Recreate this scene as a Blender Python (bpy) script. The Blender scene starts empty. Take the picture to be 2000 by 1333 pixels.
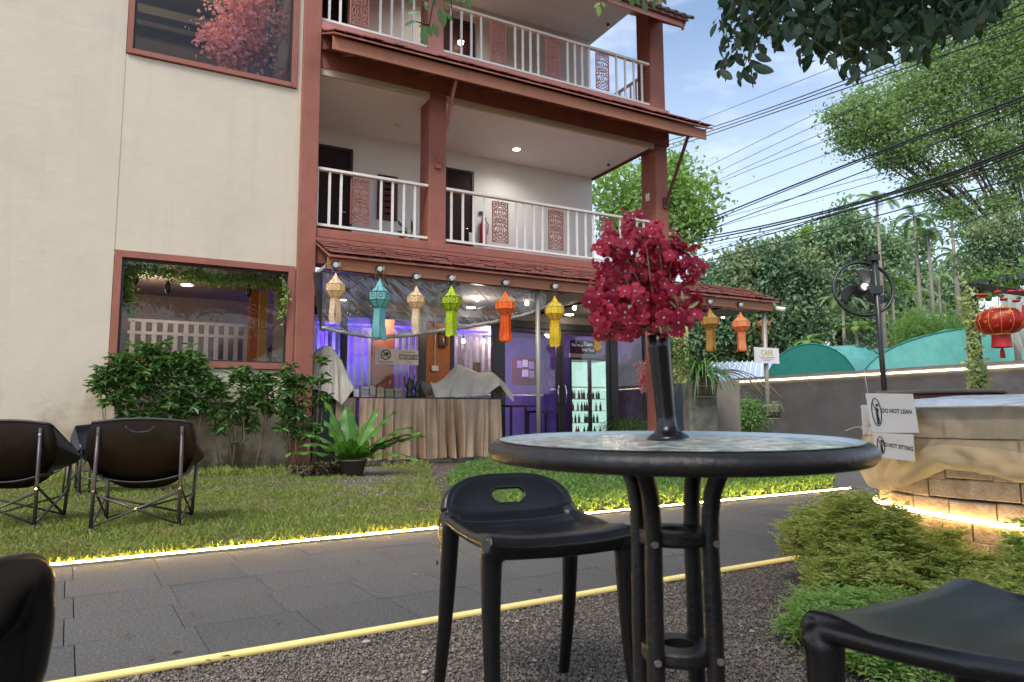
import bpy, bmesh, math, random
import numpy as np
from mathutils import Vector, Matrix
from math import sin, cos, pi, radians, sqrt
random.seed(7); RNG = np.random.default_rng(7)
SC = bpy.context.scene
COL = SC.collection
# ---------------------------------------------------------------- camera
YB, PITCH, ROLL, FPX = 0.495303, 0.10768, -0.0042171, 1375.0
CAM = Vector((-2.78, -12.55, 0.84))
FH = Vector((sin(YB), cos(YB), 0)); RH = Vector((cos(YB), -sin(YB), 0)); UP = Vector((0, 0, 1))
FW = FH * cos(PITCH) + UP * sin(PITCH); U0 = -FH * sin(PITCH) + UP * cos(PITCH)
CX = RH * cos(ROLL) + U0 * sin(ROLL); CU = -RH * sin(ROLL) + U0 * cos(ROLL)
cd = bpy.data.cameras.new('camera'); co = bpy.data.objects.new('camera', cd); COL.objects.link(co)
m = Matrix((CX, CU, -FW)).transposed().to_4x4(); m.translation = CAM
co.matrix_world = m
cd.sensor_width = 36; cd.lens = 36 * FPX / 2000; cd.clip_start = 0.05; cd.clip_end = 600; cd.dof.use_dof = True; cd.dof.focus_distance = 4.5; cd.dof.aperture_fstop = 6.3
SC.camera = co
# ---------------------------------------------------------------- light
SUN_EL, SUN_AZ = radians(52), radians(218)       # azimuth of the light source in the ground plane (from +X)
w = bpy.data.worlds.new('World'); SC.world = w; w.use_nodes = True
nt = w.node_tree; nt.nodes.clear()
def N(nt, t, **k):
    n = nt.nodes.new(t)
    for a, b in k.items():
        if a.startswith('i_'):
            key = a[2:]
            n.inputs[int(key) if key.isdigit() else key.replace('_', ' ')].default_value = b
        else: setattr(n, a, b)
    return n
sky = N(nt, 'ShaderNodeTexSky', sky_type='NISHITA', sun_disc=False)
sky.sun_elevation = SUN_EL; sky.sun_rotation = pi / 2 - SUN_AZ; sky.air_density = 1.0; sky.dust_density = 1.2; sky.ozone_density = 1.6
tc = N(nt, 'ShaderNodeTexCoord'); mp = N(nt, 'ShaderNodeMapping'); mp.inputs['Scale'].default_value = (1.0, 1.0, 3.2)
nz = N(nt, 'ShaderNodeTexNoise', i_Scale=2.6, i_Detail=7, i_Roughness=0.52); nz.inputs['Distortion'].default_value = 0.25
cr = N(nt, 'ShaderNodeValToRGB'); cr.color_ramp.elements[0].position = .42; cr.color_ramp.elements[1].position = .68
sep = N(nt, 'ShaderNodeSeparateXYZ'); hz = N(nt, 'ShaderNodeMapRange'); hz.inputs['From Min'].default_value = 0.0; hz.inputs['From Max'].default_value = .5; hz.inputs['To Min'].default_value = .62; hz.inputs['To Max'].default_value = 0.06
mx0 = N(nt, 'ShaderNodeMath', operation='MAXIMUM'); mul = N(nt, 'ShaderNodeMath', operation='MULTIPLY', i_1=.75)
mix = N(nt, 'ShaderNodeMixRGB'); mix.inputs[2].default_value = (6.4, 6.9, 7.6, 1)
bg = N(nt, 'ShaderNodeBackground', i_Strength=0.125); out = N(nt, 'ShaderNodeOutputWorld')
L = nt.links.new
L(tc.outputs['Generated'], mp.inputs[0]); L(mp.outputs[0], nz.inputs[0]); L(nz.outputs[0], cr.inputs[0])
L(tc.outputs['Generated'], sep.inputs[0]); L(sep.outputs['Z'], hz.inputs['Value'])
L(cr.outputs[0], mul.inputs[0]); L(mul.outputs[0], mx0.inputs[0]); L(hz.outputs[0], mx0.inputs[1])
L(mx0.outputs[0], mix.inputs[0]); L(sky.outputs[0], mix.inputs[1]); L(mix.outputs[0], bg.inputs[0]); L(bg.outputs[0], out.inputs[0])
sd = bpy.data.lights.new('sun', 'SUN'); so = bpy.data.objects.new('sun', sd); COL.objects.link(so)
sd.energy = 1.9; sd.angle = radians(22); sd.color = (1, .95, .87)
so.rotation_euler = Vector((cos(SUN_EL) * cos(SUN_AZ), cos(SUN_EL) * sin(SUN_AZ), sin(SUN_EL))).to_track_quat('Z', 'Y').to_euler()
vs = SC.view_settings
vs.view_transform = 'Standard'; vs.look = 'None'; vs.gamma = 1; vs.use_curve_mapping = False; vs.exposure = 0.9
SC.cycles.use_denoising = True; SC.cycles.max_bounces = 8; SC.cycles.transparent_max_bounces = 16
SC.cycles.sample_clamp_indirect = 6; SC.cycles.caustics_reflective = False; SC.cycles.caustics_refractive = False
# ---------------------------------------------------------------- pixel -> place helpers
def ray(px, py): return FW + CX * ((px - 1000) / FPX) - CU * ((py - 666.5) / FPX)
def gpt(px, py, z=0.0):
    d = ray(px, py); return CAM + d * ((z - CAM.z) / d.z)
def fpt(px, py, v=0.0):
    d = ray(px, py); return CAM + d * ((v - CAM.y) / d.y)
def dpt(px, py, dep): return CAM + ray(px, py) * dep
def cam2(lat, dep, z=0.0):
    p = CAM + RH * lat + FH * dep; return Vector((p.x, p.y, z))
# ---------------------------------------------------------------- materials
def s2l(c): return tuple((x / 12.92 if x <= .04045 else ((x + .055) / 1.055) ** 2.4) for x in c)
def mat(name, c1, c2=None, scale=6, rough=.6, metal=0, bump=0, bscale=40, detail=5, spec=.5, trans=0, alpha=1, emit=None, es=0, island=0, translucent=0, stretch=None, coat=0, c3=None, c3scale=1.2, c3lo=.55, c3hi=.75):
    mt = bpy.data.materials.new(name); mt.use_nodes = True; nt = mt.node_tree; L = nt.links.new
    b = nt.nodes['Principled BSDF']; o = nt.nodes['Material Output']
    b.inputs['Roughness'].default_value = rough; b.inputs['Metallic'].default_value = metal
    b.inputs['Specular IOR Level'].default_value = spec; b.inputs['Base Color'].default_value = (*c1, 1)
    if coat: b.inputs['Coat Weight'].default_value = coat; b.inputs['Coat Roughness'].default_value = .08
    tc = N(nt, 'ShaderNodeTexCoord'); src = tc.outputs['Object']
    if stretch:
        mp = N(nt, 'ShaderNodeMapping'); mp.inputs['Scale'].default_value = stretch; L(src, mp.inputs[0]); src = mp.outputs[0]
    colr = None
    if c2 is not None:
        n = N(nt, 'ShaderNodeTexNoise', i_Scale=scale, i_Detail=detail, i_Roughness=.6); L(src, n.inputs[0])
        mr = N(nt, 'ShaderNodeMapRange'); mr.inputs['From Min'].default_value = .32; mr.inputs['From Max'].default_value = .68; L(n.outputs[0], mr.inputs['Value'])
        mi = N(nt, 'ShaderNodeMixRGB'); mi.inputs[1].default_value = (*c1, 1); mi.inputs[2].default_value = (*c2, 1)
        fac = mr.outputs[0]
        if island:
            g = N(nt, 'ShaderNodeNewGeometry'); ma = N(nt, 'ShaderNodeMixRGB'); ma.inputs[0].default_value = island
            L(mr.outputs[0], ma.inputs[1]); L(g.outputs['Random Per Island'], ma.inputs[2]); fac = ma.outputs[0]
        L(fac, mi.inputs[0]); colr = mi.outputs[0]
        if c3 is not None:
            n3 = N(nt, 'ShaderNodeTexNoise', i_Scale=c3scale, i_Detail=4, i_Roughness=.65); L(src, n3.inputs[0])
            m3 = N(nt, 'ShaderNodeMapRange'); m3.inputs['From Min'].default_value = c3lo; m3.inputs['From Max'].default_value = c3hi; L(n3.outputs[0], m3.inputs['Value'])
            mj = N(nt, 'ShaderNodeMixRGB'); mj.inputs[2].default_value = (*c3, 1); L(m3.outputs[0], mj.inputs[0]); L(colr, mj.inputs[1]); colr = mj.outputs[0]
        L(colr, b.inputs['Base Color'])
    if bump:
        n2 = N(nt, 'ShaderNodeTexNoise', i_Scale=bscale, i_Detail=6, i_Roughness=.65); L(src, n2.inputs[0])
        bp = N(nt, 'ShaderNodeBump', i_Strength=bump, i_Distance=.02); L(n2.outputs[0], bp.inputs['Height']); L(bp.outputs[0], b.inputs['Normal'])
    if emit: b.inputs['Emission Color'].default_value = (*emit, 1); b.inputs['Emission Strength'].default_value = es
    sh = b.outputs[0]
    if translucent:
        t = N(nt, 'ShaderNodeBsdfTranslucent'); t.inputs[0].default_value = (*[min(1, x * 1.9) for x in c1], 1)
        if colr: 
            hs = N(nt, 'ShaderNodeMixRGB', blend_type='MULTIPLY', i_0=1.0); hs.inputs[2].default_value = (1.9, 1.9, 1.2, 1); L(colr, hs.inputs[1]); L(hs.outputs[0], t.inputs[0])
        ms = N(nt, 'ShaderNodeMixShader', i_0=translucent); L(sh, ms.inputs[1]); L(t.outputs[0], ms.inputs[2]); sh = ms.outputs[0]
    if alpha < 1:
        t = N(nt, 'ShaderNodeBsdfTransparent'); ms = N(nt, 'ShaderNodeMixShader', i_0=alpha); L(t.outputs[0], ms.inputs[1]); L(sh, ms.inputs[2]); sh = ms.outputs[0]
    L(sh, o.inputs[0])
    return mt
def glass_mat(name, tint=(1, 1, 1), refl=.10, rough=.0, bump=0, milk=0):
    mt = bpy.data.materials.new(name); mt.use_nodes = True; nt = mt.node_tree; L = nt.links.new; nt.nodes.clear()
    o = N(nt, 'ShaderNodeOutputMaterial'); t = N(nt, 'ShaderNodeBsdfTransparent'); t.inputs[0].default_value = (*tint, 1)
    g = N(nt, 'ShaderNodeBsdfGlossy'); g.inputs['Roughness'].default_value = rough
    fr = N(nt, 'ShaderNodeFresnel', i_IOR=1.22); ad = N(nt, 'ShaderNodeMath', operation='ADD', i_1=refl, use_clamp=True)
    ms = N(nt, 'ShaderNodeMixShader'); L(fr.outputs[0], ad.inputs[0]); L(ad.outputs[0], ms.inputs[0]); L(t.outputs[0], ms.inputs[1]); L(g.outputs[0], ms.inputs[2]); L(ms.outputs[0], o.inputs[0])
    if milk: df = N(nt, 'ShaderNodeBsdfTranslucent'); df.inputs[0].default_value = (.8, .8, .85, 1); d2 = N(nt, 'ShaderNodeBsdfDiffuse'); d2.inputs[0].default_value = (.8, .8, .85, 1); m3 = N(nt, 'ShaderNodeMixShader', i_0=.5); L(df.outputs[0], m3.inputs[1]); L(d2.outputs[0], m3.inputs[2]); m2 = N(nt, 'ShaderNodeMixShader', i_0=milk); L(ms.outputs[0], m2.inputs[1]); L(m3.outputs[0], m2.inputs[2]); L(m2.outputs[0], o.inputs[0])
    if bump:
        n2 = N(nt, 'ShaderNodeTexNoise', i_Scale=bump, i_Detail=4); tc = N(nt, 'ShaderNodeTexCoord'); mp = N(nt, 'ShaderNodeMapping'); mp.inputs['Scale'].default_value = (2.2, 1, .8); mp.inputs['Rotation'].default_value = (0, .6, 0)
        L(tc.outputs['Object'], mp.inputs[0]); L(mp.outputs[0], n2.inputs[0])
        bp = N(nt, 'ShaderNodeBump', i_Strength=.9, i_Distance=.05); L(n2.outputs[0], bp.inputs['Height']); L(bp.outputs[0], g.inputs['Normal'])
    return mt
M = {}
M['cream'] = mat('cream plaster', (.57, .50, .40), (.535, .47, .375), .9, .9, bump=.35, bscale=7, c3=(.44, .40, .33), c3scale=.5, c3lo=.5, c3hi=.85)
M['red'] = mat('dusty red paint', (.31, .108, .074), (.25, .086, .060), 2.5, .75, bump=.3, bscale=22)
M['pink'] = mat('faded pink paint', (.46, .20, .175), (.36, .14, .12), 3.5, .8, bump=.4, bscale=16)
M['fascia'] = mat('orange brown board', (.37, .135, .058), (.29, .105, .05), 2.2, .5, bump=.2, bscale=12, stretch=(.3, 1, 2))
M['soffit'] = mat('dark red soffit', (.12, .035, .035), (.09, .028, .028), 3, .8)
M['shingle'] = mat('weathered red shingle', (.33, .115, .085), (.20, .07, .055), 9, .8, bump=.6, bscale=60, stretch=(.6, 1, 1))
M['graytile'] = mat('grey brown roof tile', (.14, .10, .09), (.09, .07, .065), 6, .85, bump=.4)
M['ceil'] = mat('white ceiling', (.86, .88, .92), (.82, .84, .88), .8, .9)
M['gallery'] = mat('pale gallery plaster', (.74, .73, .70), (.68, .67, .64), 1.5, .9, bump=.2, bscale=9)
M['rail'] = mat('white rail paint', (.74, .71, .66), (.66, .62, .57), 6, .5)
M['door'] = mat('dark brown door', (.035, .012, .012), (.022, .010, .010), 4, .5, spec=.15, stretch=(6, 6, .6))
M['black'] = mat('black metal', (.015, .015, .017), (.022, .022, .024), 8, .35)
M['blackplastic'] = mat('black polypropylene', (.006, .006, .007), (.010, .0095, .010), 14, .27, bump=.08, bscale=160, spec=.5, c3=(.018, .017, .016), c3scale=9, c3lo=.62, c3hi=.8)
M['tableiron'] = mat('table black paint', (.009, .008, .008), (.018, .015, .013), 12, .34, bump=.22, bscale=70, c3=(.10, .075, .05), c3scale=14, c3lo=.66, c3hi=.78)
M['steel'] = mat('grey steel pole', (.34, .32, .27), (.26, .24, .20), 7, .45, metal=.3, stretch=(1, 1, .2))
M['chrome'] = mat('bright screw', (.8, .8, .8), None, rough=.15, metal=1)
M['orange'] = mat('orange painted wall', (.42, .13, .04), (.34, .10, .035), 1.5, .7)
M['ochre'] = mat('ochre painted wall', (.55, .33, .12), (.48, .28, .10), 1.5, .7)
M['taupe'] = mat('taupe interior wall', (.30, .25, .23), (.25, .21, .2), 1.2, .85)
M['slat'] = mat('pale screen slat', (.62, .58, .60), (.52, .48, .52), 4, .6)
M['pane'] = glass_mat('window glass', (.92, .92, .90), .015)
M['shopglass'] = glass_mat('shop front glass', (.95, .95, .97), .03)
M['plastic'] = glass_mat('clear plastic sheet', (.80, .79, .82), .14, .14, bump=4, milk=.10)
M['hem'] = mat('rolled plastic hem', (.46, .43, .40), (.24, .22, .21), 14, .3, bump=.9, bscale=40, stretch=(.4, 1, 2))
M['cable'] = mat('cable rubber', (.012, .013, .016), None, rough=.6)
def emat(name, c, s): return mat(name, (.0, .0, .0), None, emit=c, es=s)
M['led'] = emat('warm white led', (1, .60, .16), 65); M['ringled'] = emat('ring led', (1, .66, .28), 12)
M['ledwall'] = emat('wall led', (1, .80, .50), 6)
M['ledblue'] = emat('blue led', (.03, .01, 1), 7)
M['bulb'] = emat('warm bulb', (1, .80, .50), 14)
M['downlight'] = emat('downlight', (1, .93, .80), 12)
M['fridgelight'] = emat('fridge light', (.62, 1, .88), .62)
# ---------------------------------------------------------------- mesh helpers
class MB:
    def __init__(s): s.v = []; s.f = []; s.m = []; s.sm = []
    def add(s, vs, fs, mi=0, smooth=False):
        o = len(s.v); s.v += [tuple(v) for v in vs]; s.f += [tuple(i + o for i in f) for f in fs]; s.m += [mi] * len(fs); s.sm += [smooth] * len(fs); return s
    def box(s, a, b, mi=0):
        x0, y0, z0 = a; x1, y1, z1 = b
        return s.add([(x0, y0, z0), (x1, y0, z0), (x1, y1, z0), (x0, y1, z0), (x0, y0, z1), (x1, y0, z1), (x1, y1, z1), (x0, y1, z1)],
                     [(0, 3, 2, 1), (4, 5, 6, 7), (0, 1, 5, 4), (1, 2, 6, 5), (2, 3, 7, 6), (3, 0, 4, 7)], mi)
    def obox(s, c, ax, ay, az, mi=0):
        c = Vector(c); P = [c + ax * i + ay * j + az * k for k in (-1, 1) for (i, j) in ((-1, -1), (1, -1), (1, 1), (-1, 1))]
        return s.add(P, [(0, 3, 2, 1), (4, 5, 6, 7), (0, 1, 5, 4), (1, 2, 6, 5), (2, 3, 7, 6), (3, 0, 4, 7)], mi)
    def beam(s, a, b, w, h, mi=0, up=UP):
        a = Vector(a); b = Vector(b); d = (b - a); l = d.length; d.normalize()
        sd = d.cross(up); sd = sd.normalized() if sd.length > 1e-4 else Vector((1, 0, 0)); u = sd.cross(d)
        return s.obox((a + b) / 2, d * (l / 2), sd * (w / 2), u * (h / 2), mi)
    def tube(s, pts, r, n=8, mi=0, cap=True, ell=None, smooth=True, closed=False):
        pts = [Vector(p) for p in pts]; k = len(pts); rr = r if hasattr(r, '__len__') else [r] * k
        vs = []; up = None
        for i, p in enumerate(pts):
            if closed: t = pts[(i + 1) % k] - pts[i - 1]
            else: t = pts[min(i + 1, k - 1)] - pts[max(i - 1, 0)]
            t = t.normalized() if t.length > 1e-9 else UP
            if up is None: up = Vector((1, 0, 0)) if abs(t.z) > .9 else UP
            a = t.cross(up); a = a.normalized() if a.length > 1e-6 else Vector((1, 0, 0)); b = a.cross(t).normalized(); up = b
            for j in range(n):
                th = 2 * pi * j / n; vs.append(p + a * (cos(th) * rr[i] * (ell[0] if ell else 1)) + b * (sin(th) * rr[i] * (ell[1] if ell else 1)))
        fs = []
        for i in range(k if closed else k - 1):
            i2 = (i + 1) % k
            for j in range(n): fs.append((i * n + j, i * n + (j + 1) % n, i2 * n + (j + 1) % n, i2 * n + j))
        s.add(vs, fs, mi, smooth)
        if cap and not closed:
            o = len(s.v) - len(vs)
            s.f += [tuple(o + j for j in range(n - 1, -1, -1)), tuple(o + (k - 1) * n + j for j in range(n))]; s.m += [mi, mi]; s.sm += [False, False]
        return s
    def lathe(s, prof, n=32, c=(0, 0, 0), mi=0, smooth=True, rot=0):
        vs = []; c = Vector(c)
        for (r, z) in prof:
            for j in range(n): th = 2 * pi * j / n + rot; vs.append(c + Vector((r * cos(th), r * sin(th), z)))
        fs = [(i * n + j, i * n + (j + 1) % n, (i + 1) * n + (j + 1) % n, (i + 1) * n + j) for i in range(len(prof) - 1) for j in range(n)]
        return s.add(vs, fs, mi, smooth)
    def grid(s, fn, nu, nv, mi=0, smooth=True, thick=None):
        vs = [fn(i / nu, j / nv) for j in range(nv + 1) for i in range(nu + 1)]
        fs = [(j * (nu + 1) + i, j * (nu + 1) + i + 1, (j + 1) * (nu + 1) + i + 1, (j + 1) * (nu + 1) + i) for j in range(nv) for i in range(nu)]
        return s.add(vs, fs, mi, smooth)
    def mesh(s, name, mats):
        me = bpy.data.meshes.new(name); me.from_pydata(s.v, [], s.f)
        for q in (mats if isinstance(mats, (list, tuple)) else [mats]): me.materials.append(M[q] if isinstance(q, str) else q)
        me.polygons.foreach_set('material_index', s.m); me.polygons.foreach_set('use_smooth', s.sm); me.update(); return me
    def build(s, name, mats, parent=None, loc=None, **k): return OB(name, s.mesh(name, mats), parent, loc, **k)
def OB(name, me, parent=None, loc=None, rot=None, label=None, cat=None, group=None, kind=None, bevel=0, solid=0, scale=None):
    o = bpy.data.objects.new(name, me); COL.objects.link(o)
    if parent is not None: o.parent = parent
    if loc is not None: o.location = loc
    if rot is not None: o.rotation_euler = rot
    if scale is not None: o.scale = scale
    if label: o['label'] = label
    if cat: o['category'] = cat
    if group: o['group'] = group
    if kind: o['kind'] = kind
    if solid: md = o.modifiers.new('s', 'SOLIDIFY'); md.thickness = solid; md.offset = 0
    if bevel: md = o.modifiers.new('b', 'BEVEL'); md.width = bevel; md.segments = 2; md.limit_method = 'ANGLE'
    return o
def T(name, label, cat, loc=(0, 0, 0), rz=0, group=None, kind=None): return OB(name, None, None, loc, (0, 0, rz), label, cat, group, kind)
def BX(name, a, b, mt, parent=None, **k): return MB().box(a, b).build(name, mt, parent, **k)
def npmesh(name, V, F, mt, smooth=False):
    """V (n,3), F (m,k) arrays"""
    me = bpy.data.meshes.new(name); n, k = F.shape
    me.vertices.add(len(V)); me.vertices.foreach_set('co', V.astype(np.float32).ravel())
    me.loops.add(n * k); me.loops.foreach_set('vertex_index', F.astype(np.int32).ravel())
    me.polygons.add(n); me.polygons.foreach_set('loop_start', np.arange(0, n * k, k, dtype=np.int32)); me.polygons.foreach_set('loop_total', np.full(n, k, dtype=np.int32))
    me.polygons.foreach_set('use_smooth', np.full(n, smooth)); me.materials.append(M[mt] if isinstance(mt, str) else mt); me.update(calc_edges=True); return me
def rotframe(n, ang_dir, droop=None):
    """n random leaf frames: returns (dir, side, normal) arrays"""
    d = ang_dir / np.linalg.norm(ang_dir, axis=1, keepdims=True)
    r = RNG.normal(size=d.shape); s = np.cross(d, r); s /= np.linalg.norm(s, axis=1, keepdims=True) + 1e-9
    return d, s, np.cross(s, d)
def leaves(P, size, D=None, aspect=.45, fold=.15, var=.35, flat=0):
    """leaf meshes: 6 verts, 2 quads each, pointing along D"""
    n = len(P)
    if D is None: D = RNG.normal(size=(n, 3)); D[:, 2] -= .3
    d, s, nn = rotframe(n, D)
    if flat:
        up = np.tile([0, 0, 1.], (n, 1)) + RNG.normal(size=(n, 3)) * flat
        s = np.cross(d, up); s /= np.linalg.norm(s, axis=1, keepdims=True) + 1e-9; nn = np.cross(s, d)
    sz = (size * (1 + RNG.uniform(-var, var, n)))[:, None]; w = sz * aspect
    a = P; e = P + d * sz - nn * sz * .12
    l1 = P + d * sz * .3 + s * w * .5 + nn * sz * fold * .3; l2 = P + d * sz * .68 + s * w * .42 + nn * sz * fold * .2
    r1 = P + d * sz * .3 - s * w * .5 + nn * sz * fold * .3; r2 = P + d * sz * .68 - s * w * .42 + nn * sz * fold * .2
    V = np.stack([a, l1, l2, e, r2, r1], 1).reshape(-1, 3); b = np.arange(n)[:, None] * 6
    F = np.concatenate([b + np.array([[0, 3, 2, 1]]), b + np.array([[0, 5, 4, 3]])], 0)
    return V, F
def blobpts(blobs, n, clump=10, csig=.16, shell=.55):
    """points in clumps inside ellipsoids. blobs: (centre, (rx,ry,rz)) -> (n,3)"""
    vol = np.array([b[1][0] * b[1][1] * b[1][2] for b in blobs]) ** .8; vol /= vol.sum(); out = []
    for (c, r), q in zip(blobs, vol):
        k = max(1, int(n * q / clump)); u = RNG.normal(size=(k, 3)); u /= np.linalg.norm(u, axis=1, keepdims=True)
        rad = (shell + (1 - shell) * RNG.uniform(size=(k, 1))) * (1 + .12 * RNG.normal(size=(k, 1)))
        C = np.array(c) + u * rad * np.array(r)
        m_ = min(r)
        out.append((C[:, None, :] + RNG.normal(size=(k, clump, 3)) * m_ * csig).reshape(-1, 3))
    return np.concatenate(out)

def stain(mt, c, z0, z1, sc=.8, lo=.42, hi=.62):
    """patchy algae stain that thins out with height above the ground"""
    nt = mt.node_tree; L = nt.links.new; b = nt.nodes['Principled BSDF']; src = b.inputs['Base Color'].links[0].from_socket
    g = N(nt, 'ShaderNodeNewGeometry'); sp = N(nt, 'ShaderNodeSeparateXYZ'); L(g.outputs['Position'], sp.inputs[0]); n = N(nt, 'ShaderNodeTexNoise', i_Scale=sc, i_Detail=6, i_Roughness=.62); L(g.outputs['Position'], n.inputs[0])
    mr = N(nt, 'ShaderNodeMapRange'); mr.inputs['From Min'].default_value = z0; mr.inputs['From Max'].default_value = z1; mr.inputs['To Min'].default_value = .24; mr.inputs['To Max'].default_value = -.22; L(sp.outputs['Z'], mr.inputs['Value'])
    ad = N(nt, 'ShaderNodeMath', operation='ADD'); L(n.outputs[0], ad.inputs[0]); L(mr.outputs[0], ad.inputs[1]); m2 = N(nt, 'ShaderNodeMapRange'); m2.inputs['From Min'].default_value = lo; m2.inputs['From Max'].default_value = hi; m2.inputs['To Max'].default_value = .85; L(ad.outputs[0], m2.inputs['Value'])
    mx = N(nt, 'ShaderNodeMixRGB'); mx.inputs[2].default_value = (*c, 1); L(m2.outputs[0], mx.inputs[0]); L(src, mx.inputs[1]); L(mx.outputs[0], b.inputs['Base Color'])
stain(M['cream'], (.27, .20, .115), .1, 2.4, 1.1, .50, .70); stain(M['cream'], (.10, .07, .03), -.3, .9, 2.2, .52, .66)

def streaks(mt, c, amt=.35):
    nt = mt.node_tree; L = nt.links.new; b = nt.nodes['Principled BSDF']; src = b.inputs['Base Color'].links[0].from_socket
    g = N(nt, 'ShaderNodeNewGeometry'); mp = N(nt, 'ShaderNodeMapping'); mp.inputs['Scale'].default_value = (5, 5, .22); L(g.outputs['Position'], mp.inputs[0]); n = N(nt, 'ShaderNodeTexNoise', i_Scale=1.0, i_Detail=5, i_Roughness=.6); L(mp.outputs[0], n.inputs[0])
    m2 = N(nt, 'ShaderNodeMapRange'); m2.inputs['From Min'].default_value = .55; m2.inputs['From Max'].default_value = .75; m2.inputs['To Max'].default_value = amt; L(n.outputs[0], m2.inputs['Value']); mx = N(nt, 'ShaderNodeMixRGB'); mx.inputs[2].default_value = (*c, 1); L(m2.outputs[0], mx.inputs[0]); L(src, mx.inputs[1]); L(mx.outputs[0], b.inputs['Base Color'])
streaks(M['cream'], (.38, .33, .26), .22); streaks(M['red'], (.18, .08, .06), .5); streaks(M['fascia'], (.16, .08, .05), .5)
# ================================================================ GROUND
PA = 0.0647; PD = Vector((cos(PA), sin(PA), 0)); PN = Vector((-sin(PA), cos(PA), 0)); PO = Vector((-1.27, -9.67, 0))
def pth(a, c, z=0.0): q = PO + PD * a + PN * c; return Vector((q.x, q.y, z))
M['soil'] = mat('brown soil', (.085, .06, .04), (.05, .037, .026), 5, .95, bump=.6, bscale=30)
M['gravelbase'] = mat('gravel bed', (.15, .12, .10), (.07, .057, .05), 90, .95, bump=1, bscale=120)
def obj_random(mt, amt=.25):
    nt = mt.node_tree; b = nt.nodes['Principled BSDF']; lk = b.inputs['Base Color'].links
    oi = N(nt, 'ShaderNodeObjectInfo'); mr = N(nt, 'ShaderNodeMapRange'); mr.inputs['To Min'].default_value = 1 - amt; mr.inputs['To Max'].default_value = 1 + amt
    nt.links.new(oi.outputs['Random'], mr.inputs['Value']); mm = N(nt, 'ShaderNodeMixRGB', blend_type='MULTIPLY', i_0=1.0)
    nt.links.new(lk[0].from_socket, mm.inputs[1]); nt.links.new(mr.outputs[0], mm.inputs[2]); nt.links.new(mm.outputs[0], b.inputs['Base Color']); return mt
def world_coords(mt):
    nt = mt.node_tree; g = N(nt, 'ShaderNodeNewGeometry')
    for n in list(nt.nodes):
        if n.type == 'TEX_COORD':
            for l in list(n.outputs['Object'].links): nt.links.new(g.outputs['Position'], l.to_socket)
    return mt
M['paver'] = world_coords(obj_random(mat('grey concrete paver', (.165, .16, .155), (.058, .056, .055), 85, .85, bump=.9, bscale=110, detail=4, c3=(.10, .095, .085), c3scale=1.3, c3lo=.50, c3hi=.80), .07))
gb = MB().add([(-150, -150, -.03), (200, -150, -.03), (200, 250, -.03), (-150, 250, -.03)], [(0, 1, 2, 3)]).build('ground', 'soil', kind='structure')
base = MB(); base.add([pth(-9, 0, -.014), pth(16, 0, -.014), pth(16, 2.12, -.014), pth(-9, 2.12, -.014)], [(0, 1, 2, 3)])
base.add([pth(6.0, 2.12, -.014), pth(16, 2.12, -.014), pth(16, 9, -.014), pth(6.0, 9, -.014)], [(0, 1, 2, 3)])
path = base.build('path', mat('joint sand', (.035, .033, .03), (.05, .045, .04), 60, .95), kind='structure')
def paver_mesh():
    bm = bmesh.new(); bmesh.ops.create_cube(bm, size=1)
    for v in bm.verts: v.co = Vector((v.co.x * .4105, v.co.y * .4105, v.co.z * .03 - .015))
    bmesh.ops.bevel(bm, geom=[e for e in bm.edges if all(v.co.z > -.01 for v in e.verts)], offset=.002, segments=1, affect='EDGES')
    me = bpy.data.meshes.new('paver'); bm.to_mesh(me); bm.free(); me.materials.append(M['paver']); return me
pm = paver_mesh()
for r in range(5):
    for i in range(-14, 26):
        a = i * .414 + .2 + (0.0 if r % 2 else .035); q = pth(a, .22 + r * .414)
        OB('paver', pm, path, (q.x, q.y, random.uniform(-.0015, .001)), (random.gauss(0, .002), random.gauss(0, .002), PA + random.gauss(0, .002) + pi / 2 * random.randrange(4)))
for r in range(5, 12):
    for i in range(15, 26):
        q = pth(i * .414 + .2, .22 + r * .414); OB('paver', pm, path, (q.x, q.y, random.uniform(-.003, .002)), (0, random.gauss(0, .004), PA))
# gravel bed in front of the path
gvb = MB().add([pth(-9, -6, -.012), pth(16, -6, -.012), pth(16, -.02, -.012), pth(-9, -.02, -.012)], [(0, 1, 2, 3)]).build('gravel_bed', 'gravelbase', kind='structure')
M['gravel'] = mat('mixed gravel', (.12, .10, .083), (.31, .26, .21), 3, .85, island=.9)
def gravel(name, n, region, size, label, z0=-.008):
    P = region(n); n = len(P); octv = np.array([[1, 0, 0], [0, 1, 0], [-1, 0, 0], [0, -1, 0], [0, 0, 1], [0, 0, -1.]])
    octf = np.array([[0, 1, 4], [1, 2, 4], [2, 3, 4], [3, 0, 4], [1, 0, 5], [2, 1, 5], [3, 2, 5], [0, 3, 5]])
    S = size * RNG.lognormal(0, .33, (n, 1, 1)) * RNG.uniform(.55, 1.15, (n, 1, 3)); V = octv[None] * S + RNG.normal(size=(n, 6, 3)) * size * .14
    A = RNG.normal(size=(n, 3, 3)); Q, _ = np.linalg.qr(A); V = np.einsum('nij,nkj->nki', Q, V) * np.array([1, 1, .75]); V += P[:, None, :]
    F = (octf[None] + (np.arange(n) * 6)[:, None, None]).reshape(-1, 3)
    me = npmesh(name, V.reshape(-1, 3), F, 'gravel'); return OB(name, me, kind='stuff', label=label, cat='gravel')
def reg_front(n):
    d = 1.35 * (5.6 / 1.35) ** RNG.uniform(size=n); lat = RNG.uniform(-.85, .85, n) * d
    p = np.array(CAM)[None] + np.outer(lat, RH) + np.outer(d, FH)
    p[:, 2] = -.008 + RNG.uniform(0, .006, n); rel = p[:, :2] - np.array(PO)[:2]; c = rel @ np.array(PN)[:2]
    return p[c < -.03]
gravel('gravel', 230000, reg_front, .0043, 'grey brown crushed gravel in front of the paved path')
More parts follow.
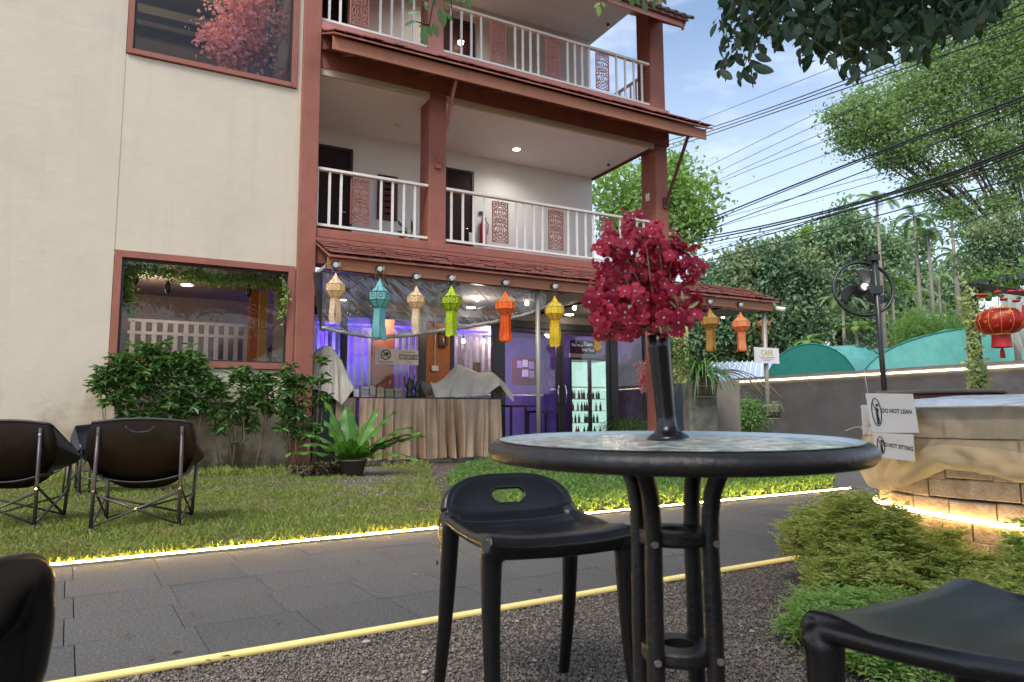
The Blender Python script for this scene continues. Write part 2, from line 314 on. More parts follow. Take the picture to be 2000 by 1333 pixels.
def reg_walk(n):
    t = RNG.uniform(0, 1, n); a = np.array([-1.3, -6.9]); b = np.array([1.0, -.6]); off = RNG.normal(0, .38, n) * (1 + t)
    dd = (b - a) / np.linalg.norm(b - a); q = a + np.outer(t, b - a) + np.outer(off, [-dd[1], dd[0]])
    return np.column_stack([q, np.full(n, -.018) + RNG.uniform(0, .01, n)])
gravel('gravel', 9000, reg_walk, .009, 'sandy gravel strip between the lawn and the green bed')
M['pebble'] = mat('pale pebble', (.42, .38, .33), (.32, .28, .25), 20, .7)
for px, py, s, lb in ((716, 1256, .014, 'large pale pebble on the gravel left of the stool, near the yellow strip'), (1010, 1215, .009, 'pale pebble on the gravel under the stool seat between its legs'), (1340, 1195, .008, 'pale pebble on the gravel seen between the table legs'), (830, 1315, .012, 'pale pebble at the foot of the left stool leg'), (1045, 1292, .009, 'pale pebble near the foot of the back right stool leg'), (1470, 1235, .010, 'pale pebble on the gravel left of the green herb patch')):
    q = gpt(px, py); mb = MB(); mb.lathe([(0, 0), (.8, .15), (1, .45), (.7, .8), (0, .95)], 9)
    o = mb.build('pebble', 'pebble', None, (q.x, q.y, 0), label=lb, cat='pebble', group='pale pebbles on the gravel'); o.scale = (s * 1.3, s, s * .8); o.rotation_euler.z = px
# led strips
M['strip'] = mat('yellow strip cover', (.80, .66, .26), (.66, .54, .2), 4, .45, emit=(1, .78, .28), es=.14)
mb = MB(); P_ = [pth(-7 + i * .5, -.035 + .006 * sin(i * .9), .006) for i in range(25)]; mb.tube(P_, .019, 8, ell=(1, .7)); T_ns = T('strip_light', 'pale yellow neon strip along the gravel side of the path', 'strip light')
mb.build('cover', 'strip', T_ns)
mb = MB(); q = pth(-1.87, -.05, .012); mb.tube([q - PD * .12, q + PD * .12], .026, 8); mb.tube([q, q + Vector((.02, -.03, .0))], .03, 8); mb.build('joint_clip', 'rail', T_ns)
T_fs = T('strip_light', 'bright warm strip light edging lawn on the far side of the path', 'strip light')
mb = MB(); mb.beam(pth(-7, 2.118, .010), pth(5.95, 2.128, .010), .012, .020); mb.build('diffuser', 'led', T_fs)
mb = MB(); mb.beam(pth(-7, 2.104, -.001), pth(5.95, 2.114, -.001), .012, .026); mb.build('channel', 'steel', T_fs)
# vegetation materials
M['grass'] = mat('lawn grass', (.13, .20, .035), (.28, .30, .075), 1.3, .7, island=.6, translucent=.3, c3=(.24, .17, .07), c3scale=1.1, c3lo=.54, c3hi=.78)
M['bed'] = mat('ground cover leaf', (.06, .15, .03), (.15, .25, .05), 1.5, .65, island=.6, translucent=.3)
M['leafdark'] = mat('glossy dark leaf', (.04, .10, .022), (.10, .20, .045), 3, .4, island=.6, translucent=.2)
M['leafpale'] = mat('pale airy leaf', (.13, .23, .08), (.30, .40, .18), .8, .55, island=.6, translucent=.4)
M['leafmid'] = mat('mid green leaf', (.085, .19, .045), (.19, .30, .09), .8, .55, island=.5, translucent=.3)
M['leaflight'] = mat('light green leaf', (.17, .31, .07), (.30, .42, .14), .8, .5, island=.55, translucent=.35)
M['leafblue'] = mat('bluish far leaf', (.12, .23, .12), (.28, .38, .20), .5, .6, island=.5, translucent=.2)  # pale bluish tone, lightened in place of haze over distance
M['leafdeep'] = mat('hazy deep leaf', (.07, .145, .085), (.20, .31, .155), .5, .6, island=.6, translucent=.2, c3=(.28, .30, .13), c3scale=.35, c3lo=.5, c3hi=.7)  # tone lightened to put in distance haze, pale patches as painted highlights
M['leafover'] = mat('overhanging leaf', (.010, .032, .013), (.024, .055, .020), 2, .5, island=.6, translucent=.22)  # near-black tone puts the shade under the crown into the colour
M['leafolive'] = mat('feathery olive leaf', (.20, .30, .06), (.48, .46, .15), 2.5, .65, island=.7, translucent=.3)
M['bark'] = mat('grey brown bark', (.17, .13, .10), (.10, .075, .06), 9, .9, bump=.7, bscale=25, stretch=(1, 1, .3))
M['palmbark'] = mat('pale palm trunk', (.30, .26, .22), (.20, .17, .14), 9, .9, bump=.5, bscale=30, stretch=(.5, .5, 3))
M['stem'] = mat('pale woody stem', (.22, .16, .10), (.14, .10, .06), 20, .8)
from mathutils.geometry import intersect_point_tri_2d
def inpoly(P, poly):
    x, y = P[:, 0], P[:, 1]; ins = np.zeros(len(P), bool); j = len(poly) - 1
    for i in range(len(poly)):
        xi, yi = poly[i]; xj, yj = poly[j]; c = ((yi > y) != (yj > y)) & (x < (xj - xi) * (y - yi) / (yj - yi + 1e-12) + xi); ins ^= c; j = i
    return ins
bedpoly = [tuple(gpt(*p)[:2]) for p in ((1125, 1006), (1380, 984), (1626, 957), (1632, 935), (1400, 912), (1180, 902), (960, 904), (885, 925), (865, 960), (1000, 1005))]
# lawn
n = 135000; d = 3.8 * (13.5 / 3.8) ** RNG.uniform(size=n); lat = RNG.uniform(-.95, .2, n) * d
P = np.array(CAM)[None] + np.outer(lat, RH) + np.outer(d, FH); P[:, 2] = -.01
rel = P[:, :2] - np.array(PO)[:2]; c = rel @ np.array(PN)[:2]
ok = (c > 2.145) & (P[:, 1] < -.05) & ~inpoly(P, bedpoly)
wa = np.array([-1.3, -6.9]); wb = np.array([1.0, -.6]); wd = (wb - wa) / np.linalg.norm(wb - wa); off = (P[:, :2] - wa) @ np.array([wd[1], -wd[0]]); tt = (P[:, :2] - wa) @ wd
from mathutils import noise as mn
dens = 1 - np.clip(1.25 - np.abs(off + .15 * np.sin(tt * 2.2)) / (.16 + .065 * np.clip(tt, 0, 7)), 0, 1) * np.clip(tt * .3 - .25, .0, .93)
dens *= np.where(off > .9, 0.0, 1)
patch = np.array([mn.noise(Vector((p[0] * 1.1, p[1] * 1.1, 0))) for p in P]); dens *= np.where(patch < -.10, .38, np.where(patch < .08, .75, 1))
P = P[ok & (RNG.uniform(size=n) < dens)]
D = RNG.normal(size=(len(P), 3)) * .8; D[:, 2] = RNG.uniform(.25, 1.1, len(P))
tall = np.where(P[:, 1] > -1.1, 2.1, 1.0) * (1 + .35 * np.array([mn.noise(Vector((p[0] * 3, p[1] * 3, 5))) for p in P]))
V, F = leaves(P, 1.0, D, aspect=.17, fold=.1, var=.35)
V = (V.reshape(-1, 6, 3) - P[:, None]) * (tall * .05)[:, None, None] + P[:, None]
OB('grass', npmesh('grass', V.reshape(-1, 3), F, 'grass'), kind='stuff', label='short curly lawn grass under the camping chairs', cat='grass')
MB().add([pth(-9, 2.14, -.02), pth(.5, 2.14, -.02), (2.0, -.3, -.02), (-12, -.3, -.02)], [(0, 1, 2, 3)]).build('lawn_soil', mat('lawn soil', (.06, .06, .025), (.09, .065, .035), 4, .95), kind='structure')
# green bed
n = 60000; xs = [p[0] for p in bedpoly]; ys = [p[1] for p in bedpoly]
P = np.column_stack([RNG.uniform(min(xs), max(xs), n), RNG.uniform(min(ys), max(ys), n), RNG.uniform(0, .13, n)]); P = P[inpoly(P, bedpoly)]
c = (P[:, :2] - np.array(PO)[:2]) @ np.array(PN)[:2]; P = P[(c > 2.155) & (RNG.uniform(size=len(P)) < np.where(c < 3.2, 1, .5))]
D = RNG.normal(size=(len(P), 3)); D[:, 2] = np.abs(D[:, 2]) + .3
V, F = leaves(P, .042, D, aspect=.42, fold=.2)
OB('ground_cover', npmesh('ground_cover', V, F, 'bed'), kind='stuff', label='low dense green bed lit yellow along the path edge', cat='ground cover')
# ================================================================ BUILDING
B = T('hotel_building', 'three storey cream building with dusty red columns and open galleries', 'building')
def bp(name, a, b, mt, parent=B, **k): return MB().box(a, b).build(name, mt, parent, **k)
wl = MB()
for a, b in (((-9, 0, 0), (-3.12, .2, 6.985)), ((-9, .008, 6.985), (-3.12, .2, 13)), ((-3.12, .008, 0), (-.32, .2, 1.66)), ((-3.12, .008, 3.50), (-.32, .2, 6.75)), ((-3.12, .008, 9.6), (-.32, .2, 13)), ((-.345, .01, 1.66), (-.32, .2, 3.5)), ((-.41, .01, 6.75), (-.32, .2, 9.6))): wl.box(a, b)
wl.build('left_wall', 'cream', B)
def window(x0, x1, z0, z1, fw=.10):
    f = MB(); f.box((x0, -.03, z0), (x0 + fw, .16, z1)); f.box((x1 - fw, -.03, z0), (x1, .16, z1)); f.box((x0 + fw, -.029, z1 - fw), (x1 - fw, .159, z1)); f.box((x0 + fw, -.045, z0), (x1 - fw, .159, z0 + fw))
    o = f.build('window', 'red', B, bevel=.004)
    g = MB(); a, b, c, d = x0 + fw, x1 - fw, z0 + fw, z1 - fw; t = .035
    for q in (((a, .07, c), (a + t, .12, d)), ((b - t, .07, c), (b, .12, d)), ((a + t, .071, d - t), (b - t, .119, d)), ((a + t, .071, c), (b - t, .119, c + t))): g.box(*q)
    g.build('sash', 'black', o); MB().box((a + t, .092, c + t), (b - t, .098, d - t)).build('pane', 'pane', o); return o
window(-3.11, -.345, 1.67, 3.49, .105); window(-3.11, -.41, 6.76, 9.6, .085)
bp('corner_column', (-.318, -.07, -.02), (0, .32, 13), 'red', bevel=.012)
bp('column', (2.16, -.006, 4.0), (2.53, .5, 7.268), 'red', bevel=.02); bp('column', (2.12, -.012, 7.96), (2.46, .45, 11.2), 'pink', bevel=.03)
bp('column', (7.87, -.006, 0), (8.24, .53, 7.268), 'red', bevel=.02); bp('column', (7.79, 0, 7.9), (8.24, .5, 11.3), 'red', bevel=.03)
# floors, beams, ceilings
bp('floor_slab', (0, -.04, 4.07), (8.3, 2.6, 4.235), 'red', bevel=.01); bp('edge_beam', (0, -.012, 3.6), (8.27, .2, 4.068), 'red')
bp('floor_slab', (0, -.06, 7.99), (8.3, 2.6, 8.155), 'pink', bevel=.01)
bp('ceiling', (0, .05, 7.14), (7.72, 2.8, 7.25), 'ceil'); bp('ceiling_trim', (0, 0, 7.14), (7.85, .048, 7.27), 'cream'); bp('edge_beam', (0, -.02, 7.272), (8.3, .3, 7.988), 'red')
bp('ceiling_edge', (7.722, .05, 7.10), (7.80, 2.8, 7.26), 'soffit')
bp('ceiling', (0, .6, 11.0), (7.87, 2.8, 11.12), 'ceil')
bp('gallery_wall', (0, 2.4, 4.236), (7.73, 2.6, 7.138), 'gallery'); bp('gallery_wall', (0, 2.4, 8.157), (7.73, 2.6, 10.998), 'gallery')
bp('gallery_wall', (-.3, .33, 4.236), (-.002, 2.6, 13), 'cream')
bp('patio_floor', (-.0, .16, -.02), (8.6, 2.6, .05), mat('dark patio tile', (.09, .085, .075), (.06, .06, .055), 8, .5))
bp('annex_roof', (8.31, .0, 3.70), (9.5, 7.7, 3.80), 'graytile')
bp('annex_wall', (9.32, 2.36, 0), (9.45, 7.6, 3.7), 'cream')
bp('patio_ceiling', (.0, -.86, 3.36), (10.5, 2.3, 3.42), mat('patio ceiling board', (.36, .34, .33), (.30, .28, .275), 1.5, .8))
# eaves
def eave(x0, x1, zf0, zf1, zr0, zr1, rows, sof=True, yr1=-.03, mt='shingle', over=1.03):
    bp('fascia_board', (x0, -.93, zf0), (x1, -.895, zf1), 'fascia', bevel=.006)
    sl = MB(); sl.add([(x0, -over, zr0), (x1 + .12, -over, zr0), (x1 + .12, yr1, zr1), (x0, yr1, zr1), (x0, -over, zr0 - .03), (x1 + .12, -over, zr0 - .03), (x1 + .12, yr1, zr1 - .03), (x0, yr1, zr1 - .03)], [(0, 1, 2, 3), (7, 6, 5, 4), (0, 4, 5, 1), (1, 5, 6, 2), (2, 6, 7, 3), (3, 7, 4, 0)])
    rf = sl.build('roof', mt, B); rr = random.Random(int(zf0 * 10))
    for k in range(rows):
        t0, t1 = k / rows, (k + 1) / rows + .06; s = MB(); x = x0
        while x < x1 + .1:
            wd = rr.uniform(.16, .3); xe = min(x + wd, x1 + .14); j = rr.uniform(-.02, .02) if k else rr.uniform(-.035, .01); lf = .045 + rr.uniform(0, .01) + (.01 if k == 0 else 0)
            ya, yb2 = -over + (over + yr1) * t0 + j, -over + (over + yr1) * t1; za, zb = zr0 + (zr1 - zr0) * t0 + lf + .012, zr0 + (zr1 - zr0) * min(t1, 1.0) + .006
            s.add([(x, ya, za), (xe - .006, ya, za), (xe - .006, yb2, zb), (x, yb2, zb), (x, ya, za - .022), (xe - .006, ya, za - .022)], [(0, 1, 2, 3), (0, 4, 5, 1)]); x = xe
        s.build('shingle_course', mt, rf)
    return rf
eave(-.0, 10.56, 3.31, 3.52, 3.535, 3.97, 6)
bp('canopy_beam', (.0, -.89, 3.30), (10.5, -.80, 3.40), 'black')
bp('roof_flashing', (-.0, -.10, 3.99), (8.3, -.045, 4.05), 'red')
eave(-.0, 8.62, 7.18, 7.42, 7.44, 7.93, 6)
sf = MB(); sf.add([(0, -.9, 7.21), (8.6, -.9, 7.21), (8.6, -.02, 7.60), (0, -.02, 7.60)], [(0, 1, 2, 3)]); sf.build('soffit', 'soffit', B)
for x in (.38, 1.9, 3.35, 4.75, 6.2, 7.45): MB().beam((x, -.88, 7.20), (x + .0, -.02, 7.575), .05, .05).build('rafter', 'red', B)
for x in (.9, 2.6, 4.2, 5.9, 7.5, 9.2): MB().beam((x, -.8, 3.34), (x, 2.2, 3.34), .06, .04).build('rafter', 'black', B)
# top roof
tr = MB(); x1 = 8.02
bp('fascia_board', (0, -.93, 9.76), (x1, -.895, 9.93), 'pink', bevel=.01)
tr.add([(0, -1.0, 9.95), (x1 + .1, -1.0, 9.95), (x1 + .1, 3, 12.75), (0, 3, 12.75), (0, -1.0, 9.88), (x1 + .1, -1.0, 9.88), (x1 + .1, 3, 12.68), (0, 3, 12.68)], [(0, 1, 2, 3), (7, 6, 5, 4), (0, 4, 5, 1), (1, 5, 6, 2), (2, 6, 7, 3), (3, 7, 4, 0)])
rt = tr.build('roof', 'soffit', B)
for i in range(34):
    x = x1 + .16 - i * .24
    if x > 4: MB().tube([(x, -1.06, 9.97), (x, 3, 12.81)], .075, 8, ell=(1, .55)).build('tile_row', 'graytile', rt)
bp('verge_board', (x1 + .02, -.9, 9.74), (x1 + .06, -.84, 9.93), 'pink')
vb = MB(); vb.beam((x1 + .05, -.93, 9.85), (x1 + .05, 2.9, 12.55), .04, .2); vb.build('verge_board', 'pink', B)
# struts under eave
for x, s in ((2.36, 'red'), (8.14, 'soffit')):
    MB().beam((x - .03, -.06, 5.84), (x, -.84, 7.2), .05, .06).build('eave_strut', s, B); MB().box((x - .08, -.055, 5.72), (x + .04, -.002, 5.98)).build('strut_plate', s, B)
# ---------------------------------------------------------------- railings
def lattice_mesh():
    w, h = .185, .86; mb = MB(); fr = .012
    for a, b in (((-w, -.012, -h / 2), (-w + fr * 1.6, .012, h / 2)), ((w - fr * 1.6, -.012, -h / 2), (w, .012, h / 2)), ((-w, -.011, h / 2 - fr), (w, .011, h / 2)), ((-w, -.011, -h / 2), (w, .011, -h / 2 + fr))): mb.box(a, b)
    def arc(cx, cz, rx, rz, a0, a1, k=10, r=.0085):
        for sx in (-1, 1): mb.tube([(sx * (cx + rx * cos(a0 + (a1 - a0) * i / k)), 0, cz + rz * sin(a0 + (a1 - a0) * i / k)) for i in range(k + 1)], r, 4, smooth=False)
    rr = random.Random(3)
    for cz, rx, rz in ((.20, .085, .15), (.20, .14, .2), (-.17, .08, .11), (-.17, .14, .17), (0.19, .04, .07), (-.16, .035, .05)): arc(0, cz, rx, rz, -pi / 2, pi / 2, 12)
    for cz in (-.38, -.3, -.22, -.08, 0.0, .06, .15, .26, .34, .40):
        arc(.135, cz, .032, .034, rr.uniform(0, 2), rr.uniform(5, 6.6), 8); arc(.06, cz + .02, .028, .03, rr.uniform(1, 3), rr.uniform(6, 8), 8)
        arc(.10, cz - .02, .05, .018, 0, pi, 6)
    for k in range(-4, 5): arc(0, k * .09, .03, .022, -pi / 2, pi / 2, 5)
    return mb
LAT = {}
def railing(label, segs, z0, z1, pattern_mt='red', y=.06, side=None):
    R_ = T('gallery_railing', label, 'railing', (0, 0, 0))
    bal = MB().box((-.022, -.015, z0 + .045), (.022, .015, z1 - .05)).mesh('baluster', 'rail')
    if pattern_mt not in LAT: LAT[pattern_mt] = lattice_mesh().mesh('lattice_panel', pattern_mt)
    for x0, x1, bs, ps in segs:
        MB().box((x0, y - .05, z1 - .055), (x1, y + .05, z1)).build('top_rail', 'rail', R_, bevel=.01); MB().box((x0, y - .025, z0), (x1, y + .025, z0 + .045)).build('bottom_rail', 'rail', R_)
        for x in bs: OB('baluster', bal, R_, (x, y, 0))
        for x in ps: OB('lattice_panel', LAT[pattern_mt], R_, (x, y, (z0 + z1) / 2))
    if side:
        xs, ya, yb2 = side
        MB().box((xs - .03, ya, z1 - .055), (xs + .03, yb2, z1)).build('side_rail', 'rail', R_); MB().box((xs - .02, ya, z0), (xs + .02, yb2, z0 + .045)).build('side_rail', 'rail', R_)
        k = int((yb2 - ya) / .22)
        for i in range(k): OB('baluster', bal, R_, (xs, ya + .1 + i * .22, 0), (0, 0, pi / 2))
    return R_
def fx(px, py=400): return fpt(px, py, .06).x
segL = [0.001, 2.158, [fx(x) for x in (618.8, 642.8, 665.5, 744, 766.5, 788.5, 810)], [fx(703.5)]]
segR = [2.532, 7.868, [fx(x) for x in (881.5, 904, 925, 945.5, 1009, 1025, 1042, 1059, 1109, 1126, 1143, 1157.5, 1210, 1225.5, 1242.5, 1256)], [fx(977), fx(1085), fx(1183)]]
railing('white gallery railing on the middle floor with carved red panels', [segL, segR], 4.30, 5.39, 'red', side=(8.05, .55, 2.5))
fy = lambda px, py: fpt(px, py, .06).x
segL3 = [0.001, 2.118, [fy(x, 30) for x in (622, 643, 664.5, 743, 765, 786.5, 808)], [fy(702.5, 20)]]
segR3 = [2.462, 7.788, [fy(x, y) for x, y in ((881, 60), (901, 65), (920.5, 70), (939.5, 75), (1006, 90), (1021, 95), (1036, 100), (1051, 105), (1108.5, 125), (1123, 130), (1137, 135), (1151, 140), (1204, 150), (1221, 155), (1238, 160), (1253.5, 165))], [fy(973, 82), fy(1080, 115), fy(1176.5, 140)]]
railing('white gallery railing on the top floor with carved pink panels', [segL3, segR3], 8.22, 9.27, 'pink', side=(8.03, .52, 2.5))
# gallery doors
def gdoor(x0, x1, z0, z1, shine=False):
    o = MB().box((x0 + .06, 2.36, z0), (x1 - .06, 2.399, z1 - .06)).build('door', 'door', B)
    f = MB(); f.box((x0, 2.33, z0), (x0 + .06, 2.4, z1)); f.box((x1 - .06, 2.33, z0), (x1, 2.4, z1)); f.box((x0 + .06, 2.331, z1 - .06), (x1 - .06, 2.399, z1)); f.build('door_frame', 'black', o)
    MB().tube([(x1 - .14, 2.31, z0 + 1.05), (x1 - .26, 2.31, z0 + 1.05)], .014, 6).build('handle', 'chrome', o)
    return o
gdoor(.38, 1.29, 4.236, 6.74); gdoor(3.3, 4.24, 4.236, 6.72); gdoor(.2, 1.1, 8.157, 10.5); gdoor(3.35, 4.25, 8.157, 10.5)
T0 = T('fire_extinguisher', 'red fire extinguisher mounted on the gallery wall beside the door', 'extinguisher', (4.47, 2.3, 4.95))
MB().lathe([(0, 0), (.075, .01), (.08, .05), (.08, .48), (.05, .56), (.025, .6), (0, .6)], 14).build('cylinder', mat('extinguisher red', (.5, .03, .02), rough=.3), T0); MB().box((-.03, -.05, .6), (.06, .03, .66)).build('valve', 'black', T0); MB().tube([(.05, 0, .62), (.12, -.03, .5), (.1, -.03, .25)], .012, 6).build('hose', 'black', T0); MB().box((-.07, .06, .75), (.07, .09, .83)).build('wall_bracket', 'black', T0)
a = fpt(738, 340, 2.34); b = fpt(776, 432, 2.34)
T0 = T('wall_carving', 'tall dark red carved wood panel hanging on the gallery wall', 'wall art', (a.x, 2.33, b.z)); H_ = a.z - b.z; W_ = b.x - a.x
MB().box((0, 0, 0), (W_, .05, H_)).build('panel', 'soffit', T0, bevel=.01); mb = MB()
for i in range(7): mb.lathe([(0, 0), (.05, .01), (.09, .02)], 8, c=(W_ / 2, -.01, .12 + i * (H_ - .2) / 6))
mb.build('carving', 'door', T0)
T0 = T('door_tag', 'white hanging tag on the middle floor door handle', 'door tag', (4.09, 2.29, 5.02)); MB().box((0, 0, -.1), (.09, .004, .18)).build('tag', 'rail', T0)
# ceiling fixtures
def ceil_lamp(px, py, z, lab, on=True):
    p = gpt(px, py, z); t = T('ceiling_light', lab, 'light', (p.x, p.y, z)); MB().lathe([(.085, 0), (.1, -.012), (.115, -.004), (.115, 0)], 20).build('ring', 'rail', t)
    MB().lathe([(0, -.006), (.085, -.006)], 20).build('lens', 'downlight' if on else 'rail', t)
ceil_lamp(1009, 292, 7.138, 'lit round downlight in the middle gallery ceiling')
for nm_, lc_, e_ in (('gallery_light', tuple(gpt(1009, 292, 7.10)), 70), ('gallery_light', (3.2, 1.3, 10.95), 60)):
    ld = bpy.data.lights.new(nm_, 'SPOT'); ld.spot_size = radians(150); ld.spot_blend = .8; ld.energy = e_; ld.color = (1, .93, .82); ld.shadow_soft_size = .09; o = bpy.data.objects.new(nm_, ld); COL.objects.link(o); o.location = lc_
p = gpt(778, 243, 7.138); t = T('smoke_detector', 'white round smoke detector on the middle gallery ceiling', 'detector', p); MB().lathe([(0, -.05), (.05, -.05), (.07, -.02), (.09, 0)], 18).build('housing', 'rail', t)
def cam_unit(p, lab, yaw=0, s=1):
    t = T('security_camera', lab, 'camera', p, yaw); mb = MB(); mb.tube([(0, .0, -.02), (0, -.16 * s, -.07)], .045 * s, 12); mb.build('body', 'rail', t); MB().tube([(0, -.15 * s, -.066), (0, -.175 * s, -.073)], .036 * s, 12).build('lens', 'black', t); MB().tube([(0, .03, .0), (0, .03, .06)], .015, 8).build('mount', 'rail', t)
q = gpt(1188, 322, 7.1); cam_unit(Vector((q.x, q.y, 7.1)), 'small white security camera under the middle gallery ceiling', -.6)
q = gpt(1187, 50, 10.96); cam_unit(Vector((q.x, q.y, 10.96)), 'small white security camera under the top gallery ceiling', -.6)
cam_unit(Vector((10.62, -.97, 3.40)), 'white security camera at the end of the canopy fascia', .5, 1.3)
T0 = T('wall_lamp', 'lit warm lamp on the top gallery wall beside the door', 'lamp', (4.55, 2.3, 9.2)); MB().box((-.06, 0, -.12), (.06, .1, .12)).build('housing', 'black', T0)
p = fpt(900, 84, 2.2); T0 = T('pendant_lamp', 'small glowing warm lamp before the dark top gallery door', 'lamp', p); MB().lathe([(0, -.06), (.06, -.03), (.07, .03), (0, .07)], 12).build('shade', 'bulb', T0); MB().tube([(0, 0, .07), (0, 0, 10.99 - p.z)], .006, 6).build('cord', 'black', T0)
p = fpt(808, 432, 2.0); T0 = T('potted_plant', 'potted plant behind the middle railing beside the column', 'plant', (p.x - .1, 1.9, 4.236))
MB().lathe([(0, 0), (.12, 0), (.16, .3), (.14, .3)], 14).build('pot', 'door', T0); V, F = leaves(np.array([[0, 0, .3]] * 9) + RNG.normal(size=(9, 3)) * .05 + np.array([0, 0, .35]), .32, RNG.normal(size=(9, 3)) + [0, 0, .3], aspect=.4); OB('foliage', npmesh('foliage', V, F, 'leafdark'), T0)
t = T('number_plate', 'small white number plate on the right column', 'plate', (7.864, .3, 6.05)); MB().box((-.005, -.07, -.09), (0, .07, .09)).build('plate', 'rail', t)
# ================================================================ SHOP FRONT AND INTERIOR
YG = 2.3
def gx(px, v=YG, py=700): return fpt(px, py, v).x
zb = 3.0
def mull(x0, x1, z0=.05, z1=zb): return MB().box((x0, YG - .05, z0), (x1, YG + .05, z1)).build('mullion', 'black', B, bevel=.008)
for a, b in ((663, 677), (817, 831), (960, 978), (1190, 1205)): mull(gx(a), gx(b))
mull(gx(879), gx(886)); mull(9.22, 9.3)
MB().box((.0, YG - .06, zb), (9.3, YG + .06, zb + .17)).build('transom', 'black', B, bevel=.008); MB().box((.0, YG - .055, .05), (9.3, YG + .055, .17)).build('threshold', 'black', B)
MB().box((0, YG, 3.171), (9.3, YG + .1, 3.36)).build('front_header', 'taupe', B)
MB().box((gx(831.5), YG - .03, .171), (gx(878.5), YG + .03, zb - .001)).build('orange_pier', 'orange', B)
for a, b in ((0.002, gx(663)), (gx(677), gx(817)), (gx(886), gx(960)), (gx(1205), 9.22)): MB().box((a + .003, YG - .008, .172), (b - .003, YG + .002, zb - .002)).build('pane', 'shopglass', B)
xm = gx(1093)
for a, b, s in ((gx(978) + .004, xm - .004, 1), (xm + .004, gx(1190) - .004, -1)):
    f = MB(); f.box((a, YG - .03, .18), (a + .10, YG + .03, zb - .01)); f.box((b - .10, YG - .03, .18), (b, YG + .03, zb - .01)); f.box((a + .1, YG - .029, zb - .1), (b - .1, YG + .029, zb - .01)); f.box((a + .1, YG - .029, .18), (b - .1, YG + .029, .3))
    d_ = f.build('glass_door', 'black', B, bevel=.005); MB().box((a + .1, YG - .006, .3), (b - .1, YG + .004, zb - .1)).build('pane', 'shopglass', d_)
    hx = (b - .05) if s == 1 else (a + .05); MB().tube([(hx, YG - .03, 1.65), (hx + .05 * -s, YG - .1, 1.6), (hx + .07 * -s, YG - .11, 1.4), (hx + .05 * -s, YG - .1, 1.2), (hx, YG - .03, 1.15)], .014, 8).build('handle', 'chrome', d_)
M['purple'] = mat('lilac painted wall', (.46, .36, .55), (.36, .28, .47), 2.2, .7)
M['shopfloor'] = mat('shop floor', (.22, .2, .2), (.16, .15, .15), 4, .3)
M['mauve'] = mat('mottled mauve wall', (.36, .28, .36), (.20, .15, .2), 3.2, .75, c3=(.5, .42, .5), c3scale=2)
M['seat'] = mat('wine red partition', (.18, .03, .06), (.12, .02, .04), 3, .6)
XL = -6.0
rm = MB(); rm.box((XL, .2, -.01), (9.3, 7.6, .049)); rm.build('interior_floor', 'shopfloor', B)
MB().box((XL, .21, 3.422), (0, 2.4, 3.46)).build('interior_ceiling', 'taupe', B); MB().box((XL, 2.4, 3.422), (9.3, 7.6, 3.46)).build('interior_ceiling', 'taupe', B)
MB().box((XL, 7.5, .05), (9.3, 7.6, 3.42)).build('interior_wall', 'purple', B); MB().box((XL - .1, .21, .05), (XL, 7.6, 3.42)).build('interior_wall', 'taupe', B); MB().box((9.25, 2.4, .05), (9.32, 7.6, 3.42)).build('interior_wall', 'mauve', B)
xo = fpt(522, 660, 2.2).x
MB().box((XL, 3.9, .05), (1.0, 4.0, 3.42)).build('interior_wall', 'taupe', B)
MB().box((gx(677, 4.3), 4.3, .05), (gx(960, 4.3), 4.4, 3.42)).build('interior_wall', 'mauve', B)
a = fpt(490, 600, 2.4); b = fpt(505, 600, 2.4); c = fpt(522, 600, 2.4)
MB().box((a.x, 2.4, .05), (b.x, 2.7, 3.42)).build('orange_column', 'orange', B); MB().box((b.x + .002, 2.3, .05), (c.x, 2.7, 3.42)).build('ochre_column', 'ochre', B)
MB().box((-.3, .34, .05), (-.02, 2.29, 3.42)).build('interior_wall', 'taupe', B)
def slat_screen(lab, x0, x1, y, z0, z1, pitch, w, mid=None, group=None):
    t = T('slat_screen', lab, 'slat screen', (0, 0, 0), 0, group); me = MB().box((-w / 2, -.02, z0), (w / 2, .02, z1)).mesh('slat', 'slat'); x = x0 + w
    while x < x1: OB('slat', me, t, (x, y, 0)); x += pitch
    for z in [z0, z1] + ([mid] if mid else []): MB().box((x0, y - .03, z - .03), (x1, y - .021, z + .03)).build('rail', 'slat', t)
    return t
p0 = fpt(250, 630, 3.0); p1 = fpt(490, 655, 3.0)
slat_screen('row of pale slats seen through the lower window', p0.x, p1.x, 3.0, .3, fpt(400, 633, 3.0).z, .19, .085, fpt(400, 656, 3.0).z)
za = fpt(650, 640, 3.2).z
slat_screen('pale slats under blue light behind the left shop pane', gx(600, 3.2), gx(724, 3.2), 3.2, .9, za, .165, .075)
slat_screen('pale slats under blue light behind the no smoking sign', gx(769, 3.2), gx(822, 3.2), 3.2, .9, za, .165, .075)
slat_screen('pale slats under blue light right of the orange pier', gx(885, 3.2), gx(962, 3.2), 3.2, .9, za, .165, .075)
MB().box((gx(726, 3.3), 3.25, .05), (gx(768, 3.3), 3.4, 3.42)).build('orange_column', 'orange', B)
def led_bar(lab, a, b, mt, r=.02):
    t = T('led_bar', lab, 'light bar', a); MB().tube([(0, 0, 0), Vector(b) - Vector(a)], r, 6).build('tube', mt, t); mid = (Vector(b) - Vector(a)) / 2
    MB().obox(mid + Vector((0, .04, 0)), (Vector(b) - Vector(a)) / 2, Vector((0, .01, 0)), Vector((0, 0, .03)) if abs((Vector(b) - Vector(a)).z) < .5 else Vector((.03, 0, 0))).build('holder', 'black', t); return t
led_bar('blue light bar above the left slats', (gx(620, 3.05), 3.08, za + .08), (gx(722, 3.05), 3.08, za + .08), 'ledblue', .028)
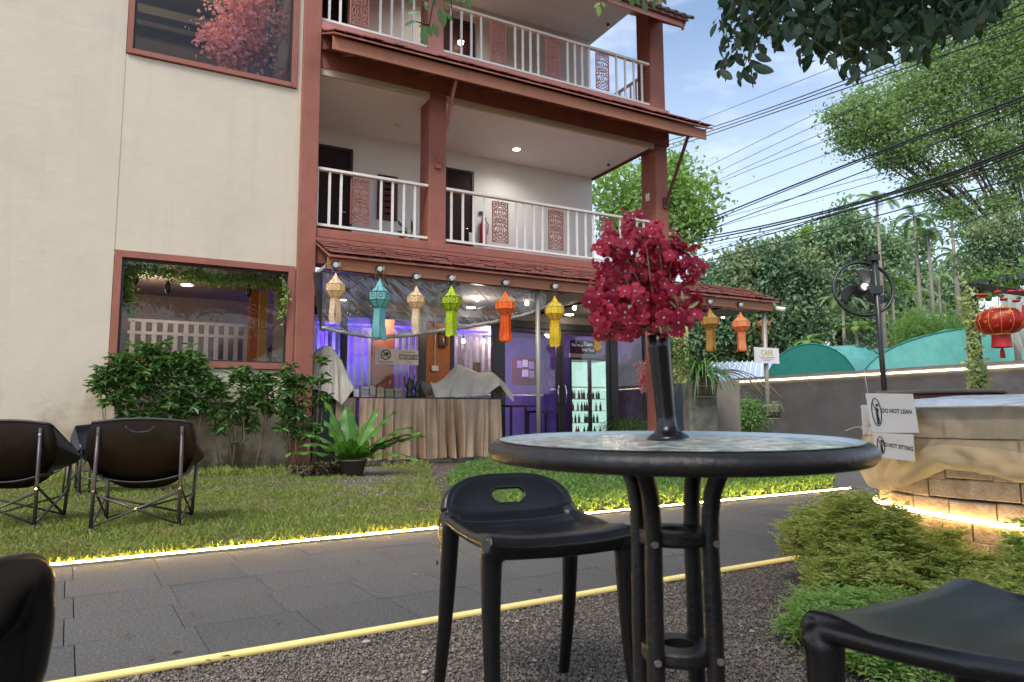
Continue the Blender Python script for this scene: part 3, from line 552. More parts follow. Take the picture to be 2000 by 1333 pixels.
led_bar('blue light bar above the slats behind the no smoking sign', (gx(770, 3.05), 3.08, za + .08), (gx(818, 3.05), 3.08, za + .08), 'ledblue', .028)
led_bar('blue light bar above the slats right of the orange pier', (gx(888, 3.05), 3.08, za + .08), (gx(955, 3.05), 3.08, za + .08), 'ledblue', .028)
led_bar('short upright blue light at the left edge of the shop front', (gx(629, 2.9), 2.9, fpt(629, 648, 2.9).z), (gx(629, 2.9), 2.9, fpt(629, 690, 2.9).z), 'ledblue', .03)
# room lamps (lit in the photograph)
def pl(name, loc, e, col, r=.12):
    ld = bpy.data.lights.new(name, 'POINT'); ld.energy = e; ld.color = col; ld.shadow_soft_size = r; o = bpy.data.objects.new(name, ld); COL.objects.link(o); o.location = loc
pl('blue_room_light', (2.2, 3.6, 2.6), 60, (.12, .08, 1)); pl('blue_room_light', (5.4, 4.6, 2.3), 110, (.22, .14, 1)); pl('blue_room_light', (1.1, 2.9, 2.2), 14, (.2, .15, 1))
pl('room_light', (5.8, 4.0, 3.0), 55, (1, .82, .72)); pl('room_light', (2.4, 3.0, 3.1), 22, (1, .8, .66)); pl('room_light', (-2.6, 1.6, 3.0), 22, (1, .76, .55)); pl('patio_light', (3.6, .8, 3.1), 16, (1, .85, .66)); pl('patio_light', (7.2, .8, 3.1), 12, (1, .85, .66))
def disc(p, lab, r=.09):
    t = T('downlight', lab, 'light', p); MB().lathe([(0, -.012), (r, -.012), (r * 1.2, 0)], 18).build('lens', 'downlight', t)
def dl(px, py, z, lab): p = gpt(px, py, z); disc((p.x, p.y, z), lab)
dl(365, 557, 3.42, 'brighter ceiling light seen through the lower window'); dl(311, 601, 3.42, 'small ceiling light at the left of the lower window')
dl(1112, 615, 3.358, 'flat ceiling light between the yellow and gold lanterns'); dl(920, 601, 3.358, 'flat ceiling light right of the lime lantern'); dl(668, 587, 3.358, 'flat ceiling light right of the first cream lantern')
def bulb(px, py, y, lab):
    p = fpt(px, py, y); t = T('festoon_bulb', lab, 'bulb', p); MB().lathe([(0, -.05), (.035, -.035), (.045, 0), (.03, .035), (.02, .05)], 14).build('globe', 'bulb', t); MB().tube([(0, 0, .05), (0, 0, .13)], .022, 8).build('socket', 'black', t)
    if p.z < 3.2: MB().tube([(0, 0, .13), (0, 0, 3.36 - p.z)], .004, 5).build('cord', 'black', t)
bulb(932, 585, .6, 'round lit bulb between the lime and orange lanterns'); bulb(1029, 593, .6, 'round lit bulb between the orange and yellow lanterns'); bulb(1122, 602, .6, 'round lit bulb right of the yellow lantern')
bulb(1347, 622, .6, 'round lit bulb left of the gold lantern on the right'); bulb(1412, 619, .6, 'round lit bulb between gold and peach lanterns')
for px in (905, 945, 980): bulb(px, 667, 3.0, 'added bulb standing in for a reflection in the shop pane at %s' % {905: 'the orange pier', 945: 'the middle slats', 980: 'the dark door post'}[px])  # bulbs added behind the glass stand in for reflections of the festoon lights
# fridge
xa, xb = gx(1113, 3.1), gx(1189, 3.1); ztop = fpt(1150, 700, 3.1).z
T0 = T('drinks_fridge', 'tall two door drinks fridge glowing inside the shop', 'fridge', (xa, 3.1, .05)); W_ = xb - xa; H_ = ztop - .05
mb = MB(); mb.box((0, .04, 0), (W_, .7, .12)); mb.box((0, .04, H_ - .05), (W_, .7, H_)); mb.box((0, .04, .12), (.04, .7, H_ - .05)); mb.box((W_ - .04, .04, .12), (W_, .7, H_ - .05)); mb.box((.04, .64, .12), (W_ - .04, .7, H_ - .05)); mb.build('cabinet', 'black', T0)
for x_ in (.041, W_ - .049): MB().box((x_, .05, .13), (x_ + .008, .62, H_ - .06)).build('liner', 'fridgelight', T0)  # liners and back panel are emissive, putting in the lit interior's glow
MB().box((.045, .62, .13), (W_ - .045, .635, H_ - .06)).build('glowing_back', 'fridgelight', T0)
MB().tube([(.07, .08, .15), (.07, .08, H_ - .08)], .03, 8).build('light_tube', 'fridgelight', T0); MB().tube([(W_ / 2 + .08, .08, .15), (W_ / 2 + .08, .08, H_ - .08)], .02, 8).build('light_tube', 'fridgelight', T0)
for k, z in enumerate((.3, .62, .94, 1.26, 1.58)):
    if z > H_ - .3: break
    MB().box((.05, .1, z), (W_ - .05, .6, z + .015)).build('shelf', 'rail', T0)
T1 = T('display_shelf', 'pale lit upright shelf behind the shop glass', 'shelf', (xa - .75, 6.9, .05)); MB().box((0, 0, 0), (.5, .05, 2.2)).build('back_panel', 'slat', T1)
for z in (.6, 1.1, 1.6): MB().box((0, -.2, z), (.5, 0, z + .03)).build('board', 'slat', T1)
for s in (0, 1):
    x0 = s * W_ / 2 + .005; x1 = x0 + W_ / 2 - .01; f = MB(); f.box((x0, 0, .1), (x0 + .05, .035, H_)); f.box((x1 - .05, 0, .1), (x1, .035, H_)); f.box((x0 + .05, .001, H_ - .06), (x1 - .05, .034, H_)); f.box((x0 + .05, .001, .1), (x1 - .05, .034, .16)); o = f.build('door', 'black', T0); MB().box((x0 + .05, .015, .16), (x1 - .05, .02, H_ - .06)).build('pane', 'pane', o)
botm = [mat('bottle green', (.03, .12, .03), rough=.1), mat('bottle amber', (.2, .06, .01), rough=.1), mat('bottle white', (.6, .6, .55), rough=.3), mat('bottle dark', (.02, .02, .02), rough=.1), mat('can red', (.5, .05, .03), rough=.2)]
bme = [MB().lathe([(0, 0), (.033, 0), (.033, .13), (.012, .18), (.012, .23), (0, .23)], 10).mesh('bottle', q) for q in botm]
rr = random.Random(5); lz_ = bc_ = 0
for z in (.315, .635, .955, 1.275):
    for x in np.arange(.11, W_ - .1, .1):
        if rr.random() < .75:
            k = rr.randrange(5); o = OB('bottle', bme[k], None, (xa + x, 3.1 + .2 + rr.uniform(0, .08), .05 + z)); o['category'] = 'bottle'; bc_ = bc_ + 1 if z == lz_ else 1; lz_ = z; o['label'] = '%s bottle, %s from the left on the %s shelf of the glowing fridge' % (['green', 'amber', 'white', 'dark', 'red'][k], ['first', 'second', 'third', 'fourth', 'fifth', 'sixth', 'seventh', 'eighth', 'ninth', 'tenth', 'eleventh', 'twelfth'][bc_ - 1], {.315: 'lowest', .635: 'second', .955: 'third', 1.275: 'top'}[z]); o['group'] = 'bottles in the drinks fridge'
M['txtw'] = mat('glowing white print', (.8, .8, .82), rough=.6, emit=(.8, .8, .9), es=.25); M['txtk'] = mat('dark print', (.03, .03, .035), rough=.7); M['txtr'] = mat('dark red print', (.12, .02, .02), rough=.7); M['txtg'] = mat('brown grey print', (.16, .12, .08), rough=.7); M['txty'] = mat('olive print', (.45, .42, .08), rough=.7)  # white print carries slight emission that paints in its brightness
M['paper'] = mat('white card', (.74, .70, .68), (.68, .64, .61), 8, .6)
def text(s, size, mt, parent, loc, rot=(pi / 2, 0, 0), sx=1.0, bold=0, align='CENTER'):
    cu = bpy.data.curves.new('lettering', 'FONT'); cu.body = s; cu.size = size; cu.align_x = align; cu.align_y = 'CENTER'; cu.offset = bold; cu.resolution_u = 3
    tmp = bpy.data.objects.new('tmp', cu); COL.objects.link(tmp); dg = bpy.context.evaluated_depsgraph_get(); me = bpy.data.meshes.new_from_object(tmp.evaluated_get(dg)); bpy.data.objects.remove(tmp)
    me.materials.clear(); me.materials.append(M[mt]); return OB('lettering', me, parent, loc, rot, scale=(sx, 1, 1))
a = fpt(1110, 700, 3.0); b = fpt(1160, 668, 3.0)
T0 = T('fridge_sign', 'dark purple header sign standing on the drinks fridge', 'sign', (xa, 3.09, ztop + .01)); hh = b.z - a.z + .02
MB().box((0, 0, 0), (W_, .06, .10)).build('shelf_edge', 'slat', T0); MB().box((.0, 0, .101), (W_ * .66, .05, .101 + .36)).build('board', mat('sign purple', (.035, .02, .09), (.02, .015, .05), 5, .4), T0)
text('Tim Your', .10, 'txtw', T0, (W_ * .19, -.004, .32)); text('Tiam', .145, 'txtw', T0, (W_ * .46, -.004, .36), bold=.003); text('Ucy Your', .11, 'txtw', T0, (W_ * .47, -.004, .21), bold=.002)
# shop props
def simple(name, lab, cat, loc, mb, mt, group=None, part='body', **k): t = T(name, lab, cat, loc, 0, group); mb.build(part, mt, t, **k); return t
a = fpt(1000, 752, 5.0); b = fpt(1050, 700, 5.0)
T0 = T('poster_wall', 'wine red display panel with framed pictures deep inside the shop', 'display', (a.x, 5.0, a.z)); w_, h_ = b.x - a.x, b.z - a.z
MB().box((0, 0, 0), (w_, .05, h_)).build('panel', 'seat', T0)
for i, (u, v, s) in enumerate(((.2, .62, .2), (.42, .66, .18), (.65, .6, .2), (.4, .3, .22), (.68, .26, .18))): MB().box((u * w_, -.02, v * h_), ((u + s) * w_, -.002, (v + .26) * h_)).build('picture', 'paper' if i % 2 else 'purple', T0)
for px0, px1, py0, lab in ((985, 1040, 792, 'black square bar table in front of the shop glass'), (1042, 1080, 803, 'black low table beside the grey canopy pole')):
    a = fpt(px0, py0, 1.4); b = fpt(px1, py0, 1.4); T0 = T('bar_table', lab, 'table', (a.x, 1.1, .05)); w_ = b.x - a.x; h_ = a.z - .05
    MB().box((0, 0, h_ - .04), (w_, .6, h_)).build('table_top', 'black', T0)
    for x in (.02, w_ - .02):
        for y in (.02, .58): MB().box((x - .02, y - .02, 0), (x + .02, y + .02, h_ - .04)).build('leg', 'black', T0)
a = fpt(1160, 740, .9)
a = fpt(933, 735, YG - .02); T0 = T('face_poster', 'small poster of a face stuck on the shop pane', 'poster', (a.x - .12, YG - .02, a.z - .3)); MB().box((0, 0, 0), (.2, .004, .62)).build('sheet', mat('poster brown', (.35, .2, .14), (.06, .03, .03), 9, .7), T0)
# door signs
a = fpt(732, 712, YG - .03); b = fpt(775, 682, YG - .03); T0 = T('no_smoking_sign', 'white no smoking notice on the shop pane', 'sign', (a.x, YG - .03, a.z)); w_, h_ = b.x - a.x, b.z - a.z
MB().box((0, 0, 0), (w_, .006, h_)).build('board', 'paper', T0)
mb = MB(); cx_, cz_ = w_ / 2, h_ * .62; ra = h_ * .29
mb.tube([(cx_ + ra * cos(t * pi / 12), -.004, cz_ + ra * sin(t * pi / 12)) for t in range(24)], .011, 4, closed=True); mb.beam((cx_ - ra * .7, -.004, cz_ + ra * .7), (cx_ + ra * .7, -.004, cz_ - ra * .7), .006, .022); mb.build('ring', 'txtr', T0)
mb = MB(); mb.beam((cx_ - ra * .6, -.003, cz_ - ra * .15), (cx_ + ra * .1, -.003, cz_ + ra * .05), .004, .03); mb.beam((cx_ + .0, -.003, cz_ + ra * .4), (cx_ + ra * .6, -.003, cz_ + ra * .1), .004, .05); mb.build('cigarette', 'txtk', T0)
mb = MB(); mb.box((w_ * .12, -.003, h_ * .18), (w_ * .88, -.001, h_ * .21)); mb.box((w_ * .2, -.003, h_ * .09), (w_ * .84, -.001, h_ * .12)); mb.build('small_print', 'txtg', T0)
a = fpt(776, 712, YG - .03); b = fpt(817, 685, YG - .03); T0 = T('notice_sign', 'white notice with a grey band of words beside the no smoking sign', 'sign', (a.x + .01, YG - .03, a.z)); w_, h_ = b.x - a.x, b.z - a.z
MB().box((0, 0, 0), (w_, .006, h_)).build('board', 'paper', T0); MB().box((w_ * .05, -.003, h_ * .34), (w_ * .97, -.001, h_ * .68)).build('band', 'txtg', T0); text('WARNING', .065, 'txtg', T0, (w_ / 2, -.004, h_ * .83)); text('CAM NEW AIM', .10, 'paper', T0, (w_ / 2, -.005, h_ * .5), sx=.78, bold=.001); text('TH-EN', .045, 'txtg', T0, (w_ / 2, -.004, h_ * .15))
p = fpt(850, 640, YG - .06); T0 = T('switch_conduit', 'white conduit running down to a socket box on the orange pier', 'socket', (p.x, YG - .05, 0)); zz = fpt(850, 720, YG - .06).z; MB().tube([(0, 0, zz), (0, 0, 3.0)], .014, 6).build('conduit', 'rail', T0); MB().box((-.09, -.04, zz - .06), (.07, .01, zz + .06)).build('socket_box', 'rail', T0, bevel=.008)
p = fpt(866, 663, YG - .1); T0 = T('wall_lantern', 'black framed lantern on the orange pier', 'lamp', p); mb = MB(); mb.box((-.09, -.06, -.16), (.09, .06, -.13)); mb.box((-.09, -.06, .13), (.09, .06, .17)); [mb.box((x - .01, y - .01, -.13), (x + .01, y + .01, .13)) for x in (-.08, .08) for y in (-.05, .05)]; mb.build('frame', 'black', T0); MB().tube([(0, 0, -.1), (0, 0, .03)], .02, 8).build('candle', 'rail', T0)
# poles of the canopy
for px, lab, y in ((1052, 'grey steel pole under the canopy near the yellow lantern', -.78), (1500, 'grey steel pole at the right end of the canopy', -.80)):
    p = fpt(px, 800, y); T0 = T('canopy_pole', lab, 'pole', (p.x, y, 0)); MB().tube([(0, 0, 0), (0, 0, 3.3)], .045 if px < 1200 else .055, 12).build('tube', 'steel', T0); MB().tube([(0, 0, 0), (0, 0, .02)], .1, 12).build('base_plate', 'steel', T0); pole_x = p.x
a = fpt(1474, 709, -.90); b = fpt(1521, 681, -.90); T0 = T('pole_sign', 'white sign with olive lettering tied to the right canopy pole', 'sign', (a.x, -.90, a.z)); w_, h_ = b.x - a.x, b.z - a.z
MB().box((0, 0, 0), (w_, .01, h_)).build('board', 'paper', T0); text('CAFE', .17, 'txty', T0, (w_ / 2, -.004, h_ * .66), bold=.004)
mb = MB(); [mb.box((w_ * (.5 - q), -.003, h_ * z), (w_ * (.5 + q), -.001, h_ * (z + .025))) for q, z in ((.33, .37), (.22, .27), (.15, .17))]; mb.build('small_print', 'txtg', T0)
# plastic sheet
bot = [(628, 640), (680, 652), (735, 660), (800, 655), (900, 641), (985, 626), (1035, 612), (1068, 598)]
YS = -.72; bp_ = [fpt(x, y, YS) for x, y in bot]; xs = [p.x for p in bp_]; zs = [p.z for p in bp_]
def sheet(u, v):
    x = xs[0] + (xs[-1] - xs[0]) * u; zbt = float(np.interp(x, xs, zs)); z = 3.30 + (zbt - 3.30) * v
    y = YS + .05 * mn.noise(Vector((x * 5 + z * 3.0, z * 2.2 - x * 1.5, 1))) * (.4 + v) + .035 * mn.noise(Vector((x * 14 + z * 16, z * 4, 3))) + .03 * sin(x * 21 + z * 9) * mn.noise(Vector((x * 1.2, z * 3, 9)))
    return (x, y, z)
T0 = T('plastic_sheet', 'wrinkled clear plastic rain sheet tied up under the canopy', 'plastic sheet'); MB().grid(sheet, 170, 36).build('film', 'plastic', T0)
mb = MB(); pts = [Vector(sheet(i / 60, 1.0)) + Vector((0, 0, .012 * mn.noise(Vector((i * .7, 0, 0))))) for i in range(61)]; mb.tube(pts, [.026 + .013 * mn.noise(Vector((i * .5, 3, 0))) + .012 * sin(pi * i / 60) for i in range(61)], 8); mb.build('rolled_hem', 'hem', T0)
mb = MB(); mb.tube([pts[-1], pts[-1] + Vector((.2, -.05, .1)), pts[-1] + Vector((.35, -.1, .3))], .015, 6); mb.build('tie_cord', 'fascia', T0)
bpost = fpt(633, 600, -.65); T0 = T('curtain_rail', 'dark folded awning edge beside the corner column', 'awning'); MB().beam((bpost.x - .14, -.6, 3.3), (bpost.x + .0, -.6, fpt(636, 645, -.6).z), .06, .09).build('edge', 'black', T0)
# ---------------------------------------------------------------- Lanna lanterns
def lantern(px, ytip, ybot, wpx, colr, lab, y=-1.02, style=0, spot=True, ysp=None):
    p = fpt(px, ytip, y); d_ = (p - CAM).dot(FW); h = (ybot - ytip) * d_ / FPX; w = wpx * d_ / FPX / 2
    mt = mat('paper lantern ' + lab[:12], colr, tuple(c * .72 for c in colr), 26, .75, translucent=.35); mtail = mat('paper tail ' + lab[:12], tuple(c * .9 for c in colr), tuple(c * .6 for c in colr), 30, .75, translucent=.35)
    trim = mat('lantern edging', (.42, .30, .10), rough=.4) if style != 2 else mat('dark lantern edging', (.05, .04, .02), rough=.5)
    t = T('paper_lantern', lab, 'lantern', p, random.uniform(0, .7), 'paper lanterns hanging along the canopy edge'); hb = min(h * .47, w * 2.65); n = 8 if style != 1 else 10
    zz = [-hb * .30, -hb * .47, -hb * .76, -hb]
    prof = [(w * .34, -hb * .27), (w * .86, zz[1]), (w, zz[1] - hb * .02), (w, zz[2]), (w * .5, zz[3])]
    MB().lathe(prof, n, smooth=False).build('body', mt, t)
    MB().lathe([(.004, 0), (w * .40, -hb * .27)], 4 if style != 3 else 6, smooth=False).build('spire', mt, t)
    fr = MB(); 
    for j in range(n):
        a_ = 2 * pi * j / n; fr.tube([(r * 1.012 * cos(a_), r * 1.012 * sin(a_), z) for r, z in prof], .0055, 4, smooth=False)
        if style == 0 or style == 2: 
            am = a_ + pi / n; rad = w * cos(pi / n) * 1.012; c_ = Vector((rad * cos(am), rad * sin(am), (zz[1] + zz[2]) / 2)); tx = Vector((-sin(am), cos(am), 0)); q = w * .2
            fr.tube([c_ + tx * q * cos(k * pi / 4) + UP * q * sin(k * pi / 4) for k in range(8)], .006, 4, closed=True, smooth=False)
    for r, z in prof[1:]: fr.tube([(r * 1.012 * cos(2 * pi * j / n), r * 1.012 * sin(2 * pi * j / n), z) for j in range(n)], .0055, 4, closed=True, smooth=False)
    if style == 1:
        for j in range(n): a0, a1 = 2 * pi * j / n, 2 * pi * (j + .5) / n; fr.tube([(w * 1.01 * cos(a0), w * 1.01 * sin(a0), zz[1]), (w * .5 * cos(a1), w * .5 * sin(a1), -hb * .27)], .0055, 4, smooth=False); fr.tube([(w * 1.01 * cos(a0), w * 1.01 * sin(a0), zz[2]), (w * .5 * cos(a1), w * .5 * sin(a1), zz[3])], .0055, 4, smooth=False)
    fr.build('frame', trim, t)
    for k in range(4 if style != 1 else 6):
        a_ = 2 * pi * k / (4 if style != 1 else 6) + .4; o = Vector((cos(a_), sin(a_), 0)) * w * .38; tx = Vector((-sin(a_), cos(a_), 0)); L_ = (h - hb) * random.uniform(.86, 1.0); wv = random.uniform(0, 6); sm = MB(); nn_ = 16
        def tl(u, v, o=o, tx=tx, L_=L_, wv=wv):
            z = -hb - L_ * v + ((abs(u - .5) * .16 * L_ if style != 1 else .0) if v > .97 else 0); fl = .018 * sin(v * 7 + wv) * v; jg = (.016 if int(v * nn_) % 2 else 0) * (1 if style in (1, 3) else .35)
            return o * (1 + .25 * v) + tx * ((u - .5) * (w * .66) * (1 + .1 * v) + (jg if u > .9 else -jg if u < .1 else 0)) + o.normalized() * fl + UP * z
        sm.grid(tl, 2, nn_); sm.build('streamer', mtail, t)
    mb = MB(); zs_ = fpt(px, (ysp or ytip - 12), y).z - p.z; [mb.tube([(s * w * .5, 0, -hb * .3), (s * w * .34, 0, zs_)], .003, 4) for s in (-1, 1)]; mb.build('string', 'stem', t)
    if spot:
        q = fpt(px - 1, ysp, -.96); s_ = T('fascia_spotlight', 'small round spotlight on the fascia above the ' + lab.split(' with')[0].split(' hanging')[0].split(' beside')[0], 'spotlight', q, 0, 'small round spotlights along the fascia')
        MB().tube([(0, .03, 0), (0, -.02, -.01)], .062, 14).build('housing', 'black', s_); MB().tube([(0, -.021, -.01), (0, -.04, -.013)], .045, 12).build('lens', mat('spot lens', (.35, .5, .5), (.7, .75, .72), 18, .12, coat=1), s_); MB().box((.05, -.03, -.03), (.085, .0, .04)).build('clip', 'steel', s_)
LN = [(656, 533, 638, 37, (.86, .66, .48), 'cream peach paper lantern with pointed tail nearest the corner column', 0, 517), (742, 545, 669, 43, (.22, .58, .66), 'sky blue paper lantern with gold edging', 2, 525), (813, 558, 655, 34, (.86, .68, .50), 'small cream paper lantern with a straight tail beside the blue one', 0, 540),
      (882, 558, 663, 41, (.52, .68, .03), 'lime green paper lantern with looped streamers', 2, 543), (987, 568, 670, 39, (.85, .16, .02), 'bright orange paper lantern with ragged tail', 1, 552), (1083, 578, 681, 36, (.82, .62, .04), 'yellow paper lantern with spiky tail', 1, 559),
      (1166, 596, 688, 34, (.42, .24, .05), 'brown gold paper lantern hanging left behind the bouquet', 3, 570), (1386, 602, 691, 33, (.46, .25, .05), 'golden brown paper lantern hanging right of the bouquet', 3, 589), (1446, 610, 692, 34, (.85, .30, .13), 'peach pink paper lantern with feathery tail', 3, 595)]
for i, (px, yt, yb_, wp, c, lab, st, ys_) in enumerate(LN): lantern(px, yt, yb_, wp, c, lab, -1.02, st, True, ys_)
lantern(1491, 618, 672, 24, (.50, .08, .03), 'dark red paper lantern with short tail behind the right pole', 1.2, 0, False)
# ---------------------------------------------------------------- display table with satin skirt
M['satin'] = mat('brown satin', (.42, .285, .175), (.31, .205, .125), 2.5, .30, spec=.6, bump=.15, bscale=14)
M['linen'] = mat('grey beige cloth', (.50, .46, .40), (.42, .39, .33), 5, .85, bump=.25, bscale=60)
YT = .30; xa = gx(655, YT, 790); xb = gx(976, YT, 790); xs_ = gx(697, YT, 790)
T0 = T('display_table', 'long display table with pleated brown satin skirt', 'table', (0, 0, 0)); MB().box((xa, YT + .03, 1.19), (xb, YT + .8, 1.225)).build('table_top', 'black', T0)
def skirt(x0, x1, ph):
    ph_ = []; 
    def f(u, v):
        x = x0 + (x1 - x0) * u; s = x * 20 + 2.0 * sin(x * 3.1 + ph) + 1.1 * sin(x * 7.7 + ph) + .9 * mn.noise(Vector((x * 1.6, v * .7, ph)))
        amp = (.030 + .095 * v) * (.8 + .9 * mn.noise(Vector((x * 2.7, v * .8, ph + 5)))); y = YT - .03 - .06 * v - amp * (math.copysign(abs(sin(s)) ** .7, sin(s)) * (.7 + .5 * mn.noise(Vector((x * 2, ph, 0)))) + .35 * sin(s * 2.1 + v * 2)) - .02 * mn.noise(Vector((x * 4, v * 3, ph))) * v
        return (x + .012 * sin(s + v * 3) * v, y, 1.20 - 1.14 * v + .012 * sin(s * .5) * v)
    MB().grid(f, int((x1 - x0) * 110), 26).build('skirt', 'satin', T0)
skirt(xa, xs_ - .02, 1.0); skirt(xs_ + .05, xs_ + (xb - xs_) * .53, 2.0); skirt(xs_ + (xb - xs_) * .535, xb, 4.4)
for x in (xs_ + .01, xb - .03, xa + .02): MB().box((x - .015, YT + .05, .05), (x + .015, YT + .09, 1.19)).build('leg', 'black', T0)
def drape(name, lab, prof, base, y0, dep, wr=.03, seed=1):
    """cloth over a hidden object: prof = [(px, py_top)], base=[(px,py_bottom)] in the plane y0"""
    tp = [fpt(x, y, y0 + dep * .5) for x, y in prof]; bt = [fpt(x, y, y0) for x, y in base]; X0, X1 = tp[0].x, tp[-1].x; B0, B1 = bt[0].x, bt[-1].x
    tx_, tz_ = [p.x for p in tp], [p.z for p in tp]; bx_, bz_ = [p.x for p in bt], [p.z for p in bt]
    def f(u, v):
        xt = X0 + (X1 - X0) * u; zt = float(np.interp(xt, tx_, tz_)); xb_ = B0 + (B1 - B0) * u; zb_ = float(np.interp(xb_, bx_, bz_))
        if v < .5: k = 1 - v * 2; yy = y0 + dep * .5 + dep * .5 * k; x = xt + (xb_ - xt) * k; z = zt + (zb_ + .05 - zt) * k ** 1.1
        else: k = v * 2 - 1; yy = y0 + dep * .5 * (1 - k ** .7); x = xt + (xb_ - xt) * k; z = zt + (zb_ - zt) * k ** 1.15
        nx = wr * (1.2 * mn.noise(Vector((u * 7 + seed, v * 2.0, seed))) + .55 * sin(u * 30 + v * 5 + 3 * mn.noise(Vector((u * 4, v * 3, seed))) + seed) * k + .6 * mn.noise(Vector((u * 18, v * 5, seed + 3))))
        return (x, yy - nx, z + wr * .4 * mn.noise(Vector((u * 6, v * 6, seed))))
    t = T(name, lab, 'cloth'); MB().grid(f, 60, 30).build('sheet', 'linen', t); return t
drape('draped_cloth', 'grey cloth draped in peaks over goods on the display table', [(847, 752), (868, 738), (892, 712), (905, 716), (935, 728), (962, 727), (976, 740), (997, 765)], [(840, 745), (850, 776), (905, 776), (950, 772), (975, 752), (990, 770), (1003, 786)], .30, .55, .03, 4)
drape('draped_cloth', 'grey cloth draped over a tall thing behind the shrub', [(606, 720), (615, 686), (632, 675), (648, 677), (668, 705), (681, 738)], [(610, 760), (636, 765), (655, 780), (668, 792), (680, 775), (690, 762)], .12, .35, .018, 9)
p = fpt(640, 780, .3); simple('stand', 'dark stand hidden under the left draped cloth', 'stand', (0, 0, 0), MB().box((fpt(612, 780, .3).x, .30, .0), (fpt(660, 780, .3).x, .45, fpt(640, 735, .3).z)), 'black')
BK = [(706, 722, 752, 773, (.45, .42, .38), 'white patterned box stacked on display table'), (722, 735, 752, 773, (.40, .38, .34), 'pale paperback stack on the display table beside the patterned box'), (736, 752, 754, 773, (.34, .30, .20), 'tan book stack in the middle of the display table'), (753, 770, 756, 773, (.30, .25, .15), 'brown book stack on the display table'), (771, 787, 755, 773, (.36, .31, .24), 'beige book stack at the right of the row')]
for x0, x1, y0_, y1_, c, lab in BK:
    a = fpt(x0, y1_, .5); b = fpt(x1, y0_, .5); t = T('book_stack', lab, 'books', (a.x, .5, 1.226)); hh = b.z - a.z; k = 4
    for j in range(k): MB().box((random.uniform(0, .01), random.uniform(0, .02), j * hh / k), (b.x - a.x - .01, .2, (j + 1) * hh / k - .004)).build('book', mat('book cover', tuple(q * random.uniform(.6, 1.2) for q in c), rough=.6), t)
a = fpt(678, 760, .45); t = T('card_holder', 'white card stand on the left end of the display table', 'card stand', (a.x, .45, 1.226)); MB().box((0, 0, 0), (.22, .02, .15)).build('card', 'paper', t); MB().box((-.02, 0, 0), (.12, .01, .22)).build('card', 'paper', t)
def figure(px, lab, s):
    p = fpt(px, 772, .6); t = T('figurine', lab, 'figurine', (p.x, .6, 1.226)); MB().lathe([(0, 0), (.09, .0), (.07, .06), (.05, .14), (.085, .22), (.045, .3), (.05, .35), (.0, .42)], 12).build('body', 'black', t, scale=(s, s, s)); MB().beam((-.08 * s, 0, .2 * s), (-.12 * s, 0, .42 * s), .02, .03).build('wing', 'black', t); MB().beam((.06 * s, 0, .28 * s), (.10 * s, 0, .44 * s), .02, .03).build('wing', 'black', t)
figure(800, 'black winged figurine on the display table', 1.0); figure(815, 'second black figurine right beside the winged one', .85)
p = fpt(718, 745, .7); t = T('bag', 'dark soft bag lying on the book stacks', 'bag', (p.x, .7, 1.34)); MB().lathe([(0, 0), (.14, .01), (.16, .06), (.08, .11), (0, .12)], 14).build('body', 'black', t)
# ---------------------------------------------------------------- window dressing
def garland(name, lab, pts, n, size, mt, spread, lit=None):
    P = []; pts = [Vector(p) for p in pts]
    for i in range(n):
        k = random.uniform(0, len(pts) - 1.001); j = int(k); q = pts[j].lerp(pts[j + 1], k - j); P.append(q + Vector((random.gauss(0, spread), random.gauss(0, spread * .35), random.gauss(0, spread))))
    t = T(name, lab, 'vine'); V, F = leaves(np.array(P), size, None, aspect=.75); OB('foliage', npmesh('foliage', V, F, mt), t)
    mb = MB(); mb.tube(pts, .008, 5); mb.build('stem', 'stem', t); return t
W2 = lambda px, py, y=.32: fpt(px, py, y)
garland('ivy_garland', 'ivy garland across the top inside the lower window', [W2(242, 600), W2(244, 560), W2(248, 520), W2(300, 528), W2(370, 535), W2(420, 545), W2(480, 545), W2(550, 550), W2(556, 600)], 3000, .055, 'leaflight', .062)
garland('ivy_garland', 'short ivy sprig hanging at the left end of the lower window', [W2(243, 520), W2(250, 575), W2(252, 615)], 220, .05, 'leafmid', .045)
garland('ivy_sprig', 'pale ivy hanging over the right frame of the lower window', [fpt(553, 545, -.06), fpt(560, 575, -.08), fpt(556, 600, -.07), fpt(550, 625, -.06)], 150, .045, 'leaflight', .03)
for px, py in ((265, 545), (328, 562), (486, 570), (546, 548)):
    p = W2(px, py, .5); t = T('hanging_lamp', {265: 'leftmost', 328: 'second', 486: 'third', 546: 'rightmost'}[px] + ' small black hanging lamp under the ivy in the lower window', 'lamp', p); MB().lathe([(0, -.11), (.035, -.08), (.05, -.02), (.045, .05), (.02, .09), (.012, .12)], 10).build('shade', 'black', t); MB().tube([(0, 0, .1), (0, 0, 3.42 - p.z)], .005, 5).build('cord', 'black', t)
p = W2(540, 690, .9); t = T('flower_pot', 'mixed flowers at the right bottom corner of the lower window', 'flowers', (p.x, .9, 1.2)); MB().lathe([(0, -.3), (.12, -.3), (.16, .0), (.0, .0)], 12).build('pot', 'door', t)
PP = RNG.normal(size=(260, 3)) * np.array([.17, .1, .16]) + [0, 0, .38]; V, F = leaves(PP, .07, aspect=.7); OB('foliage', npmesh('foliage', V, F, 'leafmid'), t); PP = RNG.normal(size=(60, 3)) * np.array([.15, .1, .12]) + [-.03, -.05, .42]; V, F = leaves(PP, .06, aspect=.9); M['petalp'] = mat('pink petal', (.80, .46, .52), (.62, .22, .28), 4, .7, island=.8, translucent=.3); OB('blooms', npmesh('blooms', V, F, 'petalp'), t)
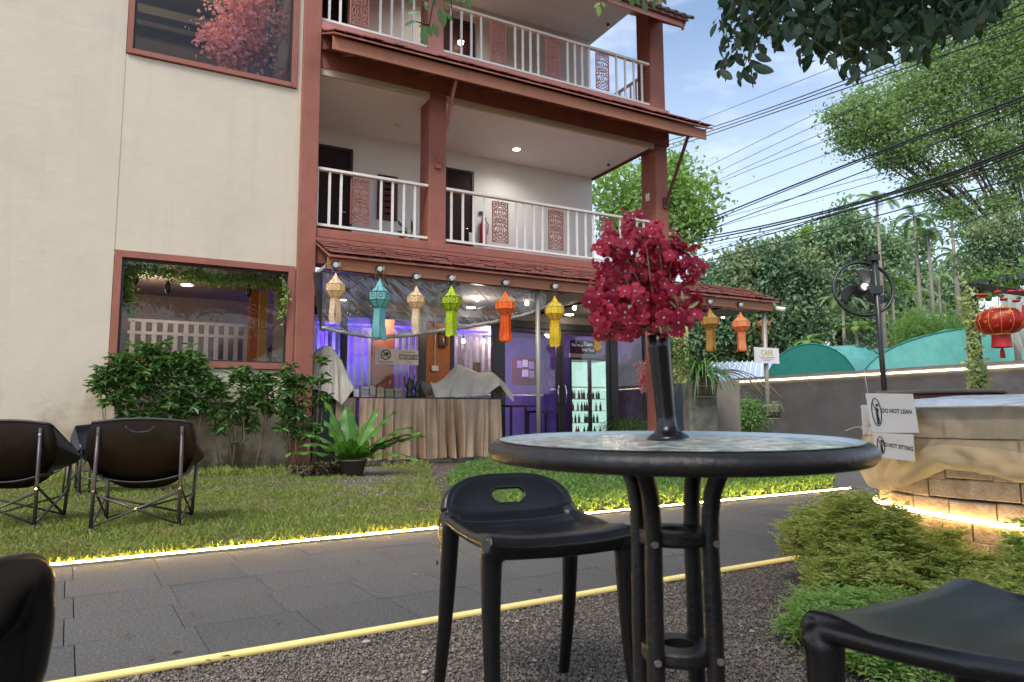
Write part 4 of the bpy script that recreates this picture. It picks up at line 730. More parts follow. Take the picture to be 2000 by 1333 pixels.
# stair behind
a = fpt(524, 690, 2.6); b = fpt(565, 640, 2.6); t = T('staircase', 'dark staircase seen at the right of the lower window', 'stairs'); 
for k in range(7): MB().box((a.x + (b.x - a.x) * k / 7, 2.5, .3), (a.x + (b.x - a.x) * (k + 1) / 7, 3.4, a.z + (b.z - a.z) * k / 7)).build('step', 'soffit', t)
# upper window room
MB().box((-4.5, .21, 9.75), (-.33, 3.4, 9.8)).build('interior_ceiling', mat('olive ceiling', (.20, .15, .07), (.16, .12, .06), 1, .9), B); MB().box((-4.5, 3.3, 6.5), (-.33, 3.4, 9.75)).build('interior_wall', mat('brown wall', (.13, .095, .075), (.10, .075, .06), 1.2, .9), B)
MB().box((-4.5, .21, 6.4), (-.33, 3.3, 6.5)).build('interior_floor', 'shopfloor', B); MB().box((-4.6, .21, 6.4), (-4.5, 3.4, 9.8)).build('interior_wall', 'taupe', B); MB().box((-.33, .325, 6.4), (-.305, 3.3, 9.8)).build('interior_wall', 'taupe', B)
for z in (8.9, 9.25): MB().box((-4.5, 2.6 - (z - 8.9), z), (-.33, 2.9, z + .16)).build('ceiling_beam', mat('dark olive beam', (.09, .07, .04), rough=.8), B)
pl('room_light', (-2.7, .6, 9.4), 60, (1, .85, .72))  # unseen point light added to brighten the blossom and its room
t = T('blossom_tree', 'artificial pink blossom tree behind the upper window', 'tree', (-.85, .75, 6.5)); mb = MB(); rr = random.Random(2)
br = []
for i in range(13):
    a_ = rr.uniform(0, 6.3); e = Vector((-.25 + cos(a_) * .62, sin(a_) * .3, rr.uniform(.6, 2.8))); mb.tube([(0, 0, 0), (e.x * .2, 0, e.z * .4), e], [.03, .02, .006], 6); br.append(e)
mb.build('trunk', 'bark', t); PP = []
for e in br + [Vector((-.5 + .35 * rr.random(), rr.uniform(-.2, .3), rr.uniform(.3, 2.2))) for _ in range(20)]:
    PP.append(np.array(e) + RNG.normal(size=(110, 3)) * np.array([.17, .12, .16]))
PP = np.concatenate(PP); PP = PP[(PP[:, 1] > -.45) & (PP[:, 0] < .4)]; V, F = leaves(PP, .075, aspect=.95, fold=.5); OB('blossom', npmesh('blossom', V, F, 'petalp'), t)
for px, py in ((310, 27), (371, 26), (371, 75), (264, 86), (301, 98)):
    pass
# ================================================================ BOUNDARY WALLS WITH LED
M['wallgrey'] = mat('dark rendered wall', (.095, .088, .085), (.07, .066, .066), 1.4, .8, bump=.2, bscale=20, c3=(.13, .12, .11), c3scale=.8)
M['wallblue'] = mat('blue grey wall', (.06, .075, .11), (.05, .06, .085), 1.4, .8)
M['coping'] = mat('wall coping', (.22, .19, .16), (.16, .14, .12), 3, .8)
A_ = gpt(1434, 747, 1.88); Bw = gpt(1976, 716, 1.88); wd_ = (Bw - A_).normalized(); Cw = A_ + wd_ * ((Bw - A_).length + 6); nrm = Vector((wd_.y, -wd_.x, 0))
if nrm.dot(CAM - A_) < 0: nrm = -nrm
T0 = T('boundary_wall', 'dark grey boundary wall with glowing strip under its coping', 'wall')
def wallseg(p, q, z, mt, th=.15):
    d = (q - p).normalized(); n_ = Vector((d.y, -d.x, 0)); n_ = n_ if n_.dot(CAM - p) > 0 else -n_; c = (p + q) / 2 - n_ * th / 2; c.z = z / 2
    return MB().obox(c, d * (q - p).length / 2, n_ * th / 2, UP * z / 2)
wallseg(A_, Cw, 1.92, 0).build('panel', 'wallgrey', T0)
g = A_.copy(); mb = MB(); a = A_ + nrm * .03; b = Cw + nrm * .03; a.z = b.z = 1.955; mb.beam(a, b, .22, .07); mb.build('coping', 'coping', T0)
T1 = T('strip_light', 'long glowing strip light along the top of the boundary wall', 'strip light'); a = A_ + nrm * .04; b = Bw + nrm * .04 + wd_ * .5; a.z = b.z = 1.88; MB().beam(a, b, .03, .035).build('tube', 'ledwall', T1); b2 = Cw + nrm * .04; b2.z = 2.2; a2 = b.copy(); MB().beam(a2, Vector((b2.x, b2.y, 2.1)), .03, .035).build('tube', 'ledwall', T1); a = A_ + nrm * .04; MB().beam((a.x, a.y, 1.88), (a.x, a.y, .1), .035, .03, up=wd_).build('tube', 'ledwall', T1)
for px, py in ((1530, 759), (1535, 759), (1563, 757), (1540, 796)):
    pass
pA = gpt(1434, 747, 1.93); pB = gpt(1300, 749, 1.93); T1 = T('side_wall', 'blue grey wall section behind the concrete planter column', 'wall'); wallseg(pB, pA, 1.93, 0).build('panel', 'wallblue', T1)
# opposite wall behind the camera, seen mirrored in the shop glass
T1 = T('garden_wall', 'low garden wall with strip light on the near side of the yard', 'wall'); MB().box((-8, -16.2, 0), (18, -16.0, 2.1)).build('panel', 'wallgrey', T1); MB().box((-6, -15.99, 2.0), (17, -15.95, 2.04)).build('strip', 'ledwall', T1)
# concrete planter column + planters
def on(px, py, d): return dpt(px, py, d)
M['oldconc'] = mat('mossy concrete', (.26, .24, .20), (.14, .13, .10), 5, .9, bump=.6, bscale=24, c3=(.10, .12, .07), c3scale=2.5, c3lo=.5, c3hi=.65)
a = on(1347, 800, 12.2); b = on(1402, 800, 12.2); c = on(1431, 800, 12.8)
T0 = T('concrete_pedestal', 'square weathered concrete pedestal under the spider plant', 'pedestal', (0, 0, 0)); wq = (b - a).length; mid = (a + b) / 2
def ped(mid, w_, h_, mt, T_, dpth=.5): MB().obox(Vector((mid.x, mid.y, h_ / 2)) + FH * dpth / 2, RH * w_ / 2, FH * dpth / 2, UP * h_ / 2).build('body', mt, T_, bevel=.03)
ped(mid, wq, on(1375, 745, 12.2).z, 'oldconc', T0)
T0 = T('concrete_pedestal', 'tan concrete column beside the glowing end of the wall', 'pedestal'); ped((b + c) / 2 + FH * .3, (c - b).length, on(1415, 742, 12.8).z, M['coping'], T0)
def basket(px0, px1, py0, py1, d, lab, soil=True):
    a = on(px0, py0, d); b = on(px1, py1, d); r = abs((b - a).dot(RH)) / 2; c = (a + b) / 2; h_ = a.z - b.z; t = T('wire_basket', lab, 'basket', (c.x, c.y, b.z)); mb = MB()
    for z, k in ((h_, 1), (h_ * .55, .93), (0, .75)): mb.tube([(r * k * cos(2 * pi * j / 18), r * k * .8 * sin(2 * pi * j / 18), z) for j in range(18)], .009, 5, closed=True)
    for j in range(14): a_ = 2 * pi * j / 14; mb.tube([(r * cos(a_), r * .8 * sin(a_), h_), (r * .93 * cos(a_), r * .74 * sin(a_), h_ * .55), (r * .75 * cos(a_), r * .6 * sin(a_), 0)], .006, 4)
    for j in range(12):
        a_ = 2 * pi * j / 12 + .2; c_ = Vector((r * .97 * cos(a_), r * .78 * sin(a_), h_ * .78)); tg = Vector((-sin(a_), cos(a_), 0)); q = h_ * .16; mb.tube([c_ + tg * q * cos(k) * (1 - k * .08) + UP * q * sin(k) * (1 - k * .08) for k in np.linspace(0, 7, 12)], .006, 4)
    mb.build('wire', 'stem' if not soil else 'steel', t); MB().lathe([(0, .02), (r * .62, .02), (r * .85, h_ * .9), (r * .8, h_ * 1.05), (0, h_ * 1.0)], 14, smooth=True).build('liner', 'bark', t); return Vector((c.x, c.y, a.z))
c1 = basket(1350, 1406, 738, 776, 12.1, 'curled wire planter basket on the concrete pedestal'); c2 = basket(1484, 1530, 792, 818, 15.2, 'small wire planter basket beside the right canopy pole')
def strap_plant(name, lab, base, n, L_, mt, spread=1.0, up=.9, w=.018, seed=1, parent=None, z0=0, stalks=0):
    rr = random.Random(seed); t = parent or T(name, lab, 'plant', base); mb = MB(); o = Vector((0, 0, 0)) if not parent else Vector(base)
    for i in range(n):
        a_ = rr.uniform(0, 2 * pi); l = L_ * rr.uniform(.55, 1.15); el = rr.uniform(.35, 1.2) * up; sp = rr.uniform(.4, 1) * spread; p = o + Vector((rr.gauss(0, .05), rr.gauss(0, .05), z0)); dv = Vector((cos(a_) * sp, sin(a_) * sp, el)).normalized(); K = 7; sd_ = Vector((-sin(a_), cos(a_), 0)); pts = [p.copy()]
        for k in range(K): dv = (dv + Vector((cos(a_) * .02, sin(a_) * .02, -.23 - .05 * k * spread))).normalized(); p = p + dv * l / K; pts.append(p.copy())
        vs = []; 
        for k, q in enumerate(pts): ww = w * (1 - (k / K) ** 1.6) * (.6 + 1.2 * min(1, k / 2) * .5); vs += [q - sd_ * ww, q + sd_ * ww + UP * ww * .4]
        mb.add(vs, [(2 * k, 2 * k + 1, 2 * k + 3, 2 * k + 2) for k in range(K)])
    mb.build('foliage', mt, t); return t
strap_plant('spider_plant', 'large arching spider plant in the basket on the pedestal', c1 + Vector((-.1, 0, 0)), 150, 1.0, 'leafdark', 1.1, 1.3, .017, 3)
strap_plant('spider_plant', 'small green plant in the basket beside the right pole', c2, 60, .35, 'leafmid', 1.1, .8, .014, 4)
mb = MB(); rr = random.Random(8)
t = T('dry_runners', 'long bare arching runners hanging from the spider plant', 'plant', c1)
for i in range(9):
    a_ = rr.uniform(-1.2, .9); l = rr.uniform(.5, 1.2); pts = [Vector((0, 0, .05))]; dv = Vector((cos(a_ - YB), sin(a_ - YB), .5)).normalized()
    for k in range(9): dv = (dv + Vector((0, 0, -.17))).normalized(); pts.append(pts[-1] + dv * l / 7)
    mb.tube(pts, .008, 4)
mb.build('runners', 'stem', t)
def bush(name, lab, c, r, n, size, mt, aspect=.5, clump=10, csig=.2, cat='shrub', flat=0, group=None, D=None, base=None, stem=True, shell=.35):
    t = T(name, lab, cat, base if base is not None else (c[0], c[1], 0), 0, group); o = Vector(base) if base is not None else Vector((c[0], c[1], 0)); P = blobpts([(tuple(Vector(c) - o), r)], n, clump, csig, shell); V, F = leaves(P, size, None if D is None else D(len(P)), aspect=aspect, flat=flat); OB('foliage', npmesh('foliage', V, F, mt), t)
    if stem:
        mb = MB(); cc = Vector(c) - o
        for i in range(5): a_ = i * 1.3; mb.tube([(.04 * cos(a_), .04 * sin(a_), 0), cc * .6 + Vector((r[0] * .3 * cos(a_), r[1] * .3 * sin(a_), 0)), cc + Vector((r[0] * .6 * cos(a_), r[1] * .6 * sin(a_), r[2] * .3))], [.02, .014, .006], 5)
        mb.build('stem', 'stem', t)
    return t
p = on(1460, 815, 15.0); bush('round_shrub', 'yellow green shrub in front of the glowing wall end', (p.x, p.y, max(.2, p.z)), (.42, .4, .45), 2600, .06, 'leafmid')
p = gpt(1228, 880); strap_plant('grassy_clump', 'dense arching grassy clump behind the vase', (p.x, p.y, .35), 420, 1.25, 'leafmid', 1.15, 1.5, .014, 5)
p = gpt(1335, 893); strap_plant('grassy_clump', 'lighter grassy clump left of the concrete pedestal', (p.x, p.y, .2), 160, .95, 'leaflight', 1.1, 1.3, .016, 6)
p = fpt(1262, 730, 1.2); t = bush('red_flowers', 'red climbing flowers on the right building column behind the vase', (p.x, p.y, p.z), (.25, .2, .5), 500, .08, 'petalp', aspect=.8, stem=False, base=(p.x, p.y, 0), cat='flowers')
p = on(1326, 690, 14); t = bush('croton', 'red and dark leaves hanging beside the pink column', (p.x, p.y, p.z), (.3, .3, .5), 420, .12, 'leafdark', aspect=.25, stem=False, base=(p.x, p.y, 0), cat='plant')
# ================================================================ SHRUBS AT THE LEFT WALL
def whorl_shrub(lab, tops, size, mt, nst, seed):
    rr = random.Random(seed); b0 = Vector((sum(q[0].x for q in tops) / len(tops), -.35, 0)); t = T('leafy_shrub', lab, 'shrub', b0); Ps = []; Ds = []
    for (c, r, n) in tops:
        c = Vector(c); st = b0.lerp(Vector((c.x, c.y, 0)), .7) + Vector((rr.gauss(0, .06), rr.gauss(0, .06), 0))
        md = st.lerp(c, .5) + Vector((rr.gauss(0, .05), rr.gauss(0, .05), 0)); MB().tube([st - b0, md - b0, c - b0], [.014, .011, .006], 6).build('stem', 'stem', t)
        for k in range(int(n * 1.5)):
            o = c + Vector((rr.gauss(0, r * 1.05), rr.gauss(0, r * .8), rr.gauss(-.02, r * 1.05)))
            for j in range(8): a_ = j * .8 + rr.random(); el = rr.uniform(-.8, .65); Ps.append(o - b0); Ds.append((cos(a_), sin(a_), el))
    V, F = leaves(np.array(Ps, dtype=float), size, np.array(Ds), aspect=.34, fold=.25, var=.4, flat=.5); OB('foliage', npmesh('foliage', V, F, mt), t)
S = lambda px, py, y=-.45: fpt(px, py, y)
whorl_shrub('broad dark leafy shrub under the left side of the lower window', [(S(215, 735), .10, 22), (S(245, 710), .11, 26), (S(290, 700), .12, 30), (S(335, 700), .12, 30), (S(375, 712), .11, 26), (S(225, 775), .09, 16), (S(270, 760), .11, 22), (S(330, 765), .12, 24), (S(370, 770), .10, 18), (S(400, 740), .08, 14), (S(195, 745), .06, 10), (S(300, 730), .12, 26), (S(260, 735), .10, 20), (S(240, 805), .09, 12), (S(290, 805), .10, 14), (S(345, 800), .10, 14), (S(385, 790), .08, 12)], .125, 'leafdark', 5, 1)
whorl_shrub('middle leafy shrub with bare lower stems', [(S(430, 760), .09, 16), (S(470, 735), .09, 15), (S(505, 755), .09, 14), (S(455, 800), .08, 10), (S(480, 775), .08, 12), (S(525, 740), .07, 10), (S(410, 800), .06, 6), (S(440, 830), .08, 8), (S(490, 825), .08, 9), (S(520, 790), .08, 10)], .135, 'leafdark', 4, 2)
whorl_shrub('tall leafy shrub in front of the red corner column', [(S(565, 730, -.6), .08, 14), (S(590, 745, -.6), .07, 10), (S(560, 775, -.6), .08, 14), (S(585, 800, -.6), .08, 12), (S(610, 835, -.6), .08, 10), (S(575, 835, -.6), .08, 12), (S(555, 810, -.6), .06, 9), (S(627, 700, -.5), .04, 4), (S(628, 740, -.5), .05, 5), (S(632, 775, -.5), .06, 7)], .13, 'leafdark', 4, 3)
# bird's nest fern
p = gpt(688, 929); fern = T('birds_nest_fern', 'large bird nest fern with broad wavy leaves in a grey pot', 'fern', p); s_ = 1.0
MB().lathe([(0, 0), (.15, 0), (.20, .21), (.215, .21), (.215, .235), (.18, .235), (.17, .18), (0, .18)], 20).build('pot', mat('grey plastic pot', (.07, .06, .055), (.09, .075, .065), 8, .6), fern)
M['fernleaf'] = mat('fern leaf', (.06, .17, .022), (.10, .24, .04), 2, .42, translucent=.3, stretch=(1, 1, 1)); M['midrib'] = mat('dark midrib', (.06, .05, .02), rough=.6)
rr = random.Random(12)
def fleaf(az, L_, el, w, curl, ph):
    dv = Vector((cos(az) * cos(el), sin(az) * cos(el), sin(el))); q = Vector((0, 0, .2)); pts = [q.copy()]; K = 16
    for k in range(K): dv = (dv + Vector((cos(az) * .012, sin(az) * .012, -curl * (k / K) ** 1.2))).normalized(); q = q + dv * L_ / K; pts.append(q.copy())
    sd_ = Vector((-sin(az), cos(az), 0))
    def f(u, v):
        k = min(K, int(v * K)); q = pts[k]; ww = w * (.12 + .88 * sin(pi * min(1, v * 1.02 + .03)) ** .75) if v < .98 else .004; e = abs(u - .5) * 2; tgt = (pts[min(K, k + 1)] - pts[max(0, k - 1)]).normalized(); nn = sd_.cross(tgt)
        return q + sd_ * ((u - .5) * 2 * ww) + nn * (e * ww * .28 + (e ** 3) * .03 * sin(v * 24 + ph + (2 if u > .5 else 0)))
    MB().grid(f, 8, 16).build('leaf', 'fernleaf', fern); MB().tube([q + Vector((0, 0, .003)) for q in pts[:-2]], .005, 4).build('midrib', 'midrib', fern)
for az, L_, el, w, cu in ((2.5, .95, 1.25, .11, .05), (1.6, .85, 1.3, .12, .05), (2.2, .8, 1.05, .10, .10), (-.2, .90, 1.05, .115, .07), (.4, .85, 1.2, .11, .06), (-.45, 1.0, .75, .09, .10), (-.3, 1.05, .5, .07, .06), (-.6, .95, .32, .065, .14), (-.25, 1.0, .62, .08, .09), (3.0, .8, .8, .09, .12), (3.4, .85, .6, .08, .13), (3.9, .6, .9, .09, .12), (-1.3, .5, .9, .085, .12), (-1.9, .45, 1.1, .08, .1), (2.9, .9, .35, .065, .1)): fleaf(az, L_ * 1.08, el, w * 1.3, cu, rr.uniform(0, 6))
t = bush('leaf_litter', 'dry dark undergrowth around the fern pot', (p.x - .35, p.y + .3, .08), (.55, .4, .1), 700, .08, mat('dry leaf', (.10, .06, .035), (.05, .045, .02), 5, .8, island=.7), aspect=.4, stem=False, cat='undergrowth')
t['kind'] = 'stuff'
for o in t.children: o['kind'] = 'stuff'
t = T('white_card', 'small white printed card lying in the green bed behind the stool', 'card', gpt(1203, 946)); t.location.z = .14; t.rotation_euler = (.5, 0, -YB); MB().box((-.09, -.05, 0), (.09, .05, .01)).build('card', 'paper', t); MB().box((-.06, -.02, .0101), (.03, .0, .012)).build('print', 'txtk', t)
# ================================================================ CAMPING CHAIRS
M['nylon'] = mat('dark brown nylon', (.011, .008, .006), (.008, .006, .005), 3, .7, spec=.15, bump=.25, bscale=12, translucent=.08); M['nylonin'] = mat('navy nylon lining', (.006, .008, .020), (.010, .012, .028), 3, .5, bump=.2, bscale=12)
M['tubegrey'] = mat('dark grey tube', (.05, .048, .05), (.065, .06, .06), 9, .35, metal=.3)
def camp_chair(lab, c, rz, w=.40, h=.82, slot=True):
    t = T('camping_chair', lab, 'chair', c, rz, 'black folding camping chairs on the lawn'); hb = h
    L = {}; top = {'bl': Vector((-w + .03, .0, h - .06)), 'br': Vector((w - .03, 0, h - .06)), 'fl': Vector((-w - .02, -.62, .56)), 'fr': Vector((w + .02, -.62, .56))}; foot = {'bl': Vector((-w + .02, .03, 0)), 'br': Vector((w - .02, .03, 0)), 'fl': Vector((-w, -.56, 0)), 'fr': Vector((w, -.56, 0))}
    for k in top: MB().tube([foot[k], top[k]], .0145, 8).build('leg', 'tubegrey', t); MB().lathe([(0, 0), (.022, 0), (.018, .035), (0, .035)], 10, c=foot[k]).build('foot', 'black', t)
    def cross(a, b): MB().tube([a, b], .010, 6).build('brace', 'tubegrey', t)
    for a, b in (('bl', 'br'), ('fl', 'fr'), ('bl', 'fl'), ('br', 'fr')):
        cross(foot[a] + UP * .04, foot[b].lerp(top[b], .36 if a[0] == b[0] else .42)); cross(foot[b] + UP * .04, foot[a].lerp(top[a], .36 if a[0] == b[0] else .42))
    mb = MB()
    for k in ('bl', 'br'): 
        for z in (h - .11, .33): mb.lathe([(0, 0), (.011, 0), (.009, .006), (0, .008)], 8, c=(0, 0, 0)); nvl = 32; 
    for k, z in (('bl', h - .11), ('br', h - .11), ('bl', .31), ('br', .31)):
        q = foot[k].lerp(top[k], z / (h - .06)); MB().tube([q + Vector((0, .012, 0)), q + Vector((0, .018, 0))], .010, 8).build('rivet', 'chrome', t)
    q = foot['bl'].lerp(foot['br'], .5) + UP * .17; MB().tube([q, q + Vector((0, .02, 0))], .009, 8).build('rivet', 'chrome', t)
    # fabric shell, wraps from one arm round the back to the other
    def shell(off):
        def f(u, v):
            a_ = (u - .5) * 2; s = abs(a_); x = (w + .03) * min(1, s * 1.75) * (1 if a_ > 0 else -1); yb = 0.0 if s < .57 else -(s - .57) / .43 * .66
            zt = h - .03 * (s / .57) ** 2 if s < .57 else (h - .03) - (s - .57) / .43 * .24; zb_ = .29 + .13 * min(1, s / .57) ** 3 if s < .57 else .42 + .06 * (s - .57)
            bul = sin(pi * v) * .045; y = -.02 + yb + (bul if s < .57 else 0) - (.26 * (1 - v) ** 2 if s < .57 else 0) * 1.0; xx = x + (bul * (1 if a_ > 0 else -1) if s >= .5 else 0) - .10 * x * (1 - v) ** 2
            wr_ = .007 * mn.noise(Vector((u * 11, v * 5, rz)))
            return (xx, y - off + wr_, zb_ + (zt - zb_) * v)
        return f
    MB().grid(shell(0), 40, 12).build('backrest', 'nylon', t); MB().grid(shell(.012), 40, 12).build('lining', 'nylonin', t)
    def seat(u, v): return ((u - .5) * 2 * (w + .0), -.05 - .55 * v, .36 + .06 * (abs(u - .5) * 2) ** 2 - .04 * sin(pi * v) + .06 * v)
    MB().grid(seat, 14, 10).build('seat', 'nylonin', t, solid=.01)
    pts = [Vector(shell(0)(i / 40, 1.0)) for i in range(41)]; MB().tube(pts, .011, 6).build('edge_piping', 'nylonin', t)
    if slot: MB().tube([(.10 * cos(pi + pi * i / 10) + .0, .035, h - .055 + .05 * sin(pi + pi * i / 10)) for i in range(11)], .012, 6, ell=(1, .5)).build('handle_strap', 'nylonin', t)
    return t
cA = gpt(178, 1038); cB = gpt(350, 1030); mid = (cA + cB) / 2; ang = math.atan2((cB - cA).y, (cB - cA).x)
wch = (cB - cA).length / 2 + .02
# chair backs face the camera: local +y is the outside of the back
def place_chair(lab, m_, ang_, w_, h_, sl=True): return camp_chair(lab, (m_.x, m_.y, -.01), ang_ + pi, w_, h_, sl)
place_chair('brown backed camping chair seen from behind, right of the black cup table', mid, ang, wch, .85)
p = gpt(-60, 1036); q = gpt(70, 1030); place_chair('brown backed camping chair cut by the left edge of the photo', (p + q) / 2 - Vector((.05, 0, 0)), ang - .04, wch - .03, .84, False)
p = gpt(215, 958); camp_chair('camping chair with navy lining facing the camera behind the other two', (p.x, p.y + .1, 0), ang + .35, .38, .78, False)
p = gpt(128, 965); T0 = T('cup_table', 'small black folding table standing between the camping chairs', 'table', (p.x, p.y, 0), ang); zt = .50
MB().box((-.05, -.16, zt - .015), (.32, .16, zt)).build('table_top', 'black', T0)
for x, y in ((0, -.12), (.26, -.12), (0, .12), (.26, .12)): MB().tube([(x, y, 0), (x * .9 + .02, y * .9, zt - .02)], .011, 6).build('leg', 'tubegrey', T0)
MB().tube([(0, -.12, .05), (.26, -.12, zt - .06)], .009, 6).build('brace', 'tubegrey', T0)
# ================================================================ STOOLS
def make_stool_meshes():
    mb = MB(); NU, NV = 120, 84; HW = .222
    prof = [(-.215, .470), (-.228, .492), (-.215, .512), (-.18, .514), (-.10, .500), (-.01, .492), (.07, .496), (.115, .510), (.140, .535), (.152, .560)]
    def yz(v):
        x = v * (len(prof) - 1) * 1.0; i = min(len(prof) - 2, int(x)); f = x - i; return prof[i][0] + (prof[i + 1][0] - prof[i][0]) * f, prof[i][1] + (prof[i + 1][1] - prof[i][1]) * f
    def f(i, j):
        u = -1 + 2 * i / NU; vv = j / NV
        if vv < .68:
            y, z = yz(vv / .68 * .89); z += .016 * abs(u) ** 3 if y < .1 else .016 * abs(u) ** 3; ext = 1
            k = vv / .68; z_ = z
            return Vector((u * HW * (1 - .03 * k), y, z_))
        t_ = (vv - .68) / .32; H = max(0.0, 1 - abs(u) ** 3.0) ** .55; y0, z0 = yz(.89); z0 += .016 * abs(u) ** 3
        hh = .116 * H * t_; return Vector((u * HW * (.97 + .03 * t_) * (1 - .04 * t_ * abs(u)), y0 + (.040 * t_ + .012 * t_ * t_) * (.25 + .75 * H) - .035 * (abs(u) ** 3) * t_ * 0, z0 + hh))
    vs = [f(i, j) for j in range(NV + 1) for i in range(NU + 1)]; fs = []
    for j in range(NV):
        for i in range(NU):
            a = j * (NU + 1) + i; c = (vs[a] + vs[a + NU + 2]) / 2
            if c.z > .53 and j / NV > .7:
                dx = max(0, abs(c.x) - .036); dz = c.z - .590
                if dx * dx + dz * dz < .019 ** 2: continue
            fs.append((a, a + 1, a + NU + 2, a + NU + 1))
    sheet_ = MB().add(vs, fs).mesh('sheet', 'blackplastic'); tmp = bpy.data.objects.new('tmp', sheet_); COL.objects.link(tmp); md = tmp.modifiers.new('s', 'SOLIDIFY'); md.thickness = .013; md.offset = 0
    body = MB(); tops = {'fl': Vector((-.205, -.198, .488)), 'fr': Vector((.205, -.198, .488)), 'rl': Vector((-.207, .128, .52)), 'rr': Vector((.207, .128, .52))}; feet = {'fl': Vector((-.213, -.248, 0)), 'fr': Vector((.213, -.248, 0)), 'rl': Vector((-.218, .205, 0)), 'rr': Vector((.218, .205, 0))}
    for k in tops:
        a, b = tops[k], feet[k]; K = 9; pts = [a.lerp(b, i / K) + Vector((0, (.016 if k[0] == 'f' else -.016) * sin(pi * i / K), 0)) for i in range(K + 1)]
        body.tube([a + Vector((0, .01 if k[0] == 'f' else -.01, .006))] + pts, [.018] + [.031 - .013 * (i / K) ** .8 for i in range(K + 1)], 14)
    for k in tops: body.lathe([(.001, -.031)] + [(.031 * cos(q_), .031 * sin(q_)) for q_ in np.linspace(-1.3, 1.3, 9)] + [(.001, .031)], 14, c=tops[k] + Vector((0, -.006 if k[0] == 'f' else .004, .0)))
    fr_ = [Vector((-.205 + .41 * i / 10, -.205 - .008 * sin(pi * i / 10), .487 - .006 * sin(pi * i / 10))) for i in range(11)]; body.tube(fr_, .0215, 10, ell=(.85, 1.05))
    for s in (-1, 1): body.tube([Vector((s * (.211 + .004 * sin(pi * i / 10)), -.198 + .326 * i / 10, .502 + .022 * (i / 10) ** 2 + .004)) for i in range(11)], .018, 10)
    for s in (-1, 1):
        e_ = f(int(NU / 2 + s * NU / 2 * .90), NV); body.tube([Vector((s * .2095, .146, .42)), Vector((s * .210, .146, .46)), Vector((s * .210, .152, .51)), Vector((s * .206, .160, .548)), e_], [.018, .029, .029, .024, .012], 12)
    rim_ = [f(i, NV) for i in range(0, NU + 1, 2)]; body.tube(rim_, [.0085 + .013 * abs(-1 + 2 * i / NU) ** 7 for i in range(0, NU + 1, 2)], 10)
    tmp2 = bpy.data.objects.new('tmp2', body.mesh('b', 'blackplastic')); COL.objects.link(tmp2)
    dg = bpy.context.evaluated_depsgraph_get(); m1 = bpy.data.meshes.new_from_object(tmp.evaluated_get(dg)); bm = bmesh.new(); bm.from_mesh(m1); bm.from_mesh(tmp2.data); me = bpy.data.meshes.new('u'); bm.to_mesh(me); bm.free()
    bpy.data.objects.remove(tmp); bpy.data.objects.remove(tmp2); o = bpy.data.objects.new('u', me); COL.objects.link(o); r = o.modifiers.new('r', 'REMESH'); r.mode = 'VOXEL'; r.voxel_size = .0038; s = o.modifiers.new('sm', 'SMOOTH'); s.factor = .5; s.iterations = 14
    dg = bpy.context.evaluated_depsgraph_get(); dg.update(); m2 = bpy.data.meshes.new_from_object(o.evaluated_get(dg)); bpy.data.objects.remove(o)
    n = len(m2.vertices); co_ = np.empty(n * 3); m2.vertices.foreach_get('co', co_); co_ = co_.reshape(-1, 3); nr = np.empty(n * 3); m2.vertex_normals.foreach_get('vector', nr); nr = nr.reshape(-1, 3)
    fc = [tuple(p.vertices) for p in m2.polygons]; cen = np.array([co_[list(f_)].mean(0) for f_ in fc]); x, y, z = cen.T
    reg = np.where((z < .462) & (y < 0) & (x < 0), 'fl', np.where((z < .462) & (y < 0), 'fr', np.where((z < .49) & (x < 0) & (y > .09), 'rl', np.where((z < .49) & (x > 0) & (y > .09), 'rr', np.where((z > .53) & (y > .1), 'back', 'seat')))))
    out = {}
    for key in ('fl', 'fr', 'rl', 'rr', 'back', 'seat'):
        ids = [i for i in range(len(fc)) if reg[i] == key]; used = sorted({v for i in ids for v in fc[i]}); mp_ = {v: k for k, v in enumerate(used)}
        me = bpy.data.meshes.new(key); me.from_pydata(co_[used].tolist(), [], [tuple(mp_[v] for v in fc[i]) for i in ids]); me.polygons.foreach_set('use_smooth', [True] * len(ids)); me.materials.append(M['blackplastic']); me.normals_split_custom_set_from_vertices(nr[used].tolist()); out[key] = me
    return out
SM = make_stool_meshes()
def stool(lab, c, svec, cat='stool'):
    t = T('stool', lab, cat, (c.x, c.y, 0), math.atan2(svec.y, svec.x), 'black moulded plastic stools around the round table')
    for k, nm in (('seat', 'seat'), ('back', 'backrest'), ('fl', 'leg'), ('fr', 'leg'), ('rl', 'leg'), ('rr', 'leg')): OB(nm, SM[k], t)
    for x, y, z in ((-.243, .15, .40),): MB().tube([(x + .002, y, z), (x - .003, y, z)], .008, 8).build('screw_cap', 'tableiron', t)
    return t
def cv(lat, dep): return RH * lat + FH * dep
stool('black stool with an oval hole in its low backrest, left of the table legs', cam2(.051, 2.167), cv(.915, .405))
stool('black stool cut by the right bottom corner, its seat seen from the front', cam2(.768, 1.088), -cv(.863, .505) if False else cv(-.863, -.505))
stool('black stool at the left bottom corner showing only its backrest end and one leg', cam2(-.872, .90), cv(.08, -1))
